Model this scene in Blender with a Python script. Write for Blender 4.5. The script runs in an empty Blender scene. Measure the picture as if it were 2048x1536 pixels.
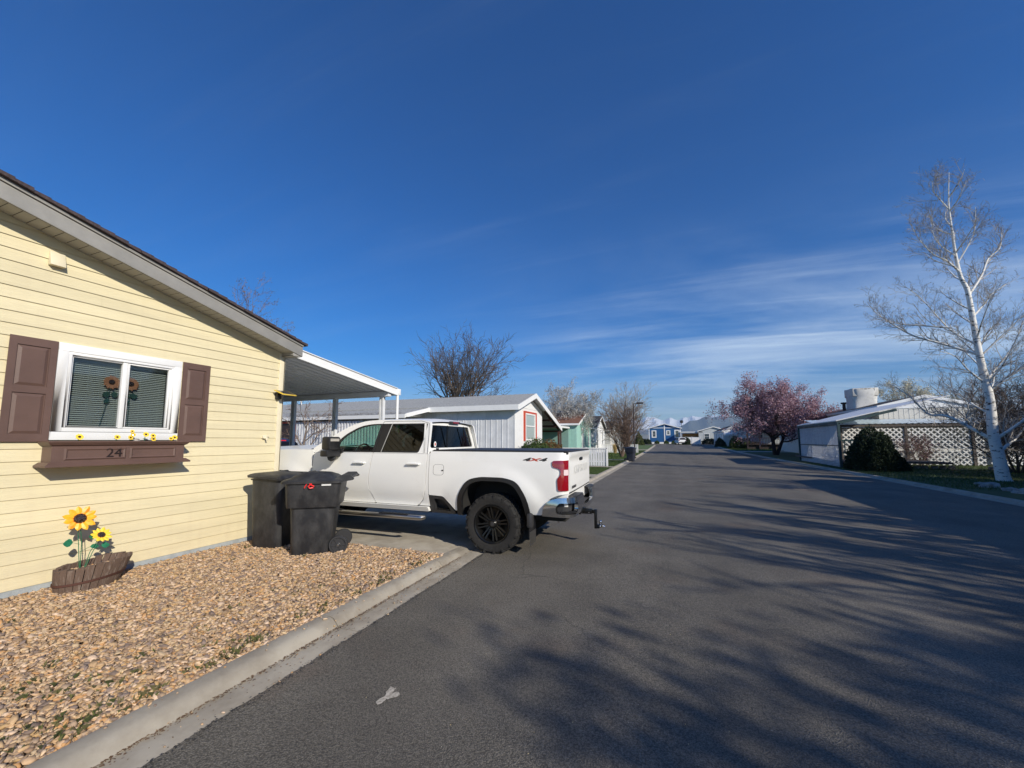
import bpy, bmesh, math, random
import numpy as np
from mathutils import Vector, Matrix, noise
from mathutils.geometry import delaunay_2d_cdt
R=math.radians; PI=math.pi
C=bpy.context.scene.collection
# ---------------------------------------------------------------- camera
cam=bpy.data.cameras.new("camera"); camo=bpy.data.objects.new("camera",cam); C.objects.link(camo)
camo.location=(0,0,1.6); camo.rotation_euler=(R(95.5),0,R(21.464))
cam.sensor_width=36; cam.lens=36*800/2048; cam.shift_y=36/2048; cam.clip_start=.05; cam.clip_end=60000
bpy.context.scene.camera=camo
# ---------------------------------------------------------------- sun, sky, exposure
SUN_EL=27.0; SUN_AZ=119.0          # azimuth clockwise from +Y
SD=Vector((math.sin(R(SUN_AZ))*math.cos(R(SUN_EL)),math.cos(R(SUN_AZ))*math.cos(R(SUN_EL)),math.sin(R(SUN_EL))))
sl=bpy.data.lights.new("sun",'SUN'); sl.energy=4.9; sl.angle=R(.5); sl.color=(1,.925,.80)
so=bpy.data.objects.new("sun",sl); C.objects.link(so); so.rotation_euler=SD.to_track_quat('Z','Y').to_euler()
sc=bpy.context.scene
sc.view_settings.view_transform='Standard'; sc.view_settings.look='None'; sc.view_settings.exposure=0.0; sc.view_settings.gamma=1
W=bpy.data.worlds.new("World"); sc.world=W; W.use_nodes=True
nt=W.node_tree; N=nt.nodes; L=nt.links; N.clear()
def nd(t,**k):
    n=N.new(t)
    for a,b in k.items(): setattr(n,a,b)
    return n
out=nd('ShaderNodeOutputWorld'); bg=nd('ShaderNodeBackground'); bg.inputs[1].default_value=.120
sky=nd('ShaderNodeTexSky',sky_type='NISHITA'); sky.sun_disc=False; sky.sun_elevation=R(SUN_EL); sky.sun_rotation=R(SUN_AZ)
sky.altitude=1300; sky.air_density=1.15; sky.dust_density=.4; sky.ozone_density=5.0
hs=nd('ShaderNodeHueSaturation'); hs.inputs['Saturation'].default_value=1.45; hs.inputs['Hue'].default_value=.512; hs.inputs['Value'].default_value=1.0
L.new(sky.outputs[0],hs.inputs['Color'])
# thin cirrus: stretched noise on the cloud-layer plane, only where the veil hangs
tc=nd('ShaderNodeTexCoord'); sep=nd('ShaderNodeSeparateXYZ'); L.new(tc.outputs['Generated'],sep.inputs[0])
def ma(op,a,b=None,c=None,clamp=False):
    n=nd('ShaderNodeMath',operation=op); n.use_clamp=clamp
    for i,v in enumerate((a,b,c)):
        if v is None: continue
        if isinstance(v,(int,float)): n.inputs[i].default_value=v
        else: L.new(v,n.inputs[i])
    return n.outputs[0]
zz=ma('MAXIMUM',sep.outputs[2],0.0); den=ma('ADD',zz,.12)
px=ma('DIVIDE',sep.outputs[0],den); py=ma('DIVIDE',sep.outputs[1],den)
cmb=nd('ShaderNodeCombineXYZ'); L.new(px,cmb.inputs[0]); L.new(py,cmb.inputs[1])
def cloud(scale,sx,sy,rot,lo,hi,det=8):
    mp=nd('ShaderNodeMapping'); mp.inputs['Scale'].default_value=(sx,sy,1); mp.inputs['Rotation'].default_value=(0,0,R(rot))
    L.new(cmb.outputs[0],mp.inputs[0])
    n=nd('ShaderNodeTexNoise'); n.inputs['Scale'].default_value=scale; n.inputs['Detail'].default_value=det; n.inputs['Roughness'].default_value=.62; n.inputs['Distortion'].default_value=.6
    L.new(mp.outputs[0],n.inputs['Vector'])
    r=nd('ShaderNodeMapRange'); r.interpolation_type='SMOOTHSTEP'; r.inputs[1].default_value=lo; r.inputs[2].default_value=hi; L.new(n.outputs[0],r.inputs[0]); return r.outputs[0]
c1=cloud(.50,1.0,2.2,-18,.33,.80); c2=cloud(1.1,.5,4.0,-12,.45,.85)
def rng_(v,a,b,inv=False):
    r=nd('ShaderNodeMapRange'); r.interpolation_type='SMOOTHSTEP'; r.inputs[1].default_value=a; r.inputs[2].default_value=b
    if inv: r.inputs[3].default_value=1; r.inputs[4].default_value=0
    L.new(v,r.inputs[0]); return r.outputs[0]
low=rng_(sep.outputs[2],.10,.52,True)              # veil sits low
side=rng_(sep.outputs[0],-.65,.30)                  # mostly to the right of the road
m=ma('MULTIPLY',ma('MULTIPLY',low,side),ma('ADD',c1,ma('MULTIPLY',c2,.6)))
m2=ma('MULTIPLY',c1,ma('MULTIPLY',c2,.10))
m=ma('ADD',ma('MULTIPLY',m,.72),m2,clamp=True)
mix=nd('ShaderNodeMix',data_type='RGBA'); L.new(m,mix.inputs[0]); L.new(hs.outputs[0],mix.inputs[6]); mix.inputs[7].default_value=(7.2,8.4,9.6,1)
L.new(mix.outputs[2],bg.inputs[0]); L.new(bg.outputs[0],out.inputs[0])

# ---------------------------------------------------------------- materials
def M(name,col,rough=.6,metal=0,var=0,vscale=4,bump=0,bscale=60,coat=0,col2=None,vdet=4,spec=None,stretch=None,island=0,col3=None,lo=.35,hi=.65):
    m=bpy.data.materials.new(name); m.use_nodes=True; t=m.node_tree; b=t.nodes['Principled BSDF']
    b.inputs['Base Color'].default_value=(*col,1); b.inputs['Roughness'].default_value=rough; b.inputs['Metallic'].default_value=metal
    if coat: b.inputs['Coat Weight'].default_value=coat; b.inputs['Coat Roughness'].default_value=.05
    if spec is not None: b.inputs['Specular IOR Level'].default_value=spec
    n=t.nodes.new; l=t.links.new
    co=n('ShaderNodeTexCoord').outputs['Object']
    if stretch:
        mp=n('ShaderNodeMapping'); mp.inputs['Scale'].default_value=stretch; l(co,mp.inputs[0]); co=mp.outputs[0]
    if var or col2:
        nz=n('ShaderNodeTexNoise'); nz.inputs['Scale'].default_value=vscale; nz.inputs['Detail'].default_value=vdet; nz.inputs['Roughness'].default_value=.65; l(co,nz.inputs['Vector'])
        r=n('ShaderNodeValToRGB'); l(nz.outputs[0],r.inputs[0])
        c2=col2 or tuple(min(1,c*(1+var)) for c in col); c1=col if col2 else tuple(c*(1-var) for c in col)
        r.color_ramp.elements[0].position=lo; r.color_ramp.elements[1].position=hi
        r.color_ramp.elements[0].color=(*c1,1); r.color_ramp.elements[1].color=(*c2,1)
        if col3: e=r.color_ramp.elements.new((lo+hi)/2+.02); e.color=(*col3,1)
        cur=r.outputs[0]
        if island:
            g=n('ShaderNodeNewGeometry'); mr=n('ShaderNodeMapRange'); mr.inputs[3].default_value=1-island; mr.inputs[4].default_value=1+island; l(g.outputs['Random Per Island'],mr.inputs[0])
            h=n('ShaderNodeHueSaturation'); l(cur,h.inputs['Color']); l(mr.outputs[0],h.inputs['Value']); cur=h.outputs[0]
        l(cur,b.inputs['Base Color'])
    elif island:
        g=n('ShaderNodeNewGeometry'); mr=n('ShaderNodeMapRange'); mr.inputs[3].default_value=1-island; mr.inputs[4].default_value=1+island; l(g.outputs['Random Per Island'],mr.inputs[0])
        h=n('ShaderNodeHueSaturation'); h.inputs['Color'].default_value=(*col,1); l(mr.outputs[0],h.inputs['Value']); l(h.outputs[0],b.inputs['Base Color'])
    if bump:
        nb=n('ShaderNodeTexNoise'); nb.inputs['Scale'].default_value=bscale; nb.inputs['Detail'].default_value=5; l(co,nb.inputs['Vector'])
        bp=n('ShaderNodeBump'); bp.inputs['Strength'].default_value=min(1,bump); bp.inputs['Distance'].default_value=.01*max(1,bump); l(nb.outputs[0],bp.inputs['Height']); l(bp.outputs[0],b.inputs['Normal'])
    return m
def ramp_island(name,cols,rough=.8,bump=.3,bscale=90,trans=0):
    m=bpy.data.materials.new(name); m.use_nodes=True; t=m.node_tree; b=t.nodes['Principled BSDF']; n=t.nodes.new; l=t.links.new
    g=n('ShaderNodeNewGeometry'); r=n('ShaderNodeValToRGB'); l(g.outputs['Random Per Island'],r.inputs[0])
    r.color_ramp.interpolation='CONSTANT' if len(cols)>6 else 'LINEAR'
    while len(r.color_ramp.elements)<len(cols): r.color_ramp.elements.new(.5)
    for i,c in enumerate(cols): r.color_ramp.elements[i].position=i/len(cols); r.color_ramp.elements[i].color=(*c,1)
    nz=n('ShaderNodeTexNoise'); nz.inputs['Scale'].default_value=bscale; co=n('ShaderNodeTexCoord'); l(co.outputs['Object'],nz.inputs['Vector'])
    h=n('ShaderNodeHueSaturation'); mr=n('ShaderNodeMapRange'); mr.inputs[3].default_value=.75; mr.inputs[4].default_value=1.25; l(nz.outputs[0],mr.inputs[0]); l(mr.outputs[0],h.inputs['Value']); l(r.outputs[0],h.inputs['Color']); l(h.outputs[0],b.inputs['Base Color'])
    b.inputs['Roughness'].default_value=rough
    if trans:
        ts=n('ShaderNodeBsdfTranslucent'); l(h.outputs[0],ts.inputs[0]); mx=n('ShaderNodeMixShader'); mx.inputs[0].default_value=trans
        l(b.outputs[0],mx.inputs[1]); l(ts.outputs[0],mx.inputs[2]); l(mx.outputs[0],t.nodes['Material Output'].inputs[0])
    return m
def glass(name,tint,alpha,rough=.02,ior=1.5):
    m=bpy.data.materials.new(name); m.use_nodes=True; t=m.node_tree; t.nodes.clear(); n=t.nodes.new; l=t.links.new
    o=n('ShaderNodeOutputMaterial'); tr=n('ShaderNodeBsdfTransparent'); tr.inputs[0].default_value=(*[c*alpha for c in tint],1)
    gl=n('ShaderNodeBsdfGlossy'); gl.inputs['Roughness'].default_value=rough; lw=n('ShaderNodeLayerWeight'); lw.inputs[0].default_value=.5; pw=n('ShaderNodeMath'); pw.operation='POWER'; l(lw.outputs['Facing'],pw.inputs[0]); pw.inputs[1].default_value=5
    r0=((ior-1)/(ior+1))**2; fr=n('ShaderNodeMath'); fr.operation='MULTIPLY_ADD'; l(pw.outputs[0],fr.inputs[0]); fr.inputs[1].default_value=1-r0; fr.inputs[2].default_value=r0
    mx=n('ShaderNodeMixShader'); l(fr.outputs[0],mx.inputs[0]); l(tr.outputs[0],mx.inputs[1]); l(gl.outputs[0],mx.inputs[2]); l(mx.outputs[0],o.inputs[0]); return m
mt={}
mt['siding']=M('yellow vinyl siding',(.72,.635,.405),.55,var=.06,vscale=3,bump=.25,bscale=30,stretch=(1,.25,2.5),island=.035)
mt['trimy']=M('yellow trim',(.72,.645,.46),.55,var=.04)
mt['brown']=M('brown plastic',(.125,.074,.058),.5,var=.10,vscale=3,bump=.15,bscale=180)
mt['fascia']=M('grey painted fascia',(.30,.29,.265),.6,var=.08,vscale=5)
mt['soffit']=M('grey soffit',(.33,.32,.29),.65,var=.04)
mt['shingle']=M('dark brown shingle',(.075,.055,.055),.95,var=.35,vscale=40,bump=1,bscale=160)
mt['concrete']=M('kerb concrete',(.40,.36,.29),.92,col2=(.25,.215,.165),vscale=2.4,bump=.35,bscale=320,vdet=12,lo=.40,hi=.70)
mt['found']=M('foundation grey',(.34,.37,.38),.9,var=.15,vscale=7,bump=.3)
mt['white']=M('white paint',(.80,.80,.78),.5,var=.03,vscale=3)
mt['whitew']=M('weathered white paint',(.74,.75,.77),.7,col2=(.50,.52,.55),vscale=5,vdet=8,stretch=(1,1,.15),lo=.45,hi=.8,bump=.2)
mt['whitegrey']=M('greyed white metal',(.69,.70,.71),.55,var=.08,vscale=2)
mt['black']=M('black plastic',(.012,.012,.013),.45)
mt['darkgrey']=M('dark grey plastic',(.03,.03,.032),.5)
mt['bin']=M('black bin plastic',(.017,.018,.021),.5,col2=(.062,.062,.063),vscale=7,vdet=10,bump=.15,bscale=60,lo=.42,hi=.78,stretch=(1,1,.6))
mt['binblue']=M('dark blue bin plastic',(.012,.016,.03),.5,col2=(.03,.035,.05),vscale=9)
mt['chrome']=M('chrome',(.62,.62,.62),.12,1)
mt['steel']=M('brushed steel',(.45,.44,.42),.3,1)
mt['carwhite']=M('white car paint',(.82,.815,.78),.42,coat=.22,spec=.35,col2=(.73,.71,.66),vscale=1.3,vdet=9,lo=.55,hi=.85)
mt['tyre']=M('tyre rubber',(.018,.017,.016),.85,var=.3,vscale=30,bump=.4,bscale=120)
mt['rim']=M('gloss black rim',(.007,.007,.007),.32,coat=.15,spec=.35)
mt['red']=M('red lens',(.26,.004,.008),.08,coat=1,spec=.8)
mt['lens']=M('clear lens',(.75,.6,.58),.06,coat=1)
mt['amberl']=M('pale lens',(.85,.80,.70),.1,coat=1)
mt['glassdark']=glass('dark tinted glass',(.5,.6,.66),.06,ior=1.5)
mt['glassgreen']=glass('lightly tinted glass',(.62,.92,.82),.75,ior=1.5)
mt['glass']=glass('window glass',(.90,.92,.92),.84,ior=1.6)
mt['interior']=M('dark interior',(.02,.019,.018),.8)
mt['bark']=M('grey bark',(.16,.125,.10),.9,var=.3,vscale=12,bump=.6,bscale=40)
mt['petaldull']=M('dimmed orange petals',(.42,.20,.10),.6)  # petal colour darkened so the window sunflowers look dim
mt['leafdull']=M('dimmed green leaf',(.03,.09,.07),.5)  # leaf colour darkened for the same dim look
mt['twig']=M('brown twigs',(.17,.115,.085),.9,island=.25)
mt['twigdark']=M('dark twigs',(.10,.08,.065),.9,island=.25)
mt['twiggrey']=M('grey brown twigs',(.30,.25,.21),.9,island=.25)
mt['twigpale']=M('pale twigs',(.42,.38,.33),.85,island=.2)
mt['wood']=M('weathered brown wood',(.13,.085,.062),.9,col2=(.34,.28,.23),vscale=16,vdet=10,lo=.52,hi=.82,stretch=(2,2,.25),bump=.7,bscale=60)
mt['darkwood']=M('dark grey timber',(.10,.085,.075),.85,var=.25,vscale=9)
mt['rust']=M('rust brown beam',(.075,.03,.02),.7,var=.2)
mt['redtrim']=M('brick red paint',(.50,.065,.03),.6,var=.12)
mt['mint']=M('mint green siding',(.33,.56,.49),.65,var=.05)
mt['mintshade']=M('shaded mint siding',(.20,.33,.30),.7,var=.06)  # mint siding darkened to carry the carport's shade
mt['blue']=M('deep blue siding',(.012,.095,.26),.6,var=.08)
mt['greyside']=M('pale grey siding',(.47,.50,.50),.65,var=.05)
mt['creamside']=M('cream panel siding',(.62,.60,.54),.65,var=.04)
mt['shingleg']=M('grey shingle',(.44,.44,.41),.95,col2=(.28,.28,.27),vscale=14,vdet=6,bump=1,bscale=120,lo=.42,hi=.6)
mt['shingled']=M('charcoal shingle',(.045,.045,.048),.95,var=.3,vscale=25,bump=1,bscale=120)
mt['shingler']=M('red brown shingle',(.19,.09,.06),.95,var=.25,vscale=18,bump=1,bscale=120)
mt['winglass']=M('house window glass',(.07,.09,.10),.08,spec=.9)
mt['winpale']=M('window with pale blind',(.40,.47,.45),.15,spec=.8)
mt['gpost']=M('galvanised post',(.30,.34,.34),.5,var=.05)
mt['number']=M('dark numerals',(.02,.012,.01),.4)
mt['redp']=M('red plastic',(.75,.02,.02),.4)
mt['stakeg']=M('green painted metal',(.02,.16,.075),.35,var=.25,vscale=30)
mt['petal']=M('orange yellow petals',(.93,.46,.02),.45,col2=(.75,.16,.01),vscale=14,vdet=6,lo=.5,hi=.78)
mt['petal2']=M('lemon yellow petals',(.92,.66,.05),.45,col2=(.85,.36,.02),vscale=18,lo=.52,hi=.8)
mt['seed']=M('glossy dark flower centre',(.025,.012,.008),.25,coat=.5,bump=1,bscale=150)
mt['seedring']=M('burnt orange ring',(.50,.09,.015),.5)
mt['tanyel']=M('yellow lamp frame',(.75,.52,.07),.4)
mt['solar']=M('solar cell',(.015,.015,.03),.15,coat=.6)
mt['lamp']=M('dark bronze metal',(.035,.022,.02),.5)
mt['awn']=M('corrugated translucent panel',(.50,.60,.68),.35,var=.08,vscale=2)
mt['tealtrim']=M('dark teal timber',(.025,.06,.065),.6)
mt['canvas']=M('white canvas cover',(.70,.69,.65),.8,col2=(.50,.49,.45),vscale=2.5,bump=.6,bscale=5,lo=.5,hi=.8)
mt['barkwhite']=M('white birch bark',(.78,.76,.70),.75,col2=(.05,.045,.04),vscale=5,vdet=8,lo=.57,hi=.62,stretch=(1,1,2.6),bump=.3,bscale=20)
mt['yew']=ramp_island('dark yew needles',[(.010,.022,.008),(.018,.035,.010),(.03,.05,.012),(.012,.026,.01)],trans=.15)
mt['hedge']=ramp_island('hedge leaves',[(.025,.06,.01),(.05,.10,.018),(.09,.13,.03),(.035,.07,.015)],trans=.2)
mt['hedger']=ramp_island('reddish hedge leaves',[(.10,.05,.02),(.14,.07,.025),(.07,.09,.02),(.18,.09,.03)],trans=.2)
mt['juniper']=ramp_island('juniper foliage',[(.04,.07,.012),(.08,.11,.02),(.12,.14,.03),(.05,.07,.02)],trans=.2)
mt['pinkb']=ramp_island('pink plum blossom',[(.37,.20,.24),(.50,.31,.35),(.23,.115,.14),(.60,.41,.45)],trans=.3)
mt['whiteb']=ramp_island('white blossom',[(.55,.52,.42),(.70,.66,.55),(.40,.40,.28),(.60,.58,.44)],trans=.3)
mt['budb']=ramp_island('grey buds',[(.30,.31,.32),(.45,.45,.44),(.20,.22,.24),(.55,.55,.53)],trans=.2)
mt['dryleaf']=ramp_island('dry brown leaves',[(.16,.09,.05),(.22,.13,.07),(.12,.07,.04),(.25,.17,.10)],trans=.2)
mt['strawg']=ramp_island('straw grass',[(.62,.46,.20),(.70,.54,.26),(.50,.38,.16),(.74,.60,.32)],trans=.3)
mt['blade']=ramp_island('grass blades',[(.045,.09,.018),(.065,.12,.025),(.10,.14,.04),(.05,.075,.02)],trans=.25)
mt['weed']=ramp_island('weeds',[(.14,.17,.04),(.22,.22,.07),(.28,.23,.09),(.10,.12,.03)],trans=.2)
mt['stone']=ramp_island('gravel stone',[(0.486,0.325,0.178),(0.588,0.427,0.252),(0.280,0.187,0.107),(0.547,0.366,0.196),(0.436,0.305,0.196),(0.630,0.459,0.299),(0.319,0.206,0.125),(0.507,0.376,0.233),(0.205,0.149,0.116),(0.568,0.376,0.215),(0.486,0.315,0.142),(0.651,0.480,0.338),(0.367,0.255,0.160),(0.416,0.295,0.196),(0.527,0.295,0.125),(0.252,0.187,0.151)],rough=.85,bscale=55)
mt['rock']=M('garden rock',(.34,.32,.29),.9,var=.35,vscale=6,bump=1,bscale=14)
mt['soil']=M('gravel bed soil',(.30,.21,.14),.95,var=.35,vscale=70,bump=1,bscale=120)
# rain-splashed dust low on the siding and faint vertical run marks
_m=mt['siding']; t=_m.node_tree; b=t.nodes['Principled BSDF']; n=t.nodes.new; l=t.links.new
src=b.inputs['Base Color'].links[0].from_socket
co=n('ShaderNodeTexCoord').outputs['Object']; sx=n('ShaderNodeSeparateXYZ'); l(co,sx.inputs[0])
r=n('ShaderNodeMapRange'); r.interpolation_type='SMOOTHSTEP'; r.inputs[1].default_value=.08; r.inputs[2].default_value=.75; r.inputs[3].default_value=1; r.inputs[4].default_value=0; l(sx.outputs[2],r.inputs[0])
z=n('ShaderNodeTexNoise'); z.inputs['Scale'].default_value=9; z.inputs['Detail'].default_value=9; l(co,z.inputs[0])
mp=n('ShaderNodeMapping'); mp.inputs['Scale'].default_value=(1,7,.5); l(co,mp.inputs[0]); z2=n('ShaderNodeTexNoise'); z2.inputs['Scale'].default_value=1.6; z2.inputs['Detail'].default_value=6; l(mp.outputs[0],z2.inputs[0])
a=n('ShaderNodeMath'); a.operation='MULTIPLY'; l(r.outputs[0],a.inputs[0]); l(z.outputs[0],a.inputs[1])
r2=n('ShaderNodeMapRange'); r2.inputs[1].default_value=.5; r2.inputs[2].default_value=.8; r2.inputs[4].default_value=.14; l(z2.outputs[0],r2.inputs[0])
a2=n('ShaderNodeMath'); a2.operation='MULTIPLY_ADD'; l(a.outputs[0],a2.inputs[0]); a2.inputs[1].default_value=.42; l(r2.outputs[0],a2.inputs[2])
mx=n('ShaderNodeMix'); mx.data_type='RGBA'; l(a2.outputs[0],mx.inputs[0]); l(src,mx.inputs[6]); mx.inputs[7].default_value=(.52,.42,.28,1); l(mx.outputs[2],b.inputs['Base Color'])
mt['asphalt']=None

# ---------------------------------------------------------------- mesh helpers
class MB:
    def __init__(s): s.v=[]; s.f=[]; s.m=[]
    def add(s,v,f,m=0):
        b=len(s.v); s.v.extend([tuple(p) for p in v]); s.f.extend([tuple(i+b for i in q) for q in f]); s.m.extend([m]*len(f)); return s
    def box(s,x0,x1,y0,y1,z0,z1,m=0):
        return s.add([(x0,y0,z0),(x1,y0,z0),(x1,y1,z0),(x0,y1,z0),(x0,y0,z1),(x1,y0,z1),(x1,y1,z1),(x0,y1,z1)],
            [(0,3,2,1),(4,5,6,7),(0,1,5,4),(1,2,6,5),(2,3,7,6),(3,0,4,7)],m)
    def beam(s,a,b,w,h,up=(0,0,1),m=0):   # box section from a to b
        a=Vector(a); b=Vector(b); d=(b-a).normalized(); u=Vector(up); r=d.cross(u)
        if r.length<1e-4: r=d.cross(Vector((1,0,0)))
        r.normalize(); u=r.cross(d).normalized()
        v=[]
        for p in (a,b):
            for sx,sy in ((-1,-1),(1,-1),(1,1),(-1,1)): v.append(p+r*sx*w/2+u*sy*h/2)
        return s.add(v,[(3,2,1,0),(4,5,6,7),(0,1,5,4),(1,2,6,5),(2,3,7,6),(3,0,4,7)],m)
    def tube(s,path,rad,n=8,m=0,cap=True):
        P=[Vector(p) for p in path]; b=len(s.v); k=len(P)
        if not hasattr(rad,'__len__'): rad=[rad]*k
        u=None
        for i in range(k):
            d=(P[min(i+1,k-1)]-P[max(i-1,0)])
            if d.length<1e-9: d=Vector((0,0,1))
            d.normalize()
            if u is None:
                u=d.orthogonal().normalized()
            else:
                u=(u-d*u.dot(d))
                u=u.normalized() if u.length>1e-5 else d.orthogonal().normalized()
            w=d.cross(u)
            for j in range(n):
                a=2*PI*j/n; s.v.append(tuple(P[i]+(u*math.cos(a)+w*math.sin(a))*rad[i]))
        for i in range(k-1):
            for j in range(n):
                j2=(j+1)%n; s.f.append((b+i*n+j,b+i*n+j2,b+(i+1)*n+j2,b+(i+1)*n+j)); s.m.append(m)
        if cap and n>3:
            s.f.append(tuple(b+j for j in range(n))[::-1]); s.m.append(m); s.f.append(tuple(b+(k-1)*n+j for j in range(n))); s.m.append(m)
        return s
    def lathe(s,prof,c=(0,0,0),axis='z',n=32,m=0):   # prof: (r,h)
        b=len(s.v); c=Vector(c)
        for r,h in prof:
            for j in range(n):
                a=2*PI*j/n; x,y=r*math.cos(a),r*math.sin(a)
                p={'z':(x,y,h),'y':(x,h,y),'x':(h,x,y)}[axis]; s.v.append(tuple(c+Vector(p)))
        for i in range(len(prof)-1):
            for j in range(n):
                j2=(j+1)%n; s.f.append((b+i*n+j,b+i*n+j2,b+(i+1)*n+j2,b+(i+1)*n+j)); s.m.append(m)
        return s
    def prism(s,poly,a,b,mapf,m=0):   # polygon (u,v) between depths a and b
        n=len(poly); v=[mapf(u,w,a) for u,w in poly]+[mapf(u,w,b) for u,w in poly]
        return s.add(v,[tuple(range(n)),tuple(range(2*n-1,n-1,-1))]+[(i,i+n,(i+1)%n+n,(i+1)%n) for i in range(n)],m)
    def ball(s,c,r,nu=10,nv=6,m=0,sc=(1,1,1)):
        b=len(s.v)
        for i in range(nv+1):
            t=PI*i/nv
            for j in range(nu):
                a=2*PI*j/nu; s.v.append((c[0]+r*sc[0]*math.sin(t)*math.cos(a),c[1]+r*sc[1]*math.sin(t)*math.sin(a),c[2]+r*sc[2]*math.cos(t)))
        for i in range(nv):
            for j in range(nu):
                j2=(j+1)%nu; s.f.append((b+i*nu+j,b+(i+1)*nu+j,b+(i+1)*nu+j2,b+i*nu+j2)); s.m.append(m)
        return s
    def build(s,name,mats,parent=None,smooth=False,angle=None,bevel=0,fixn=True,loc=None):
        me=bpy.data.meshes.new(name); me.from_pydata(s.v,[],s.f)
        if not isinstance(mats,(list,tuple)): mats=[mats]
        for x in mats: me.materials.append(x)
        if len(mats)>1: me.polygons.foreach_set('material_index',s.m)
        if fixn and len(s.f)<20000:
            bm=bmesh.new(); bm.from_mesh(me)
            if bevel:
                bmesh.ops.remove_doubles(bm,verts=bm.verts,dist=1e-5)
                es=[e for e in bm.edges if len(e.link_faces)==2 and e.calc_face_angle(0)>.6]
                bmesh.ops.bevel(bm,geom=es,offset=bevel,segments=2,profile=.5,affect='EDGES',clamp_overlap=True)
            bmesh.ops.recalc_face_normals(bm,faces=bm.faces); bm.to_mesh(me); bm.free()
        if smooth or bevel: me.shade_smooth()
        if (smooth or bevel) and hasattr(me,'set_sharp_from_angle'): me.set_sharp_from_angle(angle=R(angle if angle else 35))
        me.update()
        o=bpy.data.objects.new(name,me); C.objects.link(o)
        if parent is not None: o.parent=parent
        if loc: o.location=loc
        return o
def npmesh(name,verts,faces,mat,parent=None,smooth=False):
    """verts (n,3), faces (m,k) numpy"""
    me=bpy.data.meshes.new(name); nv=len(verts); nf,k=faces.shape
    me.vertices.add(nv); me.vertices.foreach_set('co',np.ascontiguousarray(verts,dtype=np.float32).ravel())
    me.loops.add(nf*k); me.loops.foreach_set('vertex_index',faces.astype(np.int32).ravel())
    me.polygons.add(nf); me.polygons.foreach_set('loop_start',np.arange(0,nf*k,k,dtype=np.int32))
    me.update(calc_edges=True); me.materials.append(mat)
    if smooth: me.shade_smooth()
    o=bpy.data.objects.new(name,me); C.objects.link(o)
    if parent is not None: o.parent=parent
    return o
def E(name,label,cat,loc=(0,0,0),rz=0,group=None):
    o=bpy.data.objects.new(name,None); C.objects.link(o); o.location=loc; o.rotation_euler=(0,0,rz); o.empty_display_size=.1
    o['label']=label; o['category']=cat
    if group: o['group']=group
    return o
def tag(o,label=None,cat=None,group=None,kind=None):
    if label: o['label']=label
    if cat: o['category']=cat
    if group: o['group']=group
    if kind: o['kind']=kind
    return o
def kids(o): return [c for c in bpy.data.objects if c.parent==o]
def copy_tree(o,parent=None):
    c=o.copy(); C.objects.link(c); c.parent=parent
    for ch in kids(o): copy_tree(ch,c)
    return c
def inpoly(x,y,P):
    r=False; j=len(P)-1
    for i in range(len(P)):
        xi,yi=P[i]; xj,yj=P[j]
        if (yi>y)!=(yj>y) and x<(xj-xi)*(y-yi)/(yj-yi)+xi: r=not r
        j=i
    return r
def rpoly(P,r=.05,n=4):
    """round polygon corners; points may be (x,y) or (x,y,r)"""
    out=[]; k=len(P)
    for i in range(k):
        p=Vector(P[i][:2]); rr=P[i][2] if len(P[i])>2 else r
        a=Vector(P[i-1][:2])-p; b=Vector(P[(i+1)%k][:2])-p
        la,lb=a.length,b.length
        t=min(rr,la*.45,lb*.45)
        if t<.002: out.append(tuple(p)); continue
        a=p+a.normalized()*t; b=p+b.normalized()*t
        for q in range(n+1):
            u=q/n; out.append(tuple(a*(1-u)**2+p*2*u*(1-u)+b*u*u))
    return out
def dense(P,h):
    o=[]
    for i in range(len(P)):
        a=Vector(P[i]); b=Vector(P[(i+1)%len(P)]); n=max(1,int((b-a).length/h))
        for q in range(n): o.append(tuple(a.lerp(b,q/n)))
    return o
def sheet(mb,outline,holes,mapf,h=.06,thick=.02,m=0):
    """curved panel: 2D outline (minus holes) mapped to 3D, with a rim turned inwards. mapf(u,v,depth)"""
    loops=[dense(outline,h)]+[dense(x,h) for x in holes]
    pts=[];edges=[]
    for lp in loops:
        b=len(pts); pts+=lp; edges+=[(b+i,b+(i+1)%len(lp)) for i in range(len(lp))]
    us=[p[0] for p in loops[0]]; vs=[p[1] for p in loops[0]]
    u=min(us)+h*.7
    while u<max(us):
        v=min(vs)+h*.7
        while v<max(vs):
            if inpoly(u,v,loops[0]) and not any(inpoly(u,v,x) for x in loops[1:]):
                if min((u-p[0])**2+(v-p[1])**2 for p in pts[:sum(len(x) for x in loops)])>(h*.45)**2: pts.append((u,v))
            v+=h
        u+=h
    r=delaunay_2d_cdt([Vector(p) for p in pts],edges,[],0,1e-6)
    V,F=r[0],r[2]
    ff=[]
    for f in F:
        cx=sum(V[i][0] for i in f)/len(f); cy=sum(V[i][1] for i in f)/len(f)
        if inpoly(cx,cy,loops[0]) and not any(inpoly(cx,cy,x) for x in loops[1:]): ff.append(tuple(f))
    mb.add([mapf(p[0],p[1],0) for p in V],ff,m)
    if thick:
        for lp in loops:
            n=len(lp); a=[mapf(p[0],p[1],0) for p in lp]; b=[mapf(p[0],p[1],thick) for p in lp]
            mb.add(a+b,[(i,(i+1)%n,n+(i+1)%n,n+i) for i in range(n)],m)
    return mb
def text_mesh(txt,size,extrude=.004,bold=0,shear=0):
    c=bpy.data.curves.new('text','FONT'); c.body=txt; c.size=size; c.extrude=extrude; c.offset=bold; c.align_x='CENTER'; c.align_y='CENTER'; c.shear=shear; c.resolution_u=3
    o=bpy.data.objects.new('text',c); C.objects.link(o); bpy.context.view_layer.update()
    me=bpy.data.meshes.new_from_object(o.evaluated_get(bpy.context.evaluated_depsgraph_get())); bpy.data.objects.remove(o); return me
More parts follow.
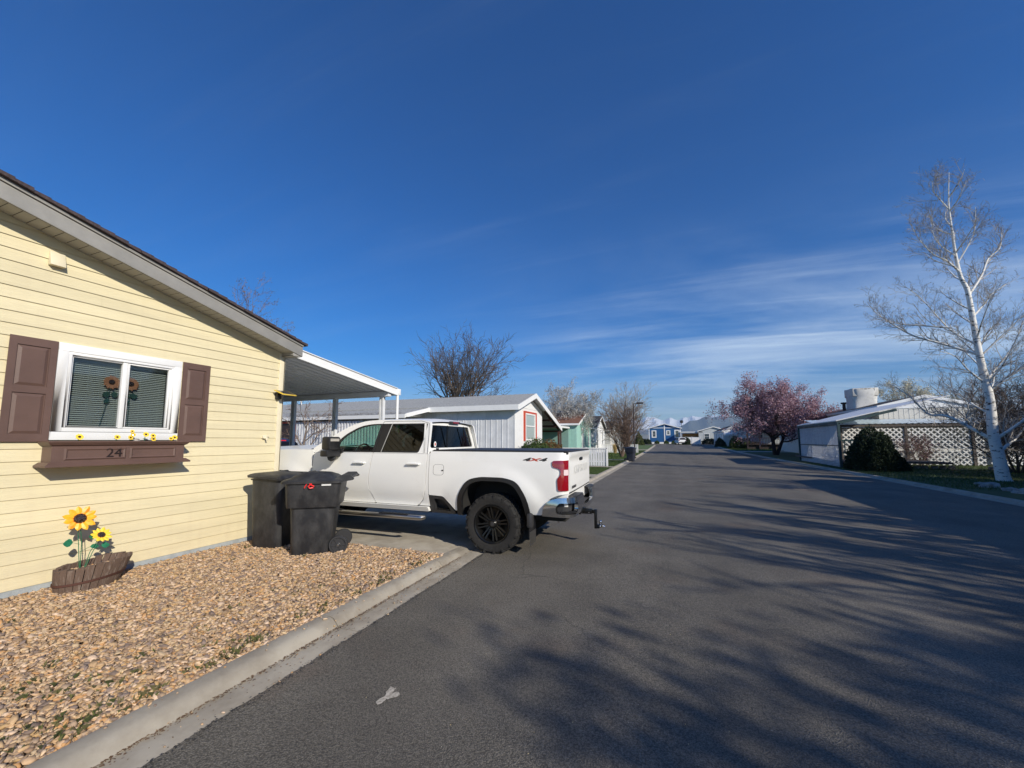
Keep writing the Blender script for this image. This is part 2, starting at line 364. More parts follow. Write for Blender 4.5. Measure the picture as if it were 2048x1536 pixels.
def text(name,txt,size,loc,rot,mat,parent,extrude=.004,bold=0,shear=0,scale=(1,1,1)):
    me=text_mesh(txt,size,extrude,bold,shear); me.materials.clear(); me.materials.append(mat)
    o=bpy.data.objects.new(name,me); C.objects.link(o); o.location=loc; o.rotation_euler=rot; o.scale=scale; o.parent=parent; return o
# ================================================================ SETTING
def gz(y): 
    if y<30: return 0.0
    if y<125: return .00012*(y-30)**2
    return .00012*95**2
def EL(y): return -2.42-.016*max(0,min(y,16))-.004*max(0,min(y,80)-16)
def struct(o): o['kind']='structure'; return o
def strip(mb,prof,ys,m=0,off=EL,zf=gz,close=False):
    b=len(mb.v); n=len(prof)
    for y in ys:
        for (dx,z) in prof: mb.v.append((off(y)+dx,y,zf(y)+z))
    for i in range(len(ys)-1):
        for j in range(n-1): mb.f.append((b+i*n+j,b+i*n+j+1,b+(i+1)*n+j+1,b+(i+1)*n+j)); mb.m.append(m)
YS=[-30,-10,-4,0,2,4,6,8,10,13,16,20,25,30,35,40,45,50,55,60,65,70,75,80,85,90,95,100,105,110,115,120,125]
# ground sheet to the horizon
gm=M('dry ground',(.16,.14,.09),.95,col2=(.10,.12,.05),vscale=.02,vdet=8)
mb=MB(); xs=[-40000,-3000,-300,-60,-9.2,9.5,60,300,3000,40000]; ysg=[-300]+YS+[400,3000,40000]
for y in ysg:
    for x in xs: mb.v.append((x,y,gz(y)-.06-(.25 if y>300 else 0)))
nx=len(xs)
for i in range(len(ysg)-1):
    for j in range(nx-1): mb.f.append((i*nx+j,i*nx+j+1,(i+1)*nx+j+1,(i+1)*nx+j)); mb.m.append(0)
struct(mb.build('ground',gm))
# asphalt
am=bpy.data.materials.new('asphalt'); am.use_nodes=True; t=am.node_tree; b=t.nodes['Principled BSDF']; n=t.nodes.new; l=t.links.new
co=n('ShaderNodeTexCoord').outputs['Object']
n1=n('ShaderNodeTexNoise'); n1.inputs['Scale'].default_value=.8; n1.inputs['Detail'].default_value=6; n1.inputs['Roughness'].default_value=.6; l(co,n1.inputs[0])
r1=n('ShaderNodeValToRGB'); r1.color_ramp.elements[0].position=.36; r1.color_ramp.elements[1].position=.62
r1.color_ramp.elements[0].color=(.135,.121,.098,1); r1.color_ramp.elements[1].color=(.190,.171,.138,1); l(n1.outputs[0],r1.inputs[0])
v1=n('ShaderNodeTexVoronoi'); v1.inputs['Scale'].default_value=120; l(co,v1.inputs[0])
r2=n('ShaderNodeMapRange'); r2.inputs[1].default_value=0; r2.inputs[2].default_value=.75; r2.inputs[3].default_value=1.42; r2.inputs[4].default_value=.50; l(v1.outputs['Distance'],r2.inputs[0])
v2=n('ShaderNodeTexNoise'); v2.inputs['Scale'].default_value=55; v2.inputs['Detail'].default_value=3; l(co,v2.inputs[0])
r3=n('ShaderNodeMapRange'); r3.inputs[1].default_value=.3; r3.inputs[2].default_value=.7; r3.inputs[3].default_value=.7; r3.inputs[4].default_value=1.3; l(v2.outputs[0],r3.inputs[0])
mu=n('ShaderNodeMath'); mu.operation='MULTIPLY'; l(r2.outputs[0],mu.inputs[0]); l(r3.outputs[0],mu.inputs[1])
wn=n('ShaderNodeTexVoronoi'); wn.inputs['Scale'].default_value=26; wn.inputs['Randomness'].default_value=1; l(co,wn.inputs[0])
pk=n('ShaderNodeMath'); pk.operation='LESS_THAN'; pk.inputs[1].default_value=.075; l(wn.outputs['Distance'],pk.inputs[0])
sepc=n('ShaderNodeSeparateColor'); l(wn.outputs['Color'],sepc.inputs[0]); gt=n('ShaderNodeMath'); gt.operation='GREATER_THAN'; gt.inputs[1].default_value=.93; l(sepc.outputs[0],gt.inputs[0])
pm=n('ShaderNodeMath'); pm.operation='MULTIPLY'; l(pk.outputs[0],pm.inputs[0]); l(gt.outputs[0],pm.inputs[1])
h=n('ShaderNodeHueSaturation'); l(r1.outputs[0],h.inputs['Color']); l(mu.outputs[0],h.inputs['Value'])
mx=n('ShaderNodeMix'); mx.data_type='RGBA'; l(pm.outputs[0],mx.inputs[0]); l(h.outputs[0],mx.inputs[6]); mx.inputs[7].default_value=(.42,.38,.32,1)
# reddish old spill stains
sn=n('ShaderNodeTexNoise'); sn.inputs['Scale'].default_value=.8; sn.inputs['Detail'].default_value=5; mpp=n('ShaderNodeMapping'); mpp.inputs['Location'].default_value=(3.1,7.7,0); l(co,mpp.inputs[0]); l(mpp.outputs[0],sn.inputs[0])
sr=n('ShaderNodeMapRange'); sr.inputs[1].default_value=.56; sr.inputs[2].default_value=.74; sr.inputs[4].default_value=.5; l(sn.outputs[0],sr.inputs[0])
mx2=n('ShaderNodeMix'); mx2.data_type='RGBA'; mx2.blend_type='MULTIPLY'; l(sr.outputs[0],mx2.inputs[0]); l(mx.outputs[2],mx2.inputs[6]); mx2.inputs[7].default_value=(1.0,.72,.58,1)
# worn wheel tracks running along the street, and a few fine cracks
mw=n('ShaderNodeMapping'); mw.inputs['Scale'].default_value=(1,.03,1); l(co,mw.inputs[0]); wn2=n('ShaderNodeTexNoise'); wn2.inputs['Scale'].default_value=.85; wn2.inputs['Detail'].default_value=3; l(mw.outputs[0],wn2.inputs[0])
wr=n('ShaderNodeMapRange'); wr.inputs[1].default_value=.35; wr.inputs[2].default_value=.65; wr.inputs[3].default_value=.86; wr.inputs[4].default_value=1.14; l(wn2.outputs[0],wr.inputs[0])
dn=n('ShaderNodeTexNoise'); dn.inputs['Scale'].default_value=3; dn.inputs['Detail'].default_value=4; l(co,dn.inputs[0])
vm=n('ShaderNodeVectorMath'); vm.operation='MULTIPLY_ADD'; l(dn.outputs['Color'],vm.inputs[0]); vm.inputs[1].default_value=(.35,.35,0); l(co,vm.inputs[2])
vc=n('ShaderNodeTexVoronoi'); vc.feature='DISTANCE_TO_EDGE'; vc.inputs['Scale'].default_value=.33; l(vm.outputs[0],vc.inputs[0])
cr=n('ShaderNodeMapRange'); cr.inputs[1].default_value=.0008; cr.inputs[2].default_value=.0026; cr.inputs[3].default_value=1; cr.inputs[4].default_value=0; l(vc.outputs['Distance'],cr.inputs[0])
cn=n('ShaderNodeTexNoise'); cn.inputs['Scale'].default_value=.45; mq=n('ShaderNodeMapping'); mq.inputs['Location'].default_value=(9,4,0); l(co,mq.inputs[0]); l(mq.outputs[0],cn.inputs[0])
cq=n('ShaderNodeMapRange'); cq.inputs[1].default_value=.54; cq.inputs[2].default_value=.66; cq.inputs[4].default_value=.55; l(cn.outputs[0],cq.inputs[0])
cm=n('ShaderNodeMath'); cm.operation='MULTIPLY'; l(cr.outputs[0],cm.inputs[0]); l(cq.outputs[0],cm.inputs[1])
hw2=n('ShaderNodeHueSaturation'); l(mx2.outputs[2],hw2.inputs['Color']); l(wr.outputs[0],hw2.inputs['Value'])
mx3=n('ShaderNodeMix'); mx3.data_type='RGBA'; l(cm.outputs[0],mx3.inputs[0]); l(hw2.outputs[0],mx3.inputs[6]); mx3.inputs[7].default_value=(.03,.028,.025,1)
l(mx3.outputs[2],b.inputs['Base Color']); b.inputs['Roughness'].default_value=.82
bp=n('ShaderNodeBump'); bp.inputs['Strength'].default_value=.7; bp.inputs['Distance'].default_value=.006; l(mu.outputs[0],bp.inputs['Height']); l(bp.outputs[0],b.inputs['Normal'])
mb=MB(); ysr=[-30,-6,-2]+[round(i*.06-1,3) for i in range(0,234)]+[13.25+i*.25 for i in range(0,7)]+[15,16,18,20,22,25,28]+[y for y in YS if y>=30 and y<=100]
rng=random.Random(5)
jl={}; _w=0
for y in ysr: _w=_w*.75+rng.uniform(-.007,.007); jl[y]=_w+rng.uniform(-.004,.004)-.006
b0=0
for y in ysr:
    for x in (EL(y)+jl[y],-1,2,5,7.9+max(0,y-60)*.01): mb.v.append((x,y,gz(y)+.007+.007*(x<-2)+ .03*(1-((x-2.7)/5.3)**2)))
for i in range(len(ysr)-1):
    for j in range(4): mb.f.append((i*5+j,i*5+j+1,(i+1)*5+j+1,(i+1)*5+j)); mb.m.append(0)
# cross street at the far end
cy=[96,98,100,102,104,106]; 
struct(mb.build('road',am,smooth=True))
mb=MB()
for y in (97,100,103,106):
    for x in (-70,-3,3,8,90): mb.v.append((x,y,gz(y)-.002 if y<99 else gz(y)+.012))
for i in range(3):
    for j in range(4): mb.f.append((i*5+j,i*5+j+1,(i+1)*5+j+1,(i+1)*5+j)); mb.m.append(0)
struct(mb.build('cross_street',am))
# kerbs: gutter pan + rolled kerb, cast in lengths with open joints
def roadz(x): return .004+.03*(1-((x-2.7)/5.3)**2)
CP=[(0.03,-.004),(0.0,.011),(-.20,.004),(-.235,.010),(-.265,.045),(-.295,.073),(-.33,.082),(-.42,.082),(-.44,.074),(-.44,-.06)]
DP=[(0.03,-.004),(0.0,.011),(-.20,.004),(-.235,.008),(-.265,.014),(-.295,.022),(-.33,.030),(-.42,.036),(-.44,.036),(-.44,-.06)]
def kerb(name,y0,y1,seg,fn,off,flip=1):
    mb=MB(); y=y0; k=0
    while y<y1-.01:
        e=min(y+seg,y1); ys=list(np.linspace(y+.005,e-.005,max(2,int((e-y)/.4)+1)))
        b=len(mb.v); n=len(CP)
        for yy in ys:
            w=fn(yy)
            for (cx,cz),(dx,dz) in zip(CP,DP): mb.v.append((off(yy)+flip*(cx*(1-w)+dx*w),yy,gz(yy)+cz*(1-w)+dz*w))
        for i in range(len(ys)-1):
            for j in range(n-1): mb.f.append((b+i*n+j,b+i*n+j+1,b+(i+1)*n+j+1,b+(i+1)*n+j)); mb.m.append(0)
        for i in (0,len(ys)-1): mb.f.append(tuple(b+i*n+j for j in range(n))); mb.m.append(0)
        y=e; k+=1
    return struct(mb.build(name,mt['concrete'],smooth=True,angle=30))
def dipL(y):
    def sm(a,b,t): t=max(0,min(1,(t-a)/(b-a))); return t*t*(3-2*t)
    return sm(4.75,5.25,y)*(1-sm(9.3,9.9,y))
kerb('left_kerb',-4.2,96,2.95 if False else 1.75,dipL,EL)
def ER(y): return 7.9+max(0,y-60)*.01
kerb('right_kerb',-4.2,96,3.0,lambda y: 1.0 if 18<0 else 0.0,ER,-1)
# joint filler dirt under kerbs
mb=MB(); strip(mb,[(0,-.05),(-.44,-.05)],YS[:-6]); strip(mb,[(0,-.05),(.44,-.05)],YS[:-6],off=ER); struct(mb.build('kerb_bed',mt['soil']))
# gravel bed soil + stones
def bedz(x): return .02+.05*max(0,min(1,(x+6.2)/3.3))
mb=MB(); mb.add([(-6.35,-4,0.0),(-2.86,-4,.052),(-2.86,4.86,.052),(-6.35,4.86,0.0)],[(0,1,2,3)]); struct(mb.build('gravel_bed',mt['soil']))
rs=np.random.RandomState(3)
def stones(name,nst,X0,X1,Y0,Y1,seed,smin=.009,smax=.0215,spill=False):
    rs=np.random.RandomState(seed)
    base=[]; phi=(1+5**.5)/2
    bv=np.array([(-1,phi,0),(1,phi,0),(-1,-phi,0),(1,-phi,0),(0,-1,phi),(0,1,phi),(0,-1,-phi),(0,1,-phi),(phi,0,-1),(phi,0,1),(-phi,0,-1),(-phi,0,1)],float); bv/=np.linalg.norm(bv[0])
    bf=np.array([(0,11,5),(0,5,1),(0,1,7),(0,7,10),(0,10,11),(1,5,9),(5,11,4),(11,10,2),(10,7,6),(7,1,8),(3,9,4),(3,4,2),(3,2,6),(3,6,8),(3,8,9),(4,9,5),(2,4,11),(6,2,10),(8,6,7),(9,8,1)])
    s=rs.uniform(smin,smax,nst)*(1+.5*(rs.rand(nst)>.93))
    x=rs.uniform(X0,X1,nst); y=rs.uniform(Y0,Y1,nst)
    if not spill: x=np.minimum(x,-2.88-s*.6)
    V=bv[None]*(1+rs.uniform(-.33,.33,(nst,12,1)))
    V=V*(s[:,None,None]*np.stack([rs.uniform(.8,1.6,nst),rs.uniform(.6,1.1,nst),rs.uniform(.28,.62,nst)],1)[:,None,:])
    a=rs.uniform(0,2*PI,nst); tx=np.clip(rs.normal(0,.35,nst),-.8,.8); ty=np.clip(rs.normal(0,.35,nst),-.8,.8)
    ca,sa=np.cos(a),np.sin(a)
    vx=V[...,0]*ca[:,None]-V[...,1]*sa[:,None]; vy=V[...,0]*sa[:,None]+V[...,1]*ca[:,None]; vz=V[...,2]
    vz=vz+vx*np.tan(tx)[:,None]*.8+vy*np.tan(ty)[:,None]*.8
    z=.02+.05*np.clip((x+6.2)/3.3,0,1)+rs.uniform(-.004,.020,nst)-.0+.006*np.sin(x*7+np.cos(y*5))
    if spill: z=np.interp(x,[-2.86,-2.78,-2.72,-2.69,-2.3],[.088,.085,.03,.012,.013])+.004+0*z
    P=np.stack([vx+x[:,None],vy+y[:,None],vz+z[:,None]],-1).reshape(-1,3)
    F=(bf[None]+12*np.arange(nst)[:,None,None]).reshape(-1,3)
    o=npmesh(name,P,F,mt['stone']); o['kind']='stuff'; o['label']='tan and pink landscaping gravel in front of the yellow house'; return o
stones('gravel',64000,-6.22,-2.87,.35,4.84,11)
o=stones('spilled_gravel',150,-2.86,-2.45,.5,4.9,17,smin=.003,smax=.010,spill=True); o['label']='few loose gravel chips fallen on the kerb and gutter'
# concrete driveway: two slabs under the truck
mb=MB()
for (x0,x1) in ((-2.868,-6.8),(-6.812,-10.8),(-10.812,-14.8)):
    z=.034
    mb.box(x1,x0,4.87,9.55,-.08,z+.01 if x0<-3 else z)
struct(mb.build('driveway',mt['concrete'],bevel=.01))
# lawns and walks, left side
lawnm=M('lawn soil and grass',(.055,.10,.022),.95,col2=(.10,.15,.035),vscale=3,vdet=9,bump=1,bscale=60)
def slab(name,x0,x1,y0,y1,z,mat,th=.1):
    mb=MB(); ys=[y0]+[y for y in range(int(y0)+1,int(y1)+1,3) if y0<y<y1]+[y1]
    strip(mb,[(x0,-.05),(x0,z),(x1,z),(x1,-.05)],ys,off=lambda y:0)
    return struct(mb.build(name,mat))
slab('lawn',-11,-3.08,9.58,17.0,.06,lawnm)
slab('walk',-8,-3.08,17.02,18.3,.085,mt['concrete'])
slab('lawn',-8,-3.1,18.32,23.5,.06,lawnm)
slab('path',-8,-3.1,23.52,24.3,.085,mt['concrete'])
slab('lawn',-45,-3.12,24.32,32.0,.06,lawnm)
slab('walk',-9,-3.15,32.02,33.3,.09,mt['concrete'])
slab('lawn',-45,-3.15,33.32,62,.06,lawnm)
slab('walk',-11,-3.2,62.02,65,.09,mt['concrete'])
slab('lawn',-45,-3.25,65.02,96,.06,lawnm)
slab('back_yard',-45,-8.02,14,24.3,.05,M('bare yard',(.22,.19,.15),.95,var=.2))
slab('yard',-45,-14.82,-6,13.98,.05,bpy.data.materials['bare yard'])
# right side
darklawn=M('shaded lawn',(.04,.075,.018),.95,col2=(.085,.10,.03),vscale=2,vdet=9,bump=1,bscale=50)  # lawn colour darkened to put the shade into it
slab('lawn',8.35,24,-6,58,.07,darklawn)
slab('walk',8.45,24,58.02,62,.09,mt['concrete'])
slab('lawn',8.6,45,62.02,95.5,.07,lawnm)
slab('yard',24.02,60,-6,58,.06,bpy.data.materials['bare yard'])
# blades along visible lawns
def blades(name,n,x0,x1,y0,y1,seed,h0=.03,h1=.07,mat='blade',z=.06,w=.006,label='short spring grass blades'):
    rs=np.random.RandomState(seed); x=rs.uniform(x0,x1,n); y=rs.uniform(y0,y1,n); a=rs.uniform(0,2*PI,n); h=rs.uniform(h0,h1,n)
    zz=z+np.array([gz(v) for v in y]); dx,dy=np.cos(a)*w,np.sin(a)*w; lx=rs.normal(0,.4,n)*h; ly=rs.normal(0,.4,n)*h
    P=np.stack([np.stack([x-dx,y-dy,zz],1),np.stack([x+dx,y+dy,zz],1),np.stack([x+lx,y+ly,zz+h],1)],1).reshape(-1,3)
    o=npmesh(name,P,np.arange(3*n).reshape(-1,3),mt[mat]); o['kind']='stuff'; o['label']=label; return o
blades('grass',16000,-6.5,-3.1,12.5,16.95,1,label='bright green grass by the kerb beyond the truck')
blades('grass',14000,-6.5,-3.12,18.4,23.4,2,label='green grass before the white picket fence')
blades('grass',16000,-10,-3.15,24.6,31.9,4,h0=.04,h1=.10,w=.01,label='green grass behind the white picket fence')
blades('grass',12000,-9,-3.2,33.4,56,5,h0=.05,h1=.13,w=.016,label='far green lawn beside the street lamp')
blades('grass',26000,8.4,22,17,33,6,h0=.04,h1=.10,w=.010,z=.07,label='dark lawn strip in front of the lattice')
blades('grass',12000,8.6,16,62.2,90,7,h0=.06,h1=.15,w=.022,z=.07,label='sunny lawn beside the far bushes')
# little weeds creeping between stones and along the kerb back
def weeds(name,spots,seed,label):
    rs=np.random.RandomState(seed); P=[];k=0
    for (x,y,r,n) in spots:
        for i in range(n):
            a=rs.uniform(0,2*PI); d=r*math.sqrt(rs.rand()); px,py=x+d*math.cos(a)*.6,y+d*math.sin(a); px=min(px,-2.87)
            h=rs.uniform(.012,.045); w=rs.uniform(.0015,.005); b=rs.uniform(0,2*PI); t=rs.uniform(.3,1.1)
            z=bedz(px)+.008
            P+= [(px-math.cos(b)*w,py-math.sin(b)*w,z+h*.3),(px+math.sin(b)*h*t*.5,py-math.cos(b)*h*t*.5,z+h*.75),(px+math.cos(b)*w,py+math.sin(b)*w,z+h*.3),(px-math.sin(b)*h*t,py+math.cos(b)*h*t,z+h)]
    P=np.array(P); o=npmesh(name,P,np.arange(len(P)).reshape(-1,4),mt['weed']); o['kind']='stuff'; o['label']=label
sp=[]
r_=random.Random(8)
for i in range(46): y=r_.uniform(.7,4.7); sp.append((-2.92-abs(r_.gauss(0,.10)),y,.05+.05*r_.random(),r_.randint(3,18)))
for i in range(34): sp.append((r_.uniform(-6,-3),r_.uniform(.8,4.6),.07,r_.randint(3,12)))
for (x,y) in ((-3.25,1.05),(-3.1,1.3),(-3.5,1.45),(-3.3,1.6),(-3.8,1.3)): sp.append((x,y,.13,34))
weeds('weeds',sp,5,'small green weeds sprouting through the gravel')
# grit and dead leaves lying in the gutter
def litter(name,n,fn,mat,smin,smax,seed,label):
    rs=np.random.RandomState(seed); P=[]
    for i in range(n):
        x,y,z=fn(rs); s=rs.uniform(smin,smax); a=rs.uniform(0,2*PI); q=rs.uniform(.3,.8); t=rs.uniform(-.3,.5)*s
        c,d=math.cos(a)*s,math.sin(a)*s
        P+=[(x-c,y-d,z),(x+d*q,y-c*q,z+abs(t)*.5),(x+c,y+d,z+t*.3+.001),(x-d*q,y+c*q,z+.002+abs(t)*.3)]
    o=npmesh(name,np.array(P),np.arange(len(P)).reshape(-1,4),mt[mat]); o['kind']='stuff'; o['label']=label
def gut(rs):
    y=rs.uniform(.6,5.0) if rs.rand()<.8 else rs.uniform(5,14); return EL(y)-.235+abs(rs.normal(0,.022))+ (rs.uniform(0,.15) if rs.rand()<.12 else 0),y,gz(y)+.016
litter('leaf_litter',2200,gut,'dryleaf',.003,.011,9,'thin line of dead leaf bits at the foot of the kerb')
def edge(rs):
    y=rs.uniform(.8,13); return EL(y)+rs.normal(.01,.018),y,roadz(EL(y))+.011
litter('asphalt_crumbs',2600,edge,'darkgrey',.003,.010,10,'dark crumbled asphalt along the gutter edge')
def rd(rs):
    x=rs.uniform(-2.4,5); y=rs.uniform(.9,9); return x,y,roadz(x)+.006
litter('road_grit',380,rd,'strawg',.002,.005,12,'pale grit and pebbles scattered on the asphalt')
# dried pale paint-like spot on the road
mb=MB(); rr=random.Random(3); P=[]
for i in range(26):
    a=2*PI*i/26; r=.055*(1+.45*math.sin(3*a+1)+rr.uniform(-.28,.28)); P.append((-1.68+r*math.cos(a)*.75,2.19+r*math.sin(a)*1.25,roadz(-1.68)+.010))
mb.add(P,[tuple(range(26))]); o=mb.build('concrete_spot',M('dried concrete',(.55,.50,.42),.95,col2=(.30,.27,.22),vscale=45,vdet=8,lo=.4,hi=.6)); tag(o,'pale dried concrete splash on the dark asphalt','splash')

# ---------------------------------------------------------------- mountains
def ridge(name,dist,x0,x1,hf,mat,depth=900,seed=0,label=None,n=260,rows=26):
    mb=MB(); rg=random.Random(seed)
    for i in range(n+1):
        x=x0+(x1-x0)*i/n; H=hf(x)
        for j in range(rows+1):
            t=j/rows                                    # 0 foot .. 1 crest
            y=dist-depth*(1-t)
            k=noise.fractal(Vector((x/520+seed,y/420,seed)),1.0,2.1,6)
            rdg=1-abs(noise.noise(Vector((x/330+seed*3,t*1.3,seed))))
            z=H*(t**1.25)*(.80+.20*rdg)+k*H*.16*math.sin(PI*min(1,t*1.0+.15))*(.4+t)
            mb.v.append((x,y,z if j else -3))
    for i in range(n):
        for j in range(rows):
            a=i*(rows+1)+j; mb.f.append((a,a+rows+1,a+rows+2,a+1)); mb.m.append(0)
    return struct(mb.build(name,mat,smooth=False))
def mountmat(name,rock,snowline,fade):
    m=bpy.data.materials.new(name); m.use_nodes=True; t=m.node_tree; b=t.nodes['Principled BSDF']; n=t.nodes.new; l=t.links.new
    co=n('ShaderNodeTexCoord'); sp=n('ShaderNodeSeparateXYZ'); l(co.outputs['Object'],sp.inputs[0])
    nz=n('ShaderNodeTexNoise'); nz.inputs['Scale'].default_value=.006; nz.inputs['Detail'].default_value=8; l(co.outputs['Object'],nz.inputs[0])
    mm=n('ShaderNodeMath'); mm.operation='MULTIPLY_ADD'; l(nz.outputs[0],mm.inputs[0]); mm.inputs[1].default_value=fade*2.4; l(sp.outputs[2],mm.inputs[2])
    r=n('ShaderNodeMapRange'); r.inputs[1].default_value=snowline+fade; r.inputs[2].default_value=snowline+fade*1.5; l(mm.outputs[0],r.inputs[0])
    mx=n('ShaderNodeMix'); mx.data_type='RGBA'; l(r.outputs[0],mx.inputs[0]); mx.inputs[6].default_value=(*rock,1); mx.inputs[7].default_value=(.88,.90,.93,1)
    l(mx.outputs[2],b.inputs['Base Color']); b.inputs['Roughness'].default_value=.9; return m
def nz(x,s,k=5): return noise.fractal(Vector((x/s,7.3,2.1)),1.0,2.0,k)
# far snowy crest and nearer wooded slope with a dusting on top (x grows to the right)
ridge('snowy_mountains',12500,-16000,9000,lambda x: 690+90*nz(x,1300,6),mountmat('snowy rock',(.22,.24,.27),300,75),depth=2600,seed=2,n=420)
def hn(x):
    g=math.exp(-((x-1050)/(900 if x<1050 else 2600))**2); return 185+330*g+45*nz(x,700,5)
ridge('wooded_mountain',8600,-9000,9000,hn,mountmat('wooded slope',(.10,.115,.10),455,60),depth=2200,seed=5,n=380)
ridge('foothills',5200,-9000,9000,lambda x:70+35*nz(x,900,4),M('foothill scrub',(.30,.26,.19),.95,col2=(.14,.15,.10),vscale=.004,vdet=7),depth=900,seed=9,n=220,rows=10)
# ================================================================ YELLOW HOUSE
WX=-6.23
house=E('yellow_house','yellow vinyl sided house with brown shutters at the left edge','house',(0,0,0))
def rake(y): return 3.93-.251*(y-1.59)      # underside of the rake
RY=.75; RZ=rake(RY)
def rk(y): return rake(y) if y>=RY else RZ-.251*(RY-y)
GY0,GY1=-3.4,4.88
# clapboards, real laps; window opening left free
mb=MB(); pitch=.1285; z=.10; k=0
WIN=(2.225,3.36,1.635,2.645)
def board(y0,y1,z0,z1):
    if y1-y0<.01: return
    xo=.011; 
    # clip by rake: top may be cut; build as polygon in (y,z)
    def prof(y,zz): 
        t=(zz-z0)/pitch; return (WX+xo*(1-t)+.001, y, zz)
    lim=rk
    pts=[]
    def zl(y): return min(z1,lim(y)+.03)
    ys=[y0,y1]
    if lim(y0)+.03<z0 and lim(y1)+.03<z0 and not (y0<RY<y1): return
    # find crossings
    cr=sorted([y for y in (RY+(RZ+.03-z0)/.251,RY+(RZ+.03-z1)/.251,RY-(RZ+.03-z0)/.251,RY-(RZ+.03-z1)/.251,RY) if y0<y<y1]+[y0,y1])
    cr=[y for y in cr if lim(y)+.03>=z0-1e-6]
    if len(cr)<2: return
    top=[prof(y,zl(y)) for y in cr]; bot=[prof(y,z0) for y in cr]
    n=len(cr)
    mb.add(bot+top,[(i,i+1,n+i+1,n+i) for i in range(n-1)])
    lip=[(WX-.003,y,z0+.004) for y in cr]; mb.add(lip+bot,[(i,i+1,n+i+1,n+i) for i in range(n-1)])
rg=random.Random(4)
while z<RZ+.03:
    z1=z+pitch; over=(z1>WIN[2] and z<WIN[3])
    spans=[(GY0,WIN[0]),(WIN[1],GY1)] if over else [(GY0,GY1)]
    for a,b_ in spans:
        # butt seams now and then
        c=a
        if k%3==0 and b_-a>2.5:
            s=rg.uniform(a+.8,b_-.8); board(a,s,z,z1); board(s+.0015,b_,z,z1)
        else: board(a,b_,z,z1)
    z=z1; k+=1
o=mb.build('wall',mt['siding'],house,fixn=False)
# solid core behind boards (side walls, back) with opening for the window
mb=MB(); xw=WX-.006
mb.prism([(GY0,0.1),(WIN[0],.1),(WIN[0],rk(WIN[0])),(RY,RZ),(GY0,rk(GY0))],xw,xw-.12,lambda u,v,d:(d,u,v))
mb.prism([(WIN[1],.1),(4.93,.1),(4.93,rk(4.93)),(WIN[1],rk(WIN[1]))],xw,xw-.12,lambda u,v,d:(d,u,v))
mb.box(xw-.12,xw,WIN[0],WIN[1],.1,WIN[2]); mb.prism([(WIN[0],WIN[3]),(WIN[1],WIN[3]),(WIN[1],rk(WIN[1])),(WIN[0],rk(WIN[0]))],xw,xw-.12,lambda u,v,d:(d,u,v))
for yy in (4.93,-3.46):
    zz=.1; kk=0
    while zz<3.05:
        s=1 if yy>0 else -1; z1=min(zz+pitch,3.08)
        mb.add([(xw,yy+s*.012,zz),(-20,yy+s*.012,zz),(-20,yy,z1),(xw,yy,z1)],[(0,1,2,3)]); mb.add([(xw,yy-.01*s,zz+.003),(-20,yy-.01*s,zz+.003),(-20,yy+s*.012,zz),(xw,yy+s*.012,zz)],[(0,1,2,3)]); zz+=pitch
mb.box(-20.1,-20,-3.46,4.93,.1,3.08)
mb.build('side_wall',mt['siding'],house,fixn=False)
mb=MB(); mb.box(-20.05,WX+.004,-3.42,4.95,-.1,.098); mb.build('foundation',mt['found'],house)
mb=MB()
mb.box(WX-.005,WX+.02,4.865,4.965,.095,3.12); mb.box(WX-.09,WX+.02,4.945,4.967,.095,3.12)
mb.build('corner_trim',mt['trimy'],house,bevel=.004)
# roof slabs and rake boards
XF=-5.93; ov=5.07
def roofside(s):
    y_e=ov if s>0 else RY-(ov-RY); 
    return y_e
mb=MB(); nrow=34
for s in (1,-1):
    for i in range(nrow):
        t0=i/nrow; t1=(i+1)/nrow; L=(ov-RY)+.06
        ya=RY+s*L*t0; yb=RY+s*L*t1; za=RZ-.251*L*t0+.235; zb=RZ-.251*L*t1+.235
        j0=rg.uniform(-.012,.012)
        x=-5.875+j0
        mb.add([(x,ya,za+.006),(x,yb,zb+.018),(-20.4,yb,zb+.018),(-20.4,ya,za+.006),(x,ya,za-.025),(x,yb,zb-.025),(-20.4,yb,zb-.025),(-20.4,ya,za-.025)],[(0,1,2,3),(0,4,5,1),(1,5,6,2),(4,7,6,5)])
mb.build('roof',mt['shingle'],house,fixn=False)
mb=MB()
for s in (1,-1):
    L=(ov-RY); ya=RY; yb=RY+s*L
    for (x0,x1,t,bt) in ((XF-.02,XF,.165,.0),(XF-.02,XF+.018,.205,.172)):   # board, then drip edge
        mb.add([(x0,ya,RZ+bt),(x1,ya,RZ+bt),(x1,ya,RZ+t),(x0,ya,RZ+t),(x0,yb,RZ-.251*L+bt),(x1,yb,RZ-.251*L+bt),(x1,yb,RZ-.251*L+t),(x0,yb,RZ-.251*L+t)],[(0,1,2,3),(4,7,6,5),(0,4,5,1),(1,5,6,2),(2,6,7,3),(3,7,4,0)])
    # eave board + box end
    ez=RZ-.251*L
    mb.box(-20.3,XF-.02,yb-.02 if s>0 else yb,yb if s>0 else yb+.02,ez-.005,ez+.16)
mb.build('fascia',mt['fascia'],house,bevel=.003)
mb=MB()
L=(ov-RY)
for s in (1,-1):
    n=int(L/.10)
    for i in range(n):
        a=i*L/n; b_=(i+1)*L/n-.006
        for (q0,q1,dz) in ((a,b_,.004),(b_,(i+1)*L/n,.012)):
            mb.add([(XF-.02,RY+s*q0,RZ-.251*q0+dz),(XF-.02,RY+s*q1,RZ-.251*q1+dz),(WX-.01,RY+s*q1,RZ-.251*q1+dz),(WX-.01,RY+s*q0,RZ-.251*q0+dz)],[(0,1,2,3)])
    ez=RZ-.251*(L-.16)
    ye=4.90 if s>0 else -3.43; y2=ov-.02 if s>0 else RY-(ov-RY)+.02
    mb.box(-20.3,XF-.02,min(ye,y2),max(ye,y2),RZ-.251*L-.008,RZ-.251*L+.004)
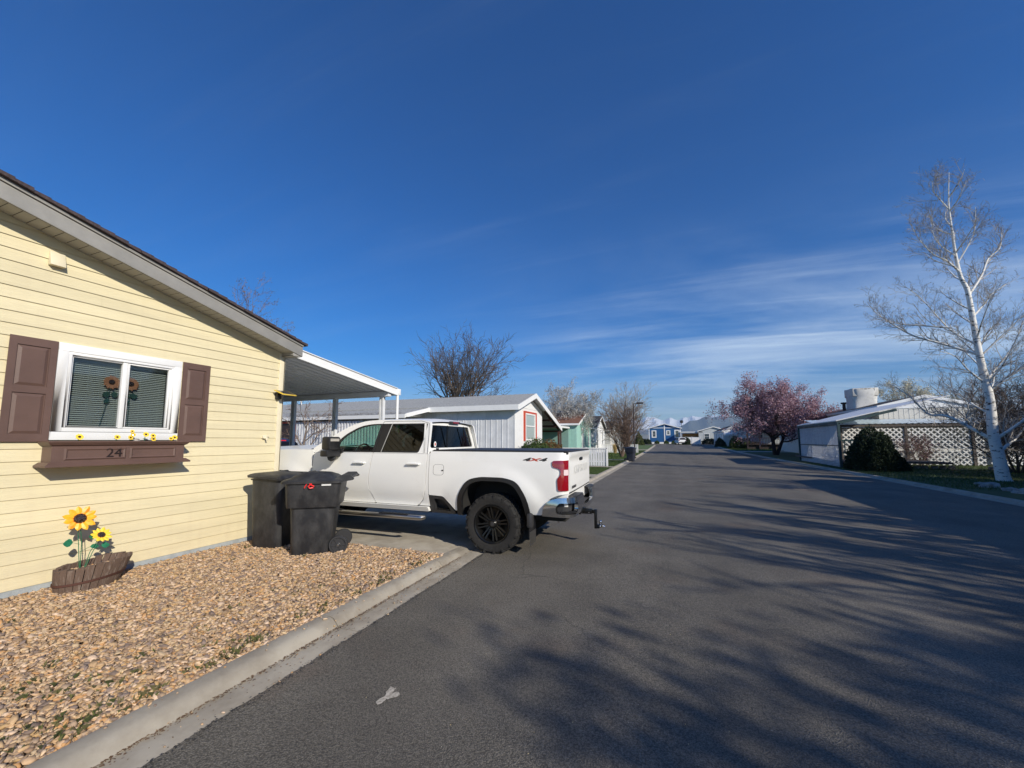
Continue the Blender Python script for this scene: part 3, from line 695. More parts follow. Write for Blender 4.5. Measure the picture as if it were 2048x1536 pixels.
mb.build('soffit',mt['soffit'],house,fixn=False)
mb=MB(); 
mb.box(WX-.0,XF-.015,4.90,5.05,RZ-.251*L-.012,RZ-.251*L+.045); mb.build('eave_return',mt['fascia'],house,bevel=.003)
# window: flat surround, vinyl frame, two sashes, blinds
win=MB()
def frame(mb,x0,x1,y0,y1,z0,z1,w,wb=None):
    wb=wb or w
    mb.box(x0,x1,y0,y1,z1-w,z1); mb.box(x0,x1,y0,y1,z0,z0+wb); mb.box(x0,x1,y0,y0+w,z0+wb,z1-w); mb.box(x0,x1,y1-w,y1,z0+wb,z1-w)
frame(win,WX-.01,WX+.034,2.192,3.392,1.605,2.678,.085,.09)
o=win.build('window',mt['white'],house,bevel=.004)
fr=MB(); frame(fr,WX-.05,WX+.026,2.275,3.309,1.693,2.595,.034,.05); o2=fr.build('window_frame',mt['white'],o,bevel=.003)
fr=MB(); frame(fr,WX-.045,WX-.005,2.309,2.815,1.742,2.562,.022); fr.box(WX-.04,WX+.012,2.768,2.812,1.743,2.561); fr.build('sash',mt['white'],o,bevel=.003)
fr=MB(); frame(fr,WX-.03,WX+.008,2.813,3.276,1.742,2.562,.024); fr.build('sash',mt['white'],o,bevel=.003)
g=MB(); g.box(WX-.032,WX-.028,2.33,2.77,1.763,2.541); g.build('pane',mt['glass'],o)
g=MB(); g.box(WX-.018,WX-.014,2.836,3.253,1.765,2.539); g.build('pane',mt['glass'],o)
bl=MB()
zz=1.76
while zz<2.50:
    bl.add([(WX-.080,2.315,zz),(WX-.096,2.315,zz+.0165),(WX-.096,3.27,zz+.0165),(WX-.080,3.27,zz)],[(0,1,2,3)]); zz+=.0235
bl.box(WX-.11,WX-.07,2.315,3.27,2.505,2.545)
for y in (2.5,2.75,3.0,3.2): bl.box(WX-.090,WX-.088,y,y+.002,1.76,2.51)
bl.build('blind',M('white venetian blind',(.50,.56,.52),.6),o,fixn=False)
rm=MB(); rm.box(WX-.9,WX-.125,2.0,3.6,1.5,2.8); rm.build('room',mt['interior'],o)
# shutters with raised panels
def shutter(y0,y1):
    mb=MB(); z0,z1=1.588,2.678; x0=WX+.006; x1=WX+.036; w=.055; cy=(y0+y1)/2
    mb.box(x0,x1-.012,y0+.01,y1-.01,z0+.01,z1-.01)
    mb.box(x1-.012,x1,y0,y0+w,z0,z1); mb.box(x1-.012,x1,y1-w,y1,z0,z1)
    for a,b_ in ((z0,z0+.075),(z1-.085,z1),(2.095,2.165)): mb.box(x1-.012,x1,y0+w,y1-w,a,b_)
    for a,b_ in ((z0+.075,2.095),(2.165,z1-.085)):
        i=.035; q=[(y0+w+.008,a+.008),(y1-w-.008,a+.008),(y1-w-.008,b_-.008),(y0+w+.008,b_-.008)]; r=[(y0+w+i,a+i),(y1-w-i,a+i),(y1-w-i,b_-i),(y0+w+i,b_-i)]
        mb.add([(x1-.012,*p) for p in q]+[(x1-.001,*p) for p in r],[(0,1,5,4),(1,2,6,5),(2,3,7,6),(3,0,4,7),(4,5,6,7)])
    mb.build('shutter',mt['brown'],house)
shutter(1.838,2.186); shutter(3.402,3.752)
# small gable vent hood
mb=MB(); mb.prism([(0,0),(.07,0),(.018,.155),(0,.155)],2.045,2.165,lambda u,v,d:(WX+.014+u,d,3.50+v)); mb.build('vent_hood',mt['trimy'],house,bevel=.004)
mb=MB(); mb.prism([(0,0),(.04,0),(.012,.05),(0,.05)],4.62,4.70,lambda u,v,d:(WX+.013+u,d,1.635+v)); mb.tube([(WX+.02,4.66,1.63),(WX+.06,4.66,1.64),(WX+.075,4.665,1.60)],.012); mb.tube([(WX+.05,4.66,1.64),(WX+.055,4.69,1.675)],.006); mb.box(WX+.045,WX+.055,4.68,4.72,1.672,1.682)
mb.build('wall_tap',mt['trimy'],house)
# solar light on the corner
sl_=E('solar_light','small solar light with yellow frame on the house corner','wall light',(WX+.02,4.84,2.36))
def sp(u,v,d): # tilted panel: u along y, v up-slope
    return Vector((.05+.17*(1-v)*1+d*.35, -.10+u*.26+ (1-v)*.04, .075*v+d*.9))
mb=MB(); mb.prism([(0,0),(1,0),(1,1),(0,1)],0,.018,sp); mb.build('frame',mt['tanyel'],sl_,bevel=.003)
mb=MB(); mb.prism([(.09,.09),(.91,.09),(.91,.91),(.09,.91)],.0185,.021,sp); mb.build('solar_cell',mt['solar'],sl_)
mb=MB(); mb.box(-.01,.055,-.03,.05,-.06,.06); mb.beam((.03,.01,.0),(.12,.02,.04),.02,.02); mb.build('bracket',mt['black'],sl_,bevel=.004)
# ---------------------------------------------------------------- window planter box with house number
pb=E('window_box','long brown window box with number 24 under the window','planter',(WX+.016,2.77,1.32))
def bx(mb,*a): mb.box(*a)
mb=MB()
hw=.615
def ring(mb,z0,z1,o0,o1):   # moulding running round front and both ends; o = outset from the box body at bottom/top
    P0=[(0,-hw-o0),(.20+o0,-hw-o0),(.20+o0,hw+o0),(0,hw+o0)]; P1=[(0,-hw-o1),(.20+o1,-hw-o1),(.20+o1,hw+o1),(0,hw+o1)]
    mb.add([(x,y,z0) for x,y in P0]+[(x,y,z1) for x,y in P1],[(0,1,5,4),(1,2,6,5),(2,3,7,6)])
ring(mb,0,.018,.055,.055); ring(mb,.018,.05,.055,.018); ring(mb,.05,.218,.0,.0); ring(mb,.218,.232,.0,.022); ring(mb,.232,.262,.022,.045); ring(mb,.262,.275,.045,.045)
o_=.055; mb.add([(0,-hw-o_,0),(.2+o_,-hw-o_,0),(.2+o_,hw+o_,0),(0,hw+o_,0)],[(0,3,2,1)])
ring(mb,.05,.0501,.018,.0); 
o_=.045; a=[(0,-hw-o_),(.2+o_,-hw-o_),(.2+o_,hw+o_),(0,hw+o_)]; i_=[(0.02,-hw+.02),(.18,-hw+.02),(.18,hw-.02),(0.02,hw-.02)]
mb.add([(x,y,.275) for x,y in a]+[(x,y,.275) for x,y in i_]+[(x,y,.20) for x,y in i_],[(0,1,5,4),(1,2,6,5),(2,3,7,6),(3,0,4,7),(4,5,9,8),(5,6,10,9),(6,7,11,10),(7,4,8,11),(8,9,10,11)])
mb.build('box_body',mt['brown'],pb)
for (a,b_) in ((-.52,.005),(.041,.52)):
    mb=MB(); x=.2; q=[(a,.068),(b_,.068),(b_,.2),(a,.2)]; w=.014
    r=[(a+w,.068+w),(b_-w,.068+w),(b_-w,.2-w),(a+w,.2-w)]; r2=[(a+2*w,.068+2*w),(b_-2*w,.068+2*w),(b_-2*w,.2-2*w),(a+2*w,.2-2*w)]
    mb.add([(x+.001,*p) for p in q]+[(x+.012,*p) for p in r]+[(x+.003,*p) for p in r2],[(0,1,5,4),(1,2,6,5),(2,3,7,6),(3,0,4,7),(4,5,9,8),(5,6,10,9),(6,7,11,10),(7,4,8,11),(8,9,10,11)])
    mb.build('raised_panel',mt['brown'],pb)
text('house_number','24',.15,(.206,-.105,.136),(R(90),0,R(90)),mt['number'],pb,extrude=.004,bold=0)
# artificial sunflowers standing in the box
def leafshape(mb,c,dirv,up,L,w,m=0):
    c=Vector(c); d=Vector(dirv).normalized(); s=d.cross(Vector(up)).normalized(); P=[c]
    pts=[(0,0),(.25,.42),(.5,.5),(.8,.28),(1,0),(.8,-.28),(.5,-.5),(.25,-.42)]
    v=[c+d*L*a+s*w*b+Vector((0,0,-.15*L*a*a)) for a,b in pts]; mb.add(v,[(0,1,2,3,4,5,6,7)],m)
def flower(mbp,mbs,mbr,c,nrm,r,np_=11,seed=0,pet=.38,one=False):
    c=Vector(c); nrm=Vector(nrm).normalized(); u=nrm.orthogonal().normalized(); v=nrm.cross(u); rg=random.Random(seed)
    for layer in ((1,) if one else (0,1)):
        for i in range(np_):
            a=2*PI*(i+.5*layer)/np_+rg.uniform(-.05,.05); d=u*math.cos(a)+v*math.sin(a); s=nrm.cross(d)
            rr=r*(1 if layer else .93)*rg.uniform(.93,1.05); w=r*pet
            prof=[(.30,.35),(.5,.85),(.68,1.0),(.85,.72),(1.0,.0)]
            L=[c+d*rr*t+s*w*.5*q+nrm*(.10*r*(t-.3)-.0*layer+.02*r*layer) for t,q in prof]; Rr=[c+d*rr*t-s*w*.5*q+nrm*(.10*r*(t-.3)+.02*r*layer) for t,q in prof]; Md=[c+d*rr*t+nrm*(.10*r*(t-.3)+.05*r+.02*r*layer) for t,q in prof]
            k=len(prof); mbp.add(L+Md+Rr,[(j,j+1,k+j+1,k+j) for j in range(k-1)]+[(k+j,k+j+1,2*k+j+1,2*k+j) for j in range(k-1)])
    n=14
    for (r0,r1,h0,h1,tgt) in ((.40,.36,.05,.09,mbr),):
        A=[c+(u*math.cos(2*PI*j/n)+v*math.sin(2*PI*j/n))*r*r0+nrm*r*h0 for j in range(n)]; B=[c+(u*math.cos(2*PI*j/n)+v*math.sin(2*PI*j/n))*r*r1+nrm*r*h1 for j in range(n)]
        tgt.add(A+B,[(j,(j+1)%n,n+(j+1)%n,n+j) for j in range(n)])
    rows=[(.37,.08),(.33,.16),(.22,.22),(.10,.25)]; V=[]
    for (q,h) in rows: V+=[c+(u*math.cos(2*PI*j/n)+v*math.sin(2*PI*j/n))*r*q+nrm*r*h for j in range(n)]
    mbs.add(V,[(i*n+j,i*n+(j+1)%n,(i+1)*n+(j+1)%n,(i+1)*n+j) for i in range(3) for j in range(n)]+[tuple(3*n+j for j in range(n))])
spots=[(-.40,[(0,.085,.036)],'leftmost little yellow sunflower pick in the window box'),
 (-.075,[(0,.085,.032)],'single small yellow sunflower second from the left in the box'),
 (.062,[(.0,.155,.022),(.012,.115,.026),(-.012,.08,.03)],'tall leafy stem of tiny yellow buds in the window box'),
 (.20,[(0,.12,.034)],'higher yellow sunflower right of the leafy stem'),
 (.275,[(0,.105,.032),(.005,.065,.032)],'pair of stacked small sunflowers right of the box centre'),
 (.50,[(.012,.085,.034),(-.03,.07,.026)],'rightmost yellow sunflower pick in the window box')]
for i,(y,fl,lab) in enumerate(spots):
    s_=E('artificial_sunflower',lab,'artificial flower',(WX+.016+.15,2.77+y,1.555),group='small artificial sunflowers in the window box')
    pm_,sd_,rn_,st_=MB(),MB(),MB(),MB()
    for j,(dy,h,r) in enumerate(fl):
        pm_,sd_,rn_=MB(),MB(),MB(); flower(pm_,sd_,rn_,(.02,dy,h),(1,.1*(j-.5),.35),r,9,i*7+j,.5)
        q=pm_.build('petals',mt['petal2'],s_,fixn=False); sd_.build('flower_centre',mt['seed'],q,fixn=False); rn_.build('ring',mt['seedring'],q,fixn=False); st_.tube([(0,dy*.3,-.03),(.0,dy*.7,h*.6),(.012,dy,h)],.0035,5)
    for a in range(7): leafshape(st_,(0,0,.025+.008*a),(math.cos(a*2.3)+.4,math.sin(a*2.3)*1.3,.35),(0,0,1),.045,.034)
    st_.build('stem',mt['stakeg'],s_,fixn=False)
mb=MB(); mb.ball((0,0,0),.035,9,6,sc=(1,1.1,.75)); o=mb.build('pebble',mt['rock'],loc=(WX+.17,2.885,1.60)); tag(o,'small grey rock between flowers in the window box','stone')
# two dull sunflower shapes modelled behind the panes, before the blind
for (yy,lab) in ((2.700,'large sunflower shape behind the left pane'),(2.885,'large sunflower shape behind the right pane')):
    s_=E('window_sunflower',lab,'ornament',(WX-.055,yy,1.75),group='sunflower shapes behind the window glass')
    pm_,sd_,rn_,st_=MB(),MB(),MB(),MB()
    flower(pm_,sd_,rn_,(0,0,.555),(1,0,.05),.088,10,3,.36); st_.tube([(0,-.08 if yy<2.8 else 0,0),(0,-.03 if yy<2.8 else 0,.3),(0,0,.55)],.003,5)
    leafshape(st_,(0,0,.40),(0.05,1,.25),(1,0,0),.085,.075); leafshape(st_,(0,0,.40),(0.05,-1,.15),(1,0,0),.085,.075); leafshape(st_,(0,0,.34),(0.05,-.8,-.3),(1,0,0),.07,.06)
    pm_.build('petals',mt['petaldull'],s_,fixn=False); sd_.build('flower_centre',mt['seed'],s_,fixn=False); rn_.build('ring',mt['petaldull'],s_,fixn=False); st_.build('stem',mt['leafdull'],s_,fixn=False)
# ---------------------------------------------------------------- half-barrel planter by the wall
bp_=E('barrel_planter','weathered brown half barrel planter standing on the gravel by the wall','planter',(-5.93,2.50,.0))
A0,B0=.28,.20   # half length at the rim (along wall) / half depth
mb=MB(); ns=26; H=.29
rgb=random.Random(7)
for i in range(ns):
    a0=2*PI*i/ns+.012; a1=2*PI*(i+1)/ns-.012; hh=H+rgb.uniform(-.012,.012); j=rgb.uniform(-.004,.004)
    V=[]
    for (z,k) in ((-.05,.86),(.09,.93),(.19,.975),(hh,1.0)):
        for (a,q) in ((a0,1),(a1,1),(a1,.87),(a0,.87)):
            kk=k*(1+j); V.append((B0*kk*q*math.cos(a)*(1 if q==1 else .93),A0*kk*q*math.sin(a),z+ .0*z))
    F=[(0,3,2,1),(12,13,14,15)]
    for lv in range(3):
        for s in range(4): F.append((lv*4+s,lv*4+(s+1)%4,lv*4+4+(s+1)%4,lv*4+4+s))
    mb.add(V,F)
# lean: rim spreads toward the right end
mb.v=[(x+.03*z*4*(1-0), y+z*.28*(.5+ y/A0*.5), z+ (.02*(y/A0)*min(1,z/.1) if z>0 else 0)) for x,y,z in mb.v]
mb.build('staves',mt['wood'],bp_)
for zc in (.135,):
    mb=MB(); n=40; V=[]
    for (dz,k) in ((-.011,.958),(-.011,.985),(.011,.99),(.011,.962)):
        for j in range(n):
            a=2*PI*j/n; x,y,z=B0*k*math.cos(a),A0*k*math.sin(a),zc+dz; V.append((x+.12*z,y+z*.28*(.5+y/A0*.5),z+.02*(y/A0)*min(1,z/.1)))
    mb.add(V,[(q*n+j,q*n+(j+1)%n,((q+1)%4)*n+(j+1)%n,((q+1)%4)*n+j) for q in range(4) for j in range(n)]); mb.build('hoop',mt['rust'],bp_)
mb=MB(); n=24; mb.add([(B0*.84*math.cos(2*PI*j/n)+.02,A0*.88*math.sin(2*PI*j/n)+.03,.205+.012*math.sin(j*2.3)) for j in range(n)]+[(0.02,.03,.225)],[(j,(j+1)%n,n) for j in range(n)]); mb.build('soil_fill',mt['soil'],bp_)
def pile(name,n,fn,seed,parent,smin=.010,smax=.022):
    mb=MB(); rg=random.Random(seed)
    for i in range(n):
        x,y,z=fn(rg); s=rg.uniform(smin,smax); a=rg.uniform(0,6)
        vs=[]
        for (vx,vy,vz) in ((-1,0,0),(-.3,-.8,0.1),(.7,-.6,0),(1,.2,.1),(.2,.9,0),(-.6,.7,0),(0,0,.6),(0,0,-.5)):
            vx*=rg.uniform(.8,1.3); vy*=rg.uniform(.7,1.1); vs.append((x+s*(vx*math.cos(a)-vy*math.sin(a)),y+s*(vx*math.sin(a)+vy*math.cos(a)),z+s*vz))
        mb.add(vs,[(i0,(i0+1)%6,6) for i0 in range(6)]+[((i0+1)%6,i0,7) for i0 in range(6)])
    return mb.build(name,mt['stone'],parent,fixn=False)
pile('pebble_fill',150,lambda r:(r.uniform(-.12,.12)+.02,r.uniform(-.2,.22)+.03,.218+r.uniform(0,.012)),4,bp_)['kind']='stuff'
# metal sunflower stakes
def stake(name,lab,base,fl,r,leaves,nrm,mat,lean):
    s_=E(name,lab,'garden ornament',base,group='metal sunflower stakes in the barrel planter')
    pm_,sd_,rn_,st_,lf=MB(),MB(),MB(),MB(),MB()
    flower(pm_,sd_,rn_,fl,nrm,r,11,1,.40,one=True)
    for d in (-.012,.012): st_.tube([(0,0,-.08),(fl[0]*.4,fl[1]*.5+d,fl[2]*.5),(fl[0]-.01,fl[1]+d*.8,fl[2]-r*.3)],.0035,6)
    for (c,d,L,w) in leaves:
        lf=MB(); leafshape(lf,c,d,(1,0,.3),L,w); lf.build('leaf',mt['stakeg'],s_,fixn=False); st_.tube([(fl[0]*c[2]/fl[2],fl[1]*c[2]/fl[2],c[2]-.03),c],.002,4)
    pm_.build('petals',mat,s_,fixn=False); sd_.build('flower_centre',mt['seed'],s_,fixn=False); rn_.build('ring',mt['seedring'],s_,fixn=False); st_.build('stem',mt['stakeg'],s_,fixn=False)
    return s_
stake('metal_sunflower','tall orange metal sunflower with shiny dark centre',(-5.96,2.45,.22),(.03,-.055,.545),.138,[((.03,-.09,.30),(.1,-1,.25),.085,.085),((.0,.06,.22),(.1,1,.1),.075,.05)],(1,-.15,.28),mt['petal'],0)
stake('metal_sunflower','shorter lemon yellow metal sunflower leaning right beside the taller one',(-5.96,2.46,.22),(.04,.12,.335),.094,[((.02,.055,.30),(.05,.2,.95),.08,.075),((.03,.13,.22),(.1,1,.0),.075,.065)],(1,.05,.75),mt['petal2'],0)

# ================================================================ CARPORT
cp=E('carport','white metal carport attached to the yellow house over the driveway','carport')
def cz(y): return 3.14-.13*(y-5.4)
mb=MB(); XA,XB=-6.42,-14.5; n=20; y0,y1=4.97,8.32
# W-pan roof panels: ribs run down the slope (along Y)
npan=int((XA-XB)/.2); 
for i in range(npan):
    a=XA-.02-i*.2; prof=[(a,.0),(a-.135,.0),(a-.145,.055),(a-.19,.055),(a-.2,.0)]
    for (p,q) in zip(prof[:-1],prof[1:]):
        mb.add([(p[0],y0,cz(y0)+.03+p[1]),(q[0],y0,cz(y0)+.03+q[1]),(q[0],y1,cz(y1)+.03+q[1]),(p[0],y1,cz(y1)+.03+p[1])],[(0,1,2,3)])
mb.build('roof_panels',mt['whitegrey'],cp,fixn=False)
mb=MB()  # end fascia channel facing the street
for (z0,z1,x0,x1) in ((0,.012,XA-.05,XA+.03),(.012,.15,XA+.0,XA+.012),(.15,.165,XA-.05,XA+.04),(-.02,.0,XA-.01,XA+.032)):
    mb.add([(x0,y0,cz(y0)+z0),(x1,y0,cz(y0)+z0),(x1,y0,cz(y0)+z1),(x0,y0,cz(y0)+z1),(x0,y1,cz(y1)+z0),(x1,y1,cz(y1)+z0),(x1,y1,cz(y1)+z1),(x0,y1,cz(y1)+z1)],[(0,1,2,3),(4,7,6,5),(0,4,5,1),(1,5,6,2),(2,6,7,3),(3,7,4,0)])
mb.build('fascia',mt['white'],cp)
mb=MB(); mb.box(XB,XA+.04,y1,y1+.12,cz(y1)-.01,cz(y1)+.15); mb.build('gutter',mt['white'],cp,bevel=.008)
mb=MB(); mb.box(XB,XA-.02,8.02,8.14,cz(8.1)-.10,cz(8.1)+.03); mb.build('beam',mt['whitegrey'],cp,bevel=.006)
for x in (-6.66,-8.18,-9.68,-11.2,-12.8): 
    mb=MB()
    for (dx,dy) in ((-.045,0),(.035,0)): mb.box(x+dx-.018,x+dx+.022,8.04,8.12,.0,cz(8.1)-.1)
    mb.box(x-.03,x+.02,8.065,8.095,.0,cz(8.1)-.1)
    mb.build('post',mt['whitegrey'],cp)
mb=MB(); mb.tube([(XA+.0,8.36,cz(8.3)+.0),(XA,8.36,.1),(XA+.08,8.3,.06)],.035,10); mb.build('downpipe',mt['white'],cp,smooth=True)
# ================================================================ WHITE PICKUP
def make_pickup():
    T=E('pickup_truck','white four door pickup truck backed out of the carport with black wheels','pickup truck',(-2.41,6.25,.006),R(1.3))
    WS=.965
    def sm(a,b,t): t=max(0,min(1,(t-a)/(b-a))); return t*t*(3-2*t)
    def hw(x,z):
        w=.995-.25*(z-1.0)**2-.26*max(0,.80-z)**1.25+.006*math.exp(-((z-1.30)/.03)**2)
        for xc in (0,-4.04):
            d=math.hypot((x-xc)*.95,(z-.42)*1.0); w+=.038*(1-sm(.66,.86,d))
        w-=.012*math.exp(-((z-.70)/.05)**2)*(1-sm(.5,.7,1-abs((x+2.2)/1.6)) if 0 else 1)*(1 if -3.3<x<-1.1 else 0)
        if x<-4.5: w-=.45*((-4.5-x))**2
        return w*WS
    U0=.97; RR=.12
    def side(s,off=0.0):
        def f(u,v,d):
            if u<=U0: return Vector((u,s*(hw(u,v)+off-d),v))
            a=min((u-U0)/RR,PI/2); w=hw(U0,v)
            return Vector((U0+(RR+off-d)*math.sin(a),s*(w-RR+(RR+off-d)*math.cos(a)),v))
        return f
    UE=U0+RR*PI/2
    arch=lambda cx,g=0:[(cx+.54+g,.50),(cx+.50+g,.80,.12),(cx+.36+g*.7,1.0+g*.8,.14),(cx+.18,1.05+g,.1),(cx-.18,1.05+g,.1),(cx-.36-g*.7,1.0+g*.8,.14),(cx-.50-g,.80,.12),(cx-.54-g,.50)]
    W_=mt['carwhite']; dark=mt['darkgrey']
    for s in (-1,1):
        a=arch(0)
        bed=[(-1.045,1.43,.03),(UE,1.43,.0),(UE,.875,.0),(.98,.865,.05),(.83,.80,.06),(.73,.60,.03),(.72,.575,.01)]+[(.545,.575,.0)]+[(x,z,r[0] if r else .02) for x,z,*r in a[1:-1]]+[(-.545,.575,.0),(-.60,.56,.02),(-.68,.66,.03),(-.80,.765,.04),(-1.045,.775,.02)]
        mb=MB(); sheet(mb,rpoly(bed,.02,5),[],side(s),.075,.045); b=mb.build('bed_side',W_,T,smooth=True,angle=40)
        if s<0:
            mb=MB(); sheet(mb,rpoly([(-.97,1.075),(-.79,1.075),(-.79,1.235),(-.97,1.235)],.05),[rpoly([(-.967,1.078),(-.793,1.078),(-.793,1.232),(-.967,1.232)],.048)],side(s,.0015),.03,.004); mb.build('fuel_door',dark,T)
            mb=MB(); c=side(s,.0)(-.81,1.15,0); mb.box(c.x-.014,c.x+.012,c.y-.006,c.y+.003,c.z-.012,c.z+.006); mb.build('fuel_catch',mt['rim'],T)
        # wheel arch trims
        for cx in (0,-4.04):
            o=rpoly([(cx+.575,.50),(cx+.535,.80,.12),(cx+.385,1.025,.15),(cx+.19,1.075,.1),(cx-.19,1.075,.1),(cx-.385,1.025,.15),(cx-.535,.80,.12),(cx-.575,.50),(cx-.50,.50),(cx-.462,.79,.12),(cx-.335,.975,.13),(cx-.17,1.02,.1),(cx+.17,1.02,.1),(cx+.335,.975,.13),(cx+.462,.79,.12),(cx+.50,.50)],.01,5)
            mb=MB(); sheet(mb,o,[],side(s,.016),.06,.05); mb.build('arch_trim',mt['black'],T,smooth=True,angle=35)
            mb=MB(); P=rpoly(arch(cx,-.02),.05,5); k=len(P)
            A=[(x,s*.955*WS,z) for x,z in P]; B=[(x,s*.50,z) for x,z in P]
            mb.add(A+B,[(i,i+1,k+i+1,k+i) for i in range(k-1)]+[tuple(range(k,2*k))]); mb.build('wheel_well',mt['interior'],T)
        # bed step recess
        mb=MB(); o=rpoly([(-1.05,.50),(-.60,.50),(-.655,.60,.05),(-.785,.755,.06),(-1.05,.765)],.02); h=rpoly([(-.97,.545),(-.68,.545),(-.72,.62),(-.83,.715),(-.97,.72)],.02)
        sheet(mb,o,[h],side(s,-.006),.05,.10); sheet(mb,h,[],side(s,-.10),.05,0); mb.build('bed_step',dark,T,smooth=True,angle=35)
        mb=MB(); 
        for i in range(9): q=side(s,-.02)(-.95+i*.03,.56,0); mb.box(q.x,q.x+.014,min(q.y,q.y-s*.07),max(q.y,q.y-s*.07),.548,.572)
        mb.build('step_tread',mt['black'],T)
        # doors
        fd=[(-3.355,1.388,.02),(-2.125,1.388,.0),(-2.175,1.0,.3),(-2.165,.85,.2),(-2.06,.597,.02),(-3.0,.597,.02),(-3.355,.597,.02)]
        rd=[(-2.113,1.388,.0),(-1.10,1.388,.0),(-1.105,.86,.2),(-1.16,.70,.12),(-1.27,.597,.03),(-2.046,.597,.02),(-2.15,.84,.2),(-2.163,1.0,.3)]
        for nm,ol in (('front_door',fd),('rear_door',rd)):
            mb=MB(); sheet(mb,rpoly(ol,.02,6),[],side(s),.09,.035); d=mb.build(nm,W_,T,smooth=True,angle=40)
            hx=-2.36 if nm=='front_door' else -1.32
            mb=MB(); c=[side(s,.035)(hx+dx,1.235+.004*math.cos(dx*20),0) for dx in (-.10,-.05,0,.05,.10)]
            mb.tube([side(s,-.005)(hx-.112,1.235,0)]+c+[side(s,-.005)(hx+.112,1.235,0)],[.010,.017,.019,.020,.019,.018,.012],8)
            hd=mb.build('handle',W_,d,smooth=True)
            mb=MB(); q=side(s,.001); mb.add([q(hx-.075,1.205,0),q(hx+.075,1.205,0),q(hx+.06,1.262,0),q(hx-.06,1.262,0)],[(0,1,2,3)]); mb.build('handle_cup',mt['greyside'],d)
        # cab side frame over belt
        def up(s,off=0.0):
            def f(u,v,d): return Vector((u,s*((.951-.0-.30*(v-1.40))*WS+off-d),v))
            return f
        ol=rpoly([(-1.085,1.392,.0),(-1.125,1.89,.05),(-1.36,1.93,.1),(-2.2,1.937,.2),(-2.45,1.917,.15),(-2.72,1.845,.2),(-3.03,1.68,.2),(-3.40,1.465,.03),(-3.40,1.392,.0)],.05,6)
        hole=rpoly([(-1.265,1.402,.04),(-1.20,1.62,.1),(-1.18,1.868,.03),(-2.25,1.872,.2),(-2.5,1.835,.15),(-2.77,1.70,.15),(-2.93,1.56,.05),(-2.96,1.402,.0)],.03,6)
        mb=MB(); sheet(mb,ol,[hole],up(s),.09,.04); mb.build('cab_side',W_,T,smooth=True,angle=40)
        # rear pillar below belt between door and bed
        mb=MB(); sheet(mb,[(-1.092,1.391),(-1.056,1.391),(-1.056,.60),(-1.25,.60),(-1.165,.68),(-1.115,.80),(-1.096,.95)],[],side(s,-.004),.09,.05); mb.build('cab_corner',W_,T,smooth=True)
        # black window frame, pillars
        mb=MB(); i2=rpoly([(-1.285,1.425,.04),(-1.225,1.62,.1),(-1.21,1.845,.03),(-1.87,1.85,.0),(-1.985,1.425,.0)],.02,5); i3=rpoly([(-2.155,1.425,.0),(-2.09,1.85,.0),(-2.25,1.848,.2),(-2.49,1.812,.15),(-2.74,1.69,.15),(-2.86,1.57,.05),(-2.87,1.425,.0)],.02,5)
        sheet(mb,hole,[i2,i3],up(s,-.010),.09,.02); mb.build('window_frame',mt['black'],T,smooth=True)
        mb=MB(); sheet(mb,i2,[],up(s,-.016),.2,0); mb.build('rear_side_window',mt['glassdark'],T,smooth=True)
        mb=MB(); sheet(mb,i3,[],up(s,-.016),.2,0); mb.build('front_side_window',mt['glassgreen'],T,smooth=True)
        mb=MB(); mb.beam(up(s,-.006)(-1.975,1.41,0),up(s,-.006)(-1.865,1.865,0),.010,.012); mb.build('window_strip',mt['steel'],T)
        mb=MB(); mb.tube([up(s,.001)(x,z,0) for x,z in ((-2.12,1.39),(-2.05,1.87),(-2.03,1.905),(-1.9,1.912),(-1.3,1.905),(-1.16,1.87),(-1.13,1.7),(-1.10,1.39))],.0035,5); mb.build('door_seam',mt['black'],T)
        # sill, running board
        mb=MB(); sheet(mb,rpoly([(-3.47,.592),(-1.06,.592),(-1.06,.52),(-3.47,.52)],.012),[],lambda u,v,d,s=s:Vector((u,s*((.985-2.2*(.592-v)**1.0*.3-d)*WS),v)),.12,.06); mb.build('sill',W_,T,smooth=True)
        mb=MB(); mb.tube([(-3.55,s*.98,.445),(-3.5,s*1.045,.445),(-2.3,s*1.05,.445),(-1.16,s*1.045,.445),(-1.12,s*1.03,.445),(-1.09,s*.97,.445)],[.03,.038,.038,.038,.038,.03],12); rb=mb.build('running_board',mt['steel'],T,smooth=True)
        for x0 in (-3.1,-1.85):
            mb=MB(); mb.box(x0,x0+.52,s*1.045-.030,s*1.045+.030,.470,.4875)
            for i in range(8): mb.box(x0+.03+i*.06,x0+.055+i*.06,s*1.045-.026,s*1.045+.026,.4875,.493)
            mb.build('step_pad',mt['black'],rb)
        # mirror
        m0=Vector((-2.83,s*1.13,1.47))
        mb=MB(); mb.box(m0.x-.05,m0.x+.12,m0.y-.125,m0.y+.125,m0.z-.03,m0.z+.185); mir=mb.build('mirror',mt['black'],T,bevel=.03)
        mb=MB(); mb.box(m0.x-.045,m0.x+.105,m0.y-.15,m0.y+.15,m0.z-.135,m0.z-.035); mb.build('lower_mirror',mt['black'],mir,bevel=.02)
        mb=MB(); mb.beam((m0.x+.02,s*.90,m0.z-.10),(m0.x+.02,s*1.05,m0.z-.10),.07,.09); mb.box(m0.x-.10,m0.x+.10,s*.93-.03,s*.93+.03,1.39,1.46); mb.tube([(m0.x-.03,s*1.00,m0.z-.16),(m0.x+.02,s*1.10,m0.z-.15)],[.05,.07],8); mb.build('mirror_arm',mt['black'],mir,bevel=.01)
        mb=MB()
        for dz in (.115,.14): mb.box(m0.x+.118,m0.x+.123,m0.y-.10,m0.y+.085,m0.z+dz,m0.z+dz+.011)
        mb.build('signal_strip',mt['amberl'],mir)
        # front fender
        a=arch(-4.04)
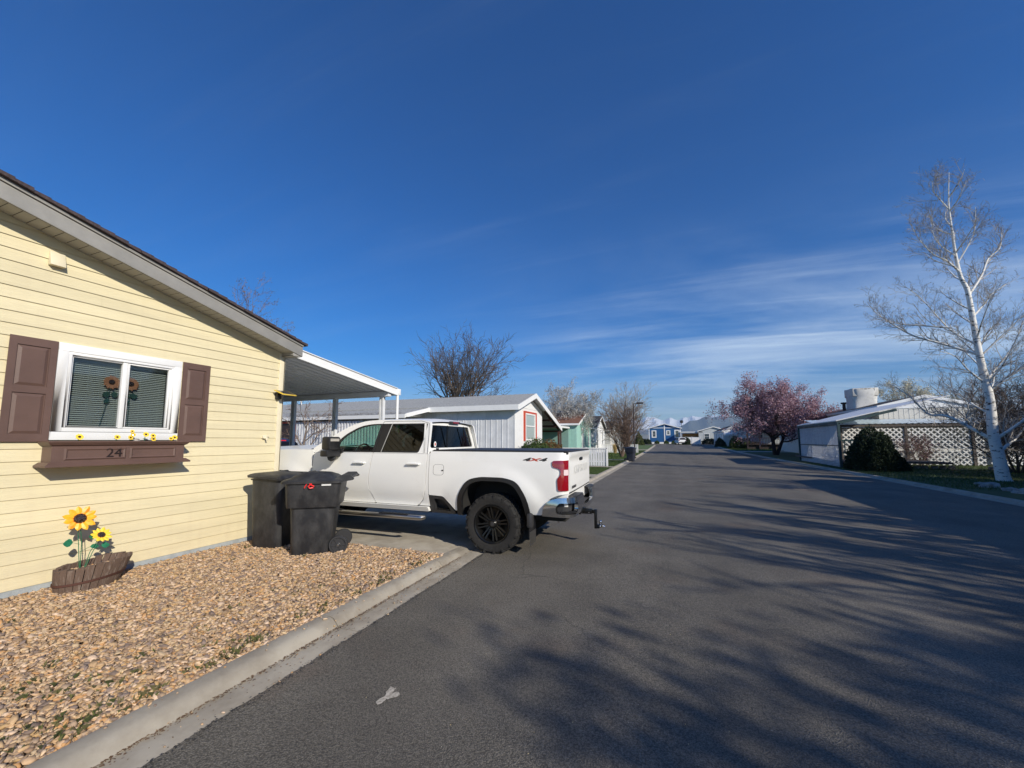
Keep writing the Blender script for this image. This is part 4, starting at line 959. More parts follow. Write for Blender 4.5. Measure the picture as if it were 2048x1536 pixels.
        fe=[(-3.375,1.43,.0),(-3.375,.575,.02),(-3.495,.575,.0)]+[(x,z,r[0] if r else .02) for x,z,*r in a[1:-1]]+[(-4.585,.575,.0),(-4.80,.575,.02),(-4.98,.62,.03),(-5.02,1.30,.05),(-4.9,1.375,.1),(-4.0,1.432,.2)]
        mb=MB(); sheet(mb,rpoly(fe,.02,5),[],side(s),.09,.05); mb.build('front_fender',W_,T,smooth=True,angle=40)
        # tail light
        UL=U0+RR*(1.2 if s<0 else .5)
        tl=rpoly([(.885,1.318,.03),(UL,1.325,.0),(UL,.918,.01),(.965,.915,.03),(.955,1.075,.03),(1.0,1.13,.03),(1.0,1.205,.03),(.885,1.235,.03)],.02,6)
        cl=rpoly([(UL-.075,1.125),(UL-.01,1.125),(UL-.01,1.20),(UL-.075,1.20)],.01)
        mb=MB(); sheet(mb,tl,[],side(s,.014),.035,.03); q=mb.build('tail_light',mt['red'],T,smooth=True)
        mb=MB(); sheet(mb,cl,[],side(s,.017),.04,.008); mb.build('reverse_lens',mt['lens'],q,smooth=True)
        mb=MB(); f=side(s,.0165)
        for i in range(9):
            z=.945+i*.018; mb.add([f(.985,z,0),f(UL-.015,z,0),f(UL-.015,z+.006,0),f(.985,z+.006,0)],[(0,1,2,3)])
        mb.build('lens_ribs',mt['red'],q)
        # 4x4 decal
        c=side(s,.003)
        if s<0:
            for ch,dx,mm,sc in (('4',.50,mt['darkgrey'],1),('X',.615,mt['redtrim'],1),('4',.735,mt['darkgrey'],1)):
                p=c(dx,1.325,0); text('decal',ch,.085,p,(R(90),0,0),mm,T,.001,.0035,.35,(2.3 if ch=='4' else 2.2,.85 if ch=='4' else .68,1))
        # mud flap
        mb=MB(); mb.box(.545,.557,min(s*.66,s*.945),max(s*.66,s*.945),.26,.66); mb.build('mud_flap',mt['black'],T)
        mb=MB(); mb.box(.557,.562,min(s*.665,s*.94),max(s*.665,s*.94),.16,.34); mb.build('flap_plate',mt['steel'],T)
        mb=MB(); mb.box(.52,.60,min(s*.86,s*.985),max(s*.86,s*.985),.40,.60); mb.build('arch_end',dark,T,bevel=.03)
        # wheels
        for cx in (0,-4.04):
            wy=s*.955; r=.415
            mb=MB(); prof=[(.262,-.02),(.275,.005),(.33,.022),(.375,.018),(.400,-.005),(.408,-.035),(.409,-.15),(.409,-.255),(.395,-.29),(.33,-.312),(.262,-.29)]
            mb.lathe([(a_,s*-1*0+ (wy+ s*b_ ) ) for a_,b_ in prof],(cx,0,.415),'y',56)
            rg=random.Random(3)
            for row,(yy,wd,hh,rad) in enumerate(((-.028,.042,.030,.398),(-.085,.045,.024,.402),(-.145,.05,.024,.402),(-.205,.045,.024,.402),(-.262,.042,.030,.398))):
                for i in range(34):
                    a=2*PI*(i+.5*(row%2))/34+rg.uniform(-.01,.01); da=.062; 
                    if row in (0,4): da=.055 if i%2 else .068
                    V=[]
                    for rr in (rad-.01,rad+.017):
                        for (sa,sy) in ((-1,-1),(1,-1),(1,1),(-1,1)):
                            aa=a+sa*da+ (sy*.022 if row%2 else -sy*.022); y=wy+s*(yy+sy*wd*.5); V.append((cx+rr*math.cos(aa),y,.415+rr*math.sin(aa)))
                    mb.add(V,[(3,2,1,0),(4,5,6,7),(0,1,5,4),(1,2,6,5),(2,3,7,6),(3,0,4,7)])
                    if row==0:   # side biters on the shoulder
                        V=[]
                        for yy2 in (.0,.026):
                            for (rr,q) in ((.355,-.035),(.405,-.045),(.405,.045),(.355,.02)): V.append((cx+rr*math.cos(a+q),wy+s*(yy2-.0),.415+rr*math.sin(a+q)))
                        if i%2==0: mb.add(V,[(3,2,1,0),(4,5,6,7),(0,1,5,4),(1,2,6,5),(2,3,7,6),(3,0,4,7)])
            wh=mb.build('wheel',mt['tyre'],T,smooth=True,angle=28)
            mb=MB(); prof=[(.268,.004),(.262,.018),(.25,.012),(.238,-.01),(.225,-.07),(.215,-.18),(.0,-.19)]
            mb.lathe([(a_,wy+s*b_) for a_,b_ in prof],(cx,0,.415),'y',48)
            for k in range(8):
                a=2*PI*k/8+.2
                for q in (-.13,.13):
                    p0=Vector((cx+.055*math.cos(a+q*2),wy-s*.055,.415+.055*math.sin(a+q*2))); p1=Vector((cx+.235*math.cos(a+q*.9),wy-s*.02,.415+.235*math.sin(a+q*.9)))
                    mb.beam(p0,p1,.020,.028,up=(0,1,0))
            mb.lathe([(.0,wy-s*.012),(.045,wy-s*.014),(.062,wy-s*.03),(.075,wy-s*.06),(.075,wy-s*.1)],(cx,0,.415),'y',24)
            rm_=mb.build('rim',mt['rim'],wh,smooth=True,angle=30)
            mb=MB()
            for k in range(8):
                a=2*PI*(k+.5)/8; mb.lathe([(0,wy-s*.038),(.010,wy-s*.038),(.010,wy-s*.07)],(cx+.085*math.cos(a),0,.415+.085*math.sin(a)),'y',6)
            mb.lathe([(0,wy-s*.008),(.028,wy-s*.009),(.034,wy-s*.02)],(cx,0,.415),'y',16)
            mb.lathe([(0,wy-s*.068),(.105,wy-s*.068),(.105,wy-s*.075)],(cx,0,.415),'y',20); mb.build('wheel_hub',mt['darkgrey'],rm_,smooth=True,angle=30)
    # roof
    def edge(x):
        tab=[(-3.0,1.70),(-2.72,1.845),(-2.45,1.915),(-2.2,1.935),(-1.6,1.936),(-1.36,1.93),(-1.22,1.918),(-1.13,1.885)]
        for (a,za),(b,zb) in zip(tab[:-1],tab[1:]):
            if a<=x<=b: return za+(zb-za)*(x-a)/(b-a)
        return tab[-1][1]
    mb=MB(); xs=[-2.50,-2.4,-2.2,-1.9,-1.6,-1.36,-1.25,-1.17,-1.125]; ny=12; V=[]
    for x in xs:
        ze=edge(x); ye=(.951-.30*(ze-1.40))*WS
        for j in range(ny+1):
            t=-1+2*j/ny; V.append((x-(0.03*(t*t) if x>-1.3 else -.05*(t*t) if x<-2.3 else 0)*(-1 if 0 else 1),t*ye,ze+.045*(1-abs(t)**2.6)*(1 if x<-1.2 else .7)-.004))
    mb.add(V,[(i*(ny+1)+j,i*(ny+1)+j+1,(i+1)*(ny+1)+j+1,(i+1)*(ny+1)+j) for i in range(len(xs)-1) for j in range(ny)]); mb.build('roof',W_,T,smooth=True,angle=60)
    mb=MB(); mb.prism([(0,0),(.16,0),(.15,.055),(.11,.06)],-.012,.012,lambda u,v,d:(-2.0-(.16-u)*-1-.16,d,1.972+v)); mb.build('roof_fin',mt['black'],T)
    # windshield
    mb=MB(); V=[];ny=8
    for k,(x,z) in enumerate(((-2.46,1.935),(-2.75,1.83),(-3.06,1.67),(-3.36,1.478))):
        ye=(.951-.30*(z-1.40))*WS-.03
        for j in range(ny+1): t=-1+2*j/ny; V.append((x-.12*(1-t*t)*(k/3)*1-.02,t*ye,z+.012*(1-t*t)))
    mb.add(V,[(i*(ny+1)+j,i*(ny+1)+j+1,(i+1)*(ny+1)+j+1,(i+1)*(ny+1)+j) for i in range(3) for j in range(ny)]); mb.build('windshield',mt['glassgreen'],T,smooth=True)
    # cab back wall and rear window
    def back(u,v,d): return Vector((-1.088-.075*(v-1.39)/.5-.05*(u/.9)**2*-1*-1+d*-1,u*(.951-.30*(v-1.40))/.951*WS,v))
    ol=[(-.951,1.30),(.951,1.30),(.951,1.885),(-.951,1.885)]; ho=rpoly([(-.82,1.475),(.82,1.475),(.80,1.845),(-.80,1.845)],.05)
    mb=MB(); sheet(mb,rpoly(ol,.04),[ho],back,.10,.03); mb.build('cab_back',W_,T,smooth=True)
    mb=MB(); sheet(mb,ho,[],lambda u,v,d:back(u,v,.012),.12,0); mb.build('rear_window',mt['glassdark'],T,smooth=True)
    mb=MB(); 
    for y in (-.30,.30): mb.box(-1.115,-1.10,y-.006,y+.006,1.475,1.845)
    mb.build('window_bar',mt['rim'],T)
    mb=MB(); P=[(-.70+.035*math.cos(a*PI/8)*1.0,1.535+.045*math.sin(a*PI/8)) for a in range(16)]; q=[back(u,v,-.012) for u,v in P]; mb.add(q,[tuple(range(16))]); mb.build('oval_sticker',mt['white'],T)
    mb=MB(); P=[(-.70+.018*math.cos(a*PI/8)*1.0,1.535+.024*math.sin(a*PI/8)) for a in range(16)]; q=[back(u,v,-.0135) for u,v in P]; mb.add(q,[tuple(range(16))]); mb.build('sticker_mark',mt['redtrim'],T)
    mb=MB(); mb.box(-1.16,-1.105,-.17,.17,1.885,1.925); q=mb.build('brake_lamp',mt['darkgrey'],T,bevel=.01)
    mb=MB(); mb.box(-1.11,-1.100,-.10,.10,1.892,1.918); mb.build('brake_lens',mt['red'],q)
    # hood
    def hood(u,v,d): # u=x, v=y/0.93 side
        e=1.432-.04*max(0,-3.9-u)**1.2
        if u<-4.75: e-=.35*(-4.75-u)**1.5
        return Vector((u,v,e+.07*(1-abs(v/.93)**3)+.02*math.exp(-((abs(v)-.45)/.1)**2)-d))
    ol=[(-3.385,-.915),(-3.385,.915),(-4.5,.90),(-4.95,.83),(-5.02,.6),(-5.04,0),(-5.02,-.6),(-4.95,-.83),(-4.5,-.90)]
    mb=MB(); sheet(mb,rpoly(ol,.05),[],hood,.12,.03); mb.build('hood',W_,T,smooth=True)
    mb=MB(); mb.box(-3.47,-3.30,-.88,.88,1.42,1.455); 
    for y in (-.5,.25): mb.beam((-3.40,y,1.47),(-3.27,y+.55,1.50),.02,.015)
    mb.build('cowl',mt['black'],T)
    mb=MB(); mb.prism([(-4.55,-.32),(-4.15,-.32),(-4.15,-.60),(-4.55,-.56)],1.445,1.468,lambda u,v,d:(u,v,d)); mb.prism([(-4.55,.32),(-4.15,.32),(-4.15,.60),(-4.55,.56)],1.445,1.468,lambda u,v,d:(u,v,d)); mb.build('hood_vent',mt['black'],T)
    # front fascia
    mb=MB(); mb.box(-5.06,-4.90,-.86,.86,.60,1.36); mb.build('front_fascia',mt['black'],T,bevel=.03)
    mb=MB(); 
    for z in (.98,1.10,1.22): mb.box(-5.09,-5.05,-.62,.62,z,z+.05)
    mb.build('grille_bar',mt['chrome'],T,bevel=.006)
    for s in (-1,1):
        mb=MB(); mb.box(-5.08,-4.98,min(s*.64,s*.88),max(s*.64,s*.88),1.12,1.28); mb.build('headlight',mt['lens'],T,bevel=.02)
    mb=MB(); mb.box(-5.16,-5.0,-.93,.93,.60,.80); mb.build('front_bumper',mt['chrome'],T,bevel=.04)
    # tailgate
    def tg(u,v,d): 
        x=1.094+.012*(1-(u/.83)**2)+ (.030*sm(1.34,1.385,v)*(1-.25*(u/.83)**2)) -.014*math.exp(-((v-1.315)/.035)**2) - .010*sm(.925,.915,v)
        return Vector((x-d,u,v))
    yE=.828*WS-.0
    mb=MB(); sheet(mb,rpoly([(-yE,.885),(yE,.885),(yE,1.43),(-yE,1.43)],.012),[],tg,.045,.05); tgt=mb.build('tailgate',W_,T,smooth=True,angle=50)
    mb=MB(); mb.add([(1.1055,-.10,1.295),(1.1055,.10,1.295),(1.1055,.12,1.325),(1.1055,.09,1.345),(1.1055,-.09,1.345),(1.1055,-.12,1.325)],[tuple(range(6))]); 
    mb=MB(); mb.box(1.085,1.112,-.11,.11,1.288,1.345); mb.build('tailgate_handle',mt['rim'],tgt,bevel=.02)
    text('tailgate_letters','CHEVROLET',.17,(1.110,0,1.175),(R(90),0,R(90)),W_,tgt,.0008,.001,0,(1.15,1,1))
    text('model_badge','SILVERADO',.05,(1.105,-.56,.943),(R(90),0,R(90)),mt['darkgrey'],tgt,.0015,.001,0,(1.1,1,1))
    mb=MB(); mb.box(1.07,1.094,-yE,yE,.868,.884); mb.build('tailgate_gap',mt['black'],T)
    mb=MB(); mb.box(.80,1.075,-.88,.88,.70,.868); mb.build('body_rear',W_,T)
    # tonneau cover
    mb=MB(); mb.box(-1.04,1.085,-.905*WS,.905*WS,1.405,1.436); cov=mb.build('bed_cover',mt['black'],T)
    for (a,b) in ((-1.03,-.50),(-.488,.205),(.217,1.08)):
        mb=MB(); mb.box(a,b,-.885*WS,.885*WS,1.437,1.452); mb.build('cover_panel',mt['darkgrey'],cov,bevel=.006)
    mb=MB(); mb.box(-1.02,-.99,-.80,-.76,1.45,1.475); mb.box(-1.02,1.06,-.925*WS,-.905*WS,1.425,1.446); mb.box(-1.02,1.06,.905*WS,.925*WS,1.425,1.446); mb.build('cover_rail',mt['black'],cov)
    # rear bumper
    path=[]
    hwB=.985*WS+.012
    for x in np.linspace(.74,.98,6): path.append((x,-hwB-.004*math.sin((x-.74)/.24*PI)))
    for a in np.linspace(0,PI/2,9)[1:]: path.append((.98+.19*math.sin(a),-hwB+.19*(1-math.cos(a))))
    x0=path[-1][0]; y0=path[-1][1]
    for y in np.linspace(y0,-y0,24)[1:]: path.append((x0+.035*(1-(y/y0)**2),y))
    path+= [(x,-y) for x,y in path[:14][::-1]][1:]
    P=[Vector(p) for p in path]; S=[0]
    for i in range(1,len(P)): S.append(S[-1]+(P[i]-P[i-1]).length)
    TOT=S[-1]
    def mapB(u,v,d):
        u=max(0,min(TOT-1e-4,u)); i=0
        while S[i+1]<u: i+=1
        t=(u-S[i])/(S[i+1]-S[i]); p=P[i].lerp(P[i+1],t); tn=(P[i+1]-P[i]).normalized(); nr=Vector((tn.y,-tn.x))
        bul=.016*math.sin(max(0,min(1,(v-.56)/.27))*PI)
        p=p+nr*(bul-d); return Vector((p.x,p.y,v))
    c=TOT/2; nn=.36
    ol=[(0.0,.575,.01),(.02,.70,.03),(.10,.79,.05),(.24,.825,.05),(.40,.83,.03),(c-nn,.83,.0),(c-nn+.01,.675,.02),(c+nn-.01,.675,.02),(c+nn,.83,0),(TOT-.40,.83,.03),(TOT-.24,.825,.05),(TOT-.10,.79,.05),(TOT-.02,.70,.03),(TOT,.575,.01),(TOT-.45,.565,.05),(TOT-.8,.60,.1),(.8,.60,.1),(.45,.565,.05)]
    ho1=rpoly([(.20,.615),(.52,.605),(.58,.65),(.58,.752),(.24,.758),(.19,.70)],.03); ho2=rpoly([(TOT-.20,.615),(TOT-.19,.70),(TOT-.24,.758),(TOT-.58,.752),(TOT-.58,.65),(TOT-.52,.605)],.03)
    mb=MB(); sheet(mb,rpoly(ol,.01,5),[ho1,ho2],mapB,.04,.05); bm_=mb.build('rear_bumper',mt['chrome'],T,smooth=True,angle=40)
    for h_ in (ho1,ho2):
        mb=MB(); sheet(mb,h_,[],lambda u,v,d:mapB(u,v,.085),.06,0)
        cu=sum(p[0] for p in h_)/len(h_)
        for i in range(11):
            u=cu-.15+i*.028; a=mapB(u,.628,.01); b=mapB(u,.628,.08); mb.beam(a,b,.012,.018)
        a=[mapB(cu-.18+.06*i,.615,.012) for i in range(7)]; b=[mapB(cu-.18+.06*i,.615,.09) for i in range(7)]
        mb.add(a+b,[(i,i+1,7+i+1,7+i) for i in range(6)])
        mb.build('corner_step',mt['darkgrey'],bm_)
    for s in (-1,1):
        mb=MB(); mb.prism([(.99,.42),(1.195,.385),(1.19,.72),(1.13,.84),(.99,.90)],.826,.845,lambda u,v,d,s=s:(u,s*v*WS,d)); mb.build('bumper_pad',mt['darkgrey'],bm_,bevel=.006)
    mb=MB(); mb.box(1.02,1.05,-.40,.40,.60,.84); mb.box(1.05,1.19,-.37,.37,.655,.675); mb.build('plate_recess',mt['darkgrey'],bm_)
    mb=MB(); mb.box(1.051,1.056,-.155,.155,.69,.83); pl=mb.build('licence_plate',mt['white'],bm_,bevel=.002)
    mb=MB(); mb.box(1.0565,1.058,-.10,.10,.74,.785); mb.build('plate_marks',mt['redtrim'],pl)
    # hitch, receiver, ball
    mb=MB(); mb.beam((.7,0,.515),(1.26,0,.515),.075,.075,m=0); mb.beam((1.10,-.25,.53),(1.10,.25,.53),.06,.06); mb.beam((1.26,0,.515),(1.31,0,.515),.055,.055)
    hb=mb.build('tow_hitch',mt['rim'],T,bevel=.006)
    mb=MB(); mb.box(1.295,1.335,-.03,.03,.265,.55); mb.box(1.33,1.42,-.028,.028,.295,.325); mb.box(1.325,1.37,-.035,.035,.27,.30); mb.build('drop_bar',mt['rim'],hb,bevel=.004)
    mb=MB(); mb.tube([(1.385,0,.28),(1.385,0,.345)],.022,10); mb.ball((1.385,0,.365),.027); mb.tube([(1.40,.03,.30),(1.44,.045,.29)],.015,8); mb.ball((1.385,-.05,.31),.018); mb.tube([(1.22,-.05,.50),(1.22,.05,.50)],.01,6); mb.build('tow_ball',mt['chrome'],hb,smooth=True)
    # underside & chassis, interior
    mb=MB(); mb.box(-3.5,-.56,-.80,.80,.50,.58); mb.box(-4.9,.95,-.45,.45,.42,.56); mb.tube([(0,-.8,.415),(0,.8,.415)],.05,8); mb.tube([(-4.04,-.8,.415),(-4.04,.8,.415)],.05,8); mb.box(.6,1.0,-.85,.85,.56,.62); mb.ball((0,0,.415),.14,10,6); mb.build('chassis',mt['interior'],T)
    mb=MB(); mb.box(-3.35,-1.12,-.86,.86,.60,.86); mb.box(-3.40,-3.10,-.85,.85,.86,1.40); mb.box(-1.20,-1.13,-.84,.84,.86,1.42)
    for s in (-1,1): mb.box(-3.3,-1.15,min(s*.80,s*.86),max(s*.80,s*.86),.86,1.36)
    cb=mb.build('cabin_interior',mt['interior'],T)
    for (x,y) in ((-2.35,-.42),(-2.35,.42),(-1.45,-.45),(-1.45,.45)):
        mb=MB(); mb.box(x-.35,x+.1,y-.25,y+.25,.9,1.05); mb.beam((x+.10,y,1.0),(x+.22,y,1.58),.48,.14,up=(1,0,0)); mb.box(x+.13,x+.24,y-.13,y+.13,1.57,1.76); mb.build('seat',mt['black'],T,bevel=.03)
    mb=MB(); mb.tube([(-2.78+.06*math.sin(a*PI/9),-.42+.19*math.cos(a*PI/9),1.36+.17*math.sin(a*PI/9)) for a in range(19)],.016,6); mb.tube([(-2.78,-.42,1.36),(-3.1,-.42,1.25)],.03,6); mb.box(-2.80,-2.77,-.60,-.24,1.33,1.38); mb.build('steering_wheel',mt['black'],T,smooth=True)
    mb=MB(); mb.box(-2.62,-2.58,-.12,.12,1.74,1.81); mb.beam((-2.6,0,1.8),(-2.5,0,1.9),.02,.02); mb.build('inside_mirror',mt['black'],T,bevel=.01)
    return T
make_pickup()

# ================================================================ WHEELED BINS
def make_bin(name,label,loc,rz,kind,mat,group='black wheeled rubbish bins'):
    """kind 0: deep collar with bulged lid; kind 1: straight slab sided"""
    B=E(name,label,'bin',loc,rz,group)
    def rr(hx,hy,z,r=.07,dx=0,dy=0,n=5):
        P=rpoly([(-hx,-hy),(hx,-hy),(hx,hy),(-hx,hy)],r,n); return [(x+dx,y+dy,z) for x,y in P]
    def loft(mb,rings):
        n=len(rings[0]); b=[]
        for r in rings: b+=r
        mb.add(b,[(i*n+j,i*n+(j+1)%n,(i+1)*n+(j+1)%n,(i+1)*n+j) for i in range(len(rings)-1) for j in range(n)]+[tuple(range(n))[::-1]]+[tuple(range((len(rings)-1)*n,len(rings)*n))])
    # local: +x is the handle/wheel side
    mb=MB()
    if kind==0: loft(mb,[rr(.235,.225,0.0,.09,-.02),rr(.245,.235,.02,.09,-.02),rr(.285,.27,.60,.09),rr(.292,.275,.665,.09)])
    else: loft(mb,[rr(.225,.24,0.0,.10,-.01),rr(.235,.25,.02,.10,-.01),rr(.27,.28,.90,.10),rr(.275,.285,.985,.10),rr(.29,.30,.985,.10),rr(.29,.30,1.0,.10)])
    mb.build('bin_body',mat,B,smooth=True,angle=40)
    if kind==0:
        mb=MB(); loft(mb,[rr(.325,.315,.655,.08,.0),rr(.33,.32,.665,.08,.0),rr(.355,.345,.985,.08,.01),rr(.37,.36,.99,.08,.01),rr(.37,.36,1.005,.08,.01)]); mb.build('collar',mat,B,smooth=True,angle=40)
    # lid
    top=1.012
    lid=E('lid_pivot','','') if 0 else None
    mb=MB(); hx,hy=(.385,.375) if kind==0 else (.315,.325)
    rings=[rr(hx,hy,top-.03,.08,-.005),rr(hx+.004,hy+.004,top+.0,.08,-.005),rr(hx-.02,hy-.02,top+.018,.08,-.005)]
    if kind==0: rings+= [rr(hx*.80,hy*.80,top+.028,.12,-.01),rr(hx*.70,hy*.68,top+.062,.16,-.01),rr(hx*.5,hy*.48,top+.095,.15,-.01),rr(hx*.2,hy*.2,top+.108,.07,-.01)]
    else: rings+= [rr(hx*.8,hy*.85,top+.03,.08,-.01),rr(hx*.5,hy*.6,top+.036,.07,-.01)]
    loft(mb,rings)
    o=mb.build('lid',mat,B,smooth=True,angle=50)
    if kind==1: o.rotation_euler=(R(3.2),0,0); o.location=(0,.05,.028)
    # handle bar and its side ears
    mb=MB(); hx2=hx+.0
    for s in (-1,1):
        mb.prism([(hx2-.10,top-.03),(hx2+.13,top+.005),(hx2+.15,top+.02),(hx2+.10,top+.075),(hx2-.02,top+.075),(hx2-.12,top+.02)],s*(hy-.05)-.012,s*(hy-.05)+.012,lambda u,v,d:(u,d,v))
    mb.tube([(hx2+.11,-(hy-.05),top+.035),(hx2+.11,hy-.05,top+.035)],.018,8); mb.build('handle',mat,B,smooth=True,angle=30)
    # axle and wheels
    for s in (-1,1):
        mb=MB(); wx=.345 if kind==0 else .26; y0=s*(.215); w=.055; r=.125
        mb.lathe([(.0,y0+s*.02),(.022,y0+s*.03),(.03,y0+s*.026),(.035,y0+s*.012),(.092,y0+s*.012),(.098,y0+s*.034),(.118,y0+s*.034),(r,y0+s*.02),(r,y0-s*.02),(.118,y0-s*.034),(0,y0-s*.034)],(wx,0,r),'y',30)
        for k in range(6):
            a=2*PI*k/6; mb.beam((wx+.03*math.cos(a),y0+s*.018,r+.03*math.sin(a)),(wx+.095*math.cos(a),y0+s*.018,r+.095*math.sin(a)),.022,.014,up=(0,1,0))
        wh=mb.build('wheel',mt['darkgrey'] if kind==0 else mat,B,smooth=True,angle=30)
        mb=MB(); mb.ball((wx,y0+s*.032,r),.014,8,5); mb.build('axle_cap',mt['steel'],wh)
    mb=MB(); mb.tube([(wx,-.25,.125),(wx,.25,.125)],.012,6); mb.build('axle',mt['steel'],B)
    return B
b1=make_bin('wheeled_bin','front black wheeled bin with deep collar domed lid and a red strap','' and 0 or (-4.75,4.42,.035),R(36),0,mt['bin'])
mb=MB(); mb.box(-.362+.0,-.358,.10,.17,.95,.975)
mb=MB(); mb.add([(.12,-.347,.952),(.24,-.347,.952),(.24,-.3445,.982),(.12,-.3445,.982)],[(0,1,2,3)]); mb.v=[(x,y-.003,z) for x,y,z in mb.v]; mb.build('sticker',mt['white'],b1)
mb=MB()
mb.tube([(-.06,-.365,.985),(-.075,-.375,.955),(-.09,-.370,.925)],.006,5); mb.tube([(-.03,-.365,.985),(.0,-.385,.965),(.03,-.38,.95),(.02,-.37,.93),(-.02,-.38,.925),(-.04,-.372,.945),(.0,-.378,.985)],.010,6)
mb.build('strap',mt['redp'],b1,smooth=True)
b2=make_bin('wheeled_bin','dustier black bin with flat ajar lid close to the house wall','' and 0 or (-5.60,4.50,.03),R(96),1,mt['bin'])
b3=make_bin('wheeled_bin','dark blue bin standing far down the left kerb','' and 0 or (-2.86,32.2,.01),R(170),0,mt['binblue'],'dark bins') ; del b3['group']
# ================================================================ TREES
class P_: pass
def grow(mb,tips,p,d,L,r,lvl,rg,S,twmb=None):
    p=Vector(p); d=Vector(d).normalized(); n=S['seg'][lvl]; path=[p.copy()]; dirs=[d.copy()]
    for i in range(n):
        d=(d+Vector((rg.gauss(0,1),rg.gauss(0,1),rg.gauss(0,1)))*S['wob'][lvl]+Vector((0,0,S['up'][lvl]))).normalized(); p=p+d*L/n; path.append(p.copy()); dirs.append(d.copy())
    tr=S.get('taper',.3); rad=[r*(1-(1-tr)*i/n) for i in range(n+1)]
    (mb if lvl<S.get('tl',1) or twmb is None else twmb).tube(path,rad,S['side'][lvl],cap=False)
    if lvl>=S['max']: tips.append(path); return path
    k=S['n'][lvl]; k=max(1,int(k*(.75+.5*rg.random())))
    if lvl>=1: tips.append(path[-3:])
    for i in range(k):
        t=S['t0'][lvl]+(1-S['t0'][lvl])*((i+rg.random()*.8)/k); t=min(t,.99); q=t*n; a=int(q); f=q-a
        pos=path[a].lerp(path[a+1],f); dd=dirs[a+1]; ax=dd.orthogonal().normalized(); ax.rotate(Matrix.Rotation(rg.uniform(0,2*PI) if lvl else (i*2.4+rg.uniform(-.4,.4)),3,dd))
        ang=S['ang'][lvl]*rg.uniform(.75,1.25); nd_=dd.copy(); nd_.rotate(Matrix.Rotation(ang,3,ax))
        ll=L*S['lr'][lvl]*(1-S.get('sh',.45)*t)*rg.uniform(.75,1.2); rr=max(S.get('rmin',.004),rad[a]*S.get('rr',.55))
        grow(mb,tips,pos,nd_,ll,rr,lvl+1,rg,S,twmb)
    return path
def leafquads(tips,n,size,seed,spread=.06,mat='budb',name='leaves',parent=None,asp=.7):
    rs=np.random.RandomState(seed); segs=[]
    for t in tips:
        for a,b in zip(t[:-1],t[1:]): segs.append((tuple(a),tuple(b)))
    S=np.array(segs); i=rs.randint(0,len(S),n); t=rs.rand(n,1); c=S[i,0]*(1-t)+S[i,1]*t+rs.normal(0,spread,(n,3))
    u=rs.normal(size=(n,3)); u/=np.linalg.norm(u,axis=1,keepdims=True); w=rs.normal(size=(n,3)); v=np.cross(u,w); v/=np.linalg.norm(v,axis=1,keepdims=True)
    s=size*rs.uniform(.6,1.3,(n,1)); P=np.stack([c-u*s,c-v*s*asp,c+u*s,c+v*s*asp],1).reshape(-1,3)
    return npmesh(name,P,np.arange(4*n).reshape(-1,4),mt[mat],parent)
def tree(name,label,loc,H,seed,S,bark='bark',twig='twig',lean=(0,0),group=None,cat='tree',r0=None,leaf=None,stems=1,spread=0):
    T=E(name,label,cat,loc,0,group); rg=random.Random(seed); tips=[]; tr=MB(); tw=MB()
    for s in range(stems):
        a=2*PI*s/max(1,stems)+rg.uniform(-.4,.4); d=Vector((lean[0]+spread*math.cos(a)*rg.uniform(.4,1.1),lean[1]+spread*math.sin(a)*rg.uniform(.4,1.1),1))
        grow(tr,tips,(0.12*spread*math.cos(a),.12*spread*math.sin(a),-.1),d,H*S['th']*rg.uniform(.85,1.1),r0 or H*.02,0,rg,S,tw)
    tr.build('trunk',mt[bark],T,smooth=True,fixn=False); tw.build('crown',mt[twig],T,smooth=True,fixn=False)
    if leaf: leafquads(tips,leaf[1],leaf[2],seed,leaf[3],leaf[0],leaf[4] if len(leaf)>4 else 'leaves',T)
    return T,tips
BIG=dict(seg=[6,6,5,4,3],wob=[.06,.12,.16,.2,.25],up=[.03,.07,.06,.05,.04],side=[8,6,5,3,3],n=[8,6,6,5],t0=[.3,.25,.25,.2],ang=[.75,.7,.65,.6],lr=[.85,.62,.58,.55],max=4,th=.62,rr=.6,rmin=.010,tl=2,sh=.35)
MED=dict(BIG,n=[8,6,5,4],rmin=.008)
tree('bare_tree','large bare grey tree rising behind the white mobile home roof',(-19.3,34,0),12.4,27,dict(BIG,wob=[.05,.08,.12,.2,.25],rmin=.016,ang=[.66,.6,.6,.6],lr=[1.25,.66,.6,.55],t0=[.34,.25,.2,.2],th=.50,n=[14,8,6,5],sh=.3,up=[.03,.10,.06,.05,.04]),'bark','twigdark',r0=.30)
tree('bare_tree','thin reddish bare tree showing above the yellow house roof edge',(-18.6,12.2,0),7.5,5,dict(MED,t0=[.45,.3,.2,.2],th=.62,up=[.03,.10,.1,.08,.05],rmin=.007),'bark','twig',r0=.12,leaf=('dryleaf',5200,.024,.06,'buds'))
tree('bare_tree','low tangled bare tree between the carport posts and the white home',(-17.2,15.0,0),4.1,8,dict(MED,t0=[.2,.2,.2,.2],th=.65,rmin=.008,up=[0,-.02,-.03,-.03,0]),'bark','twig',r0=.08)
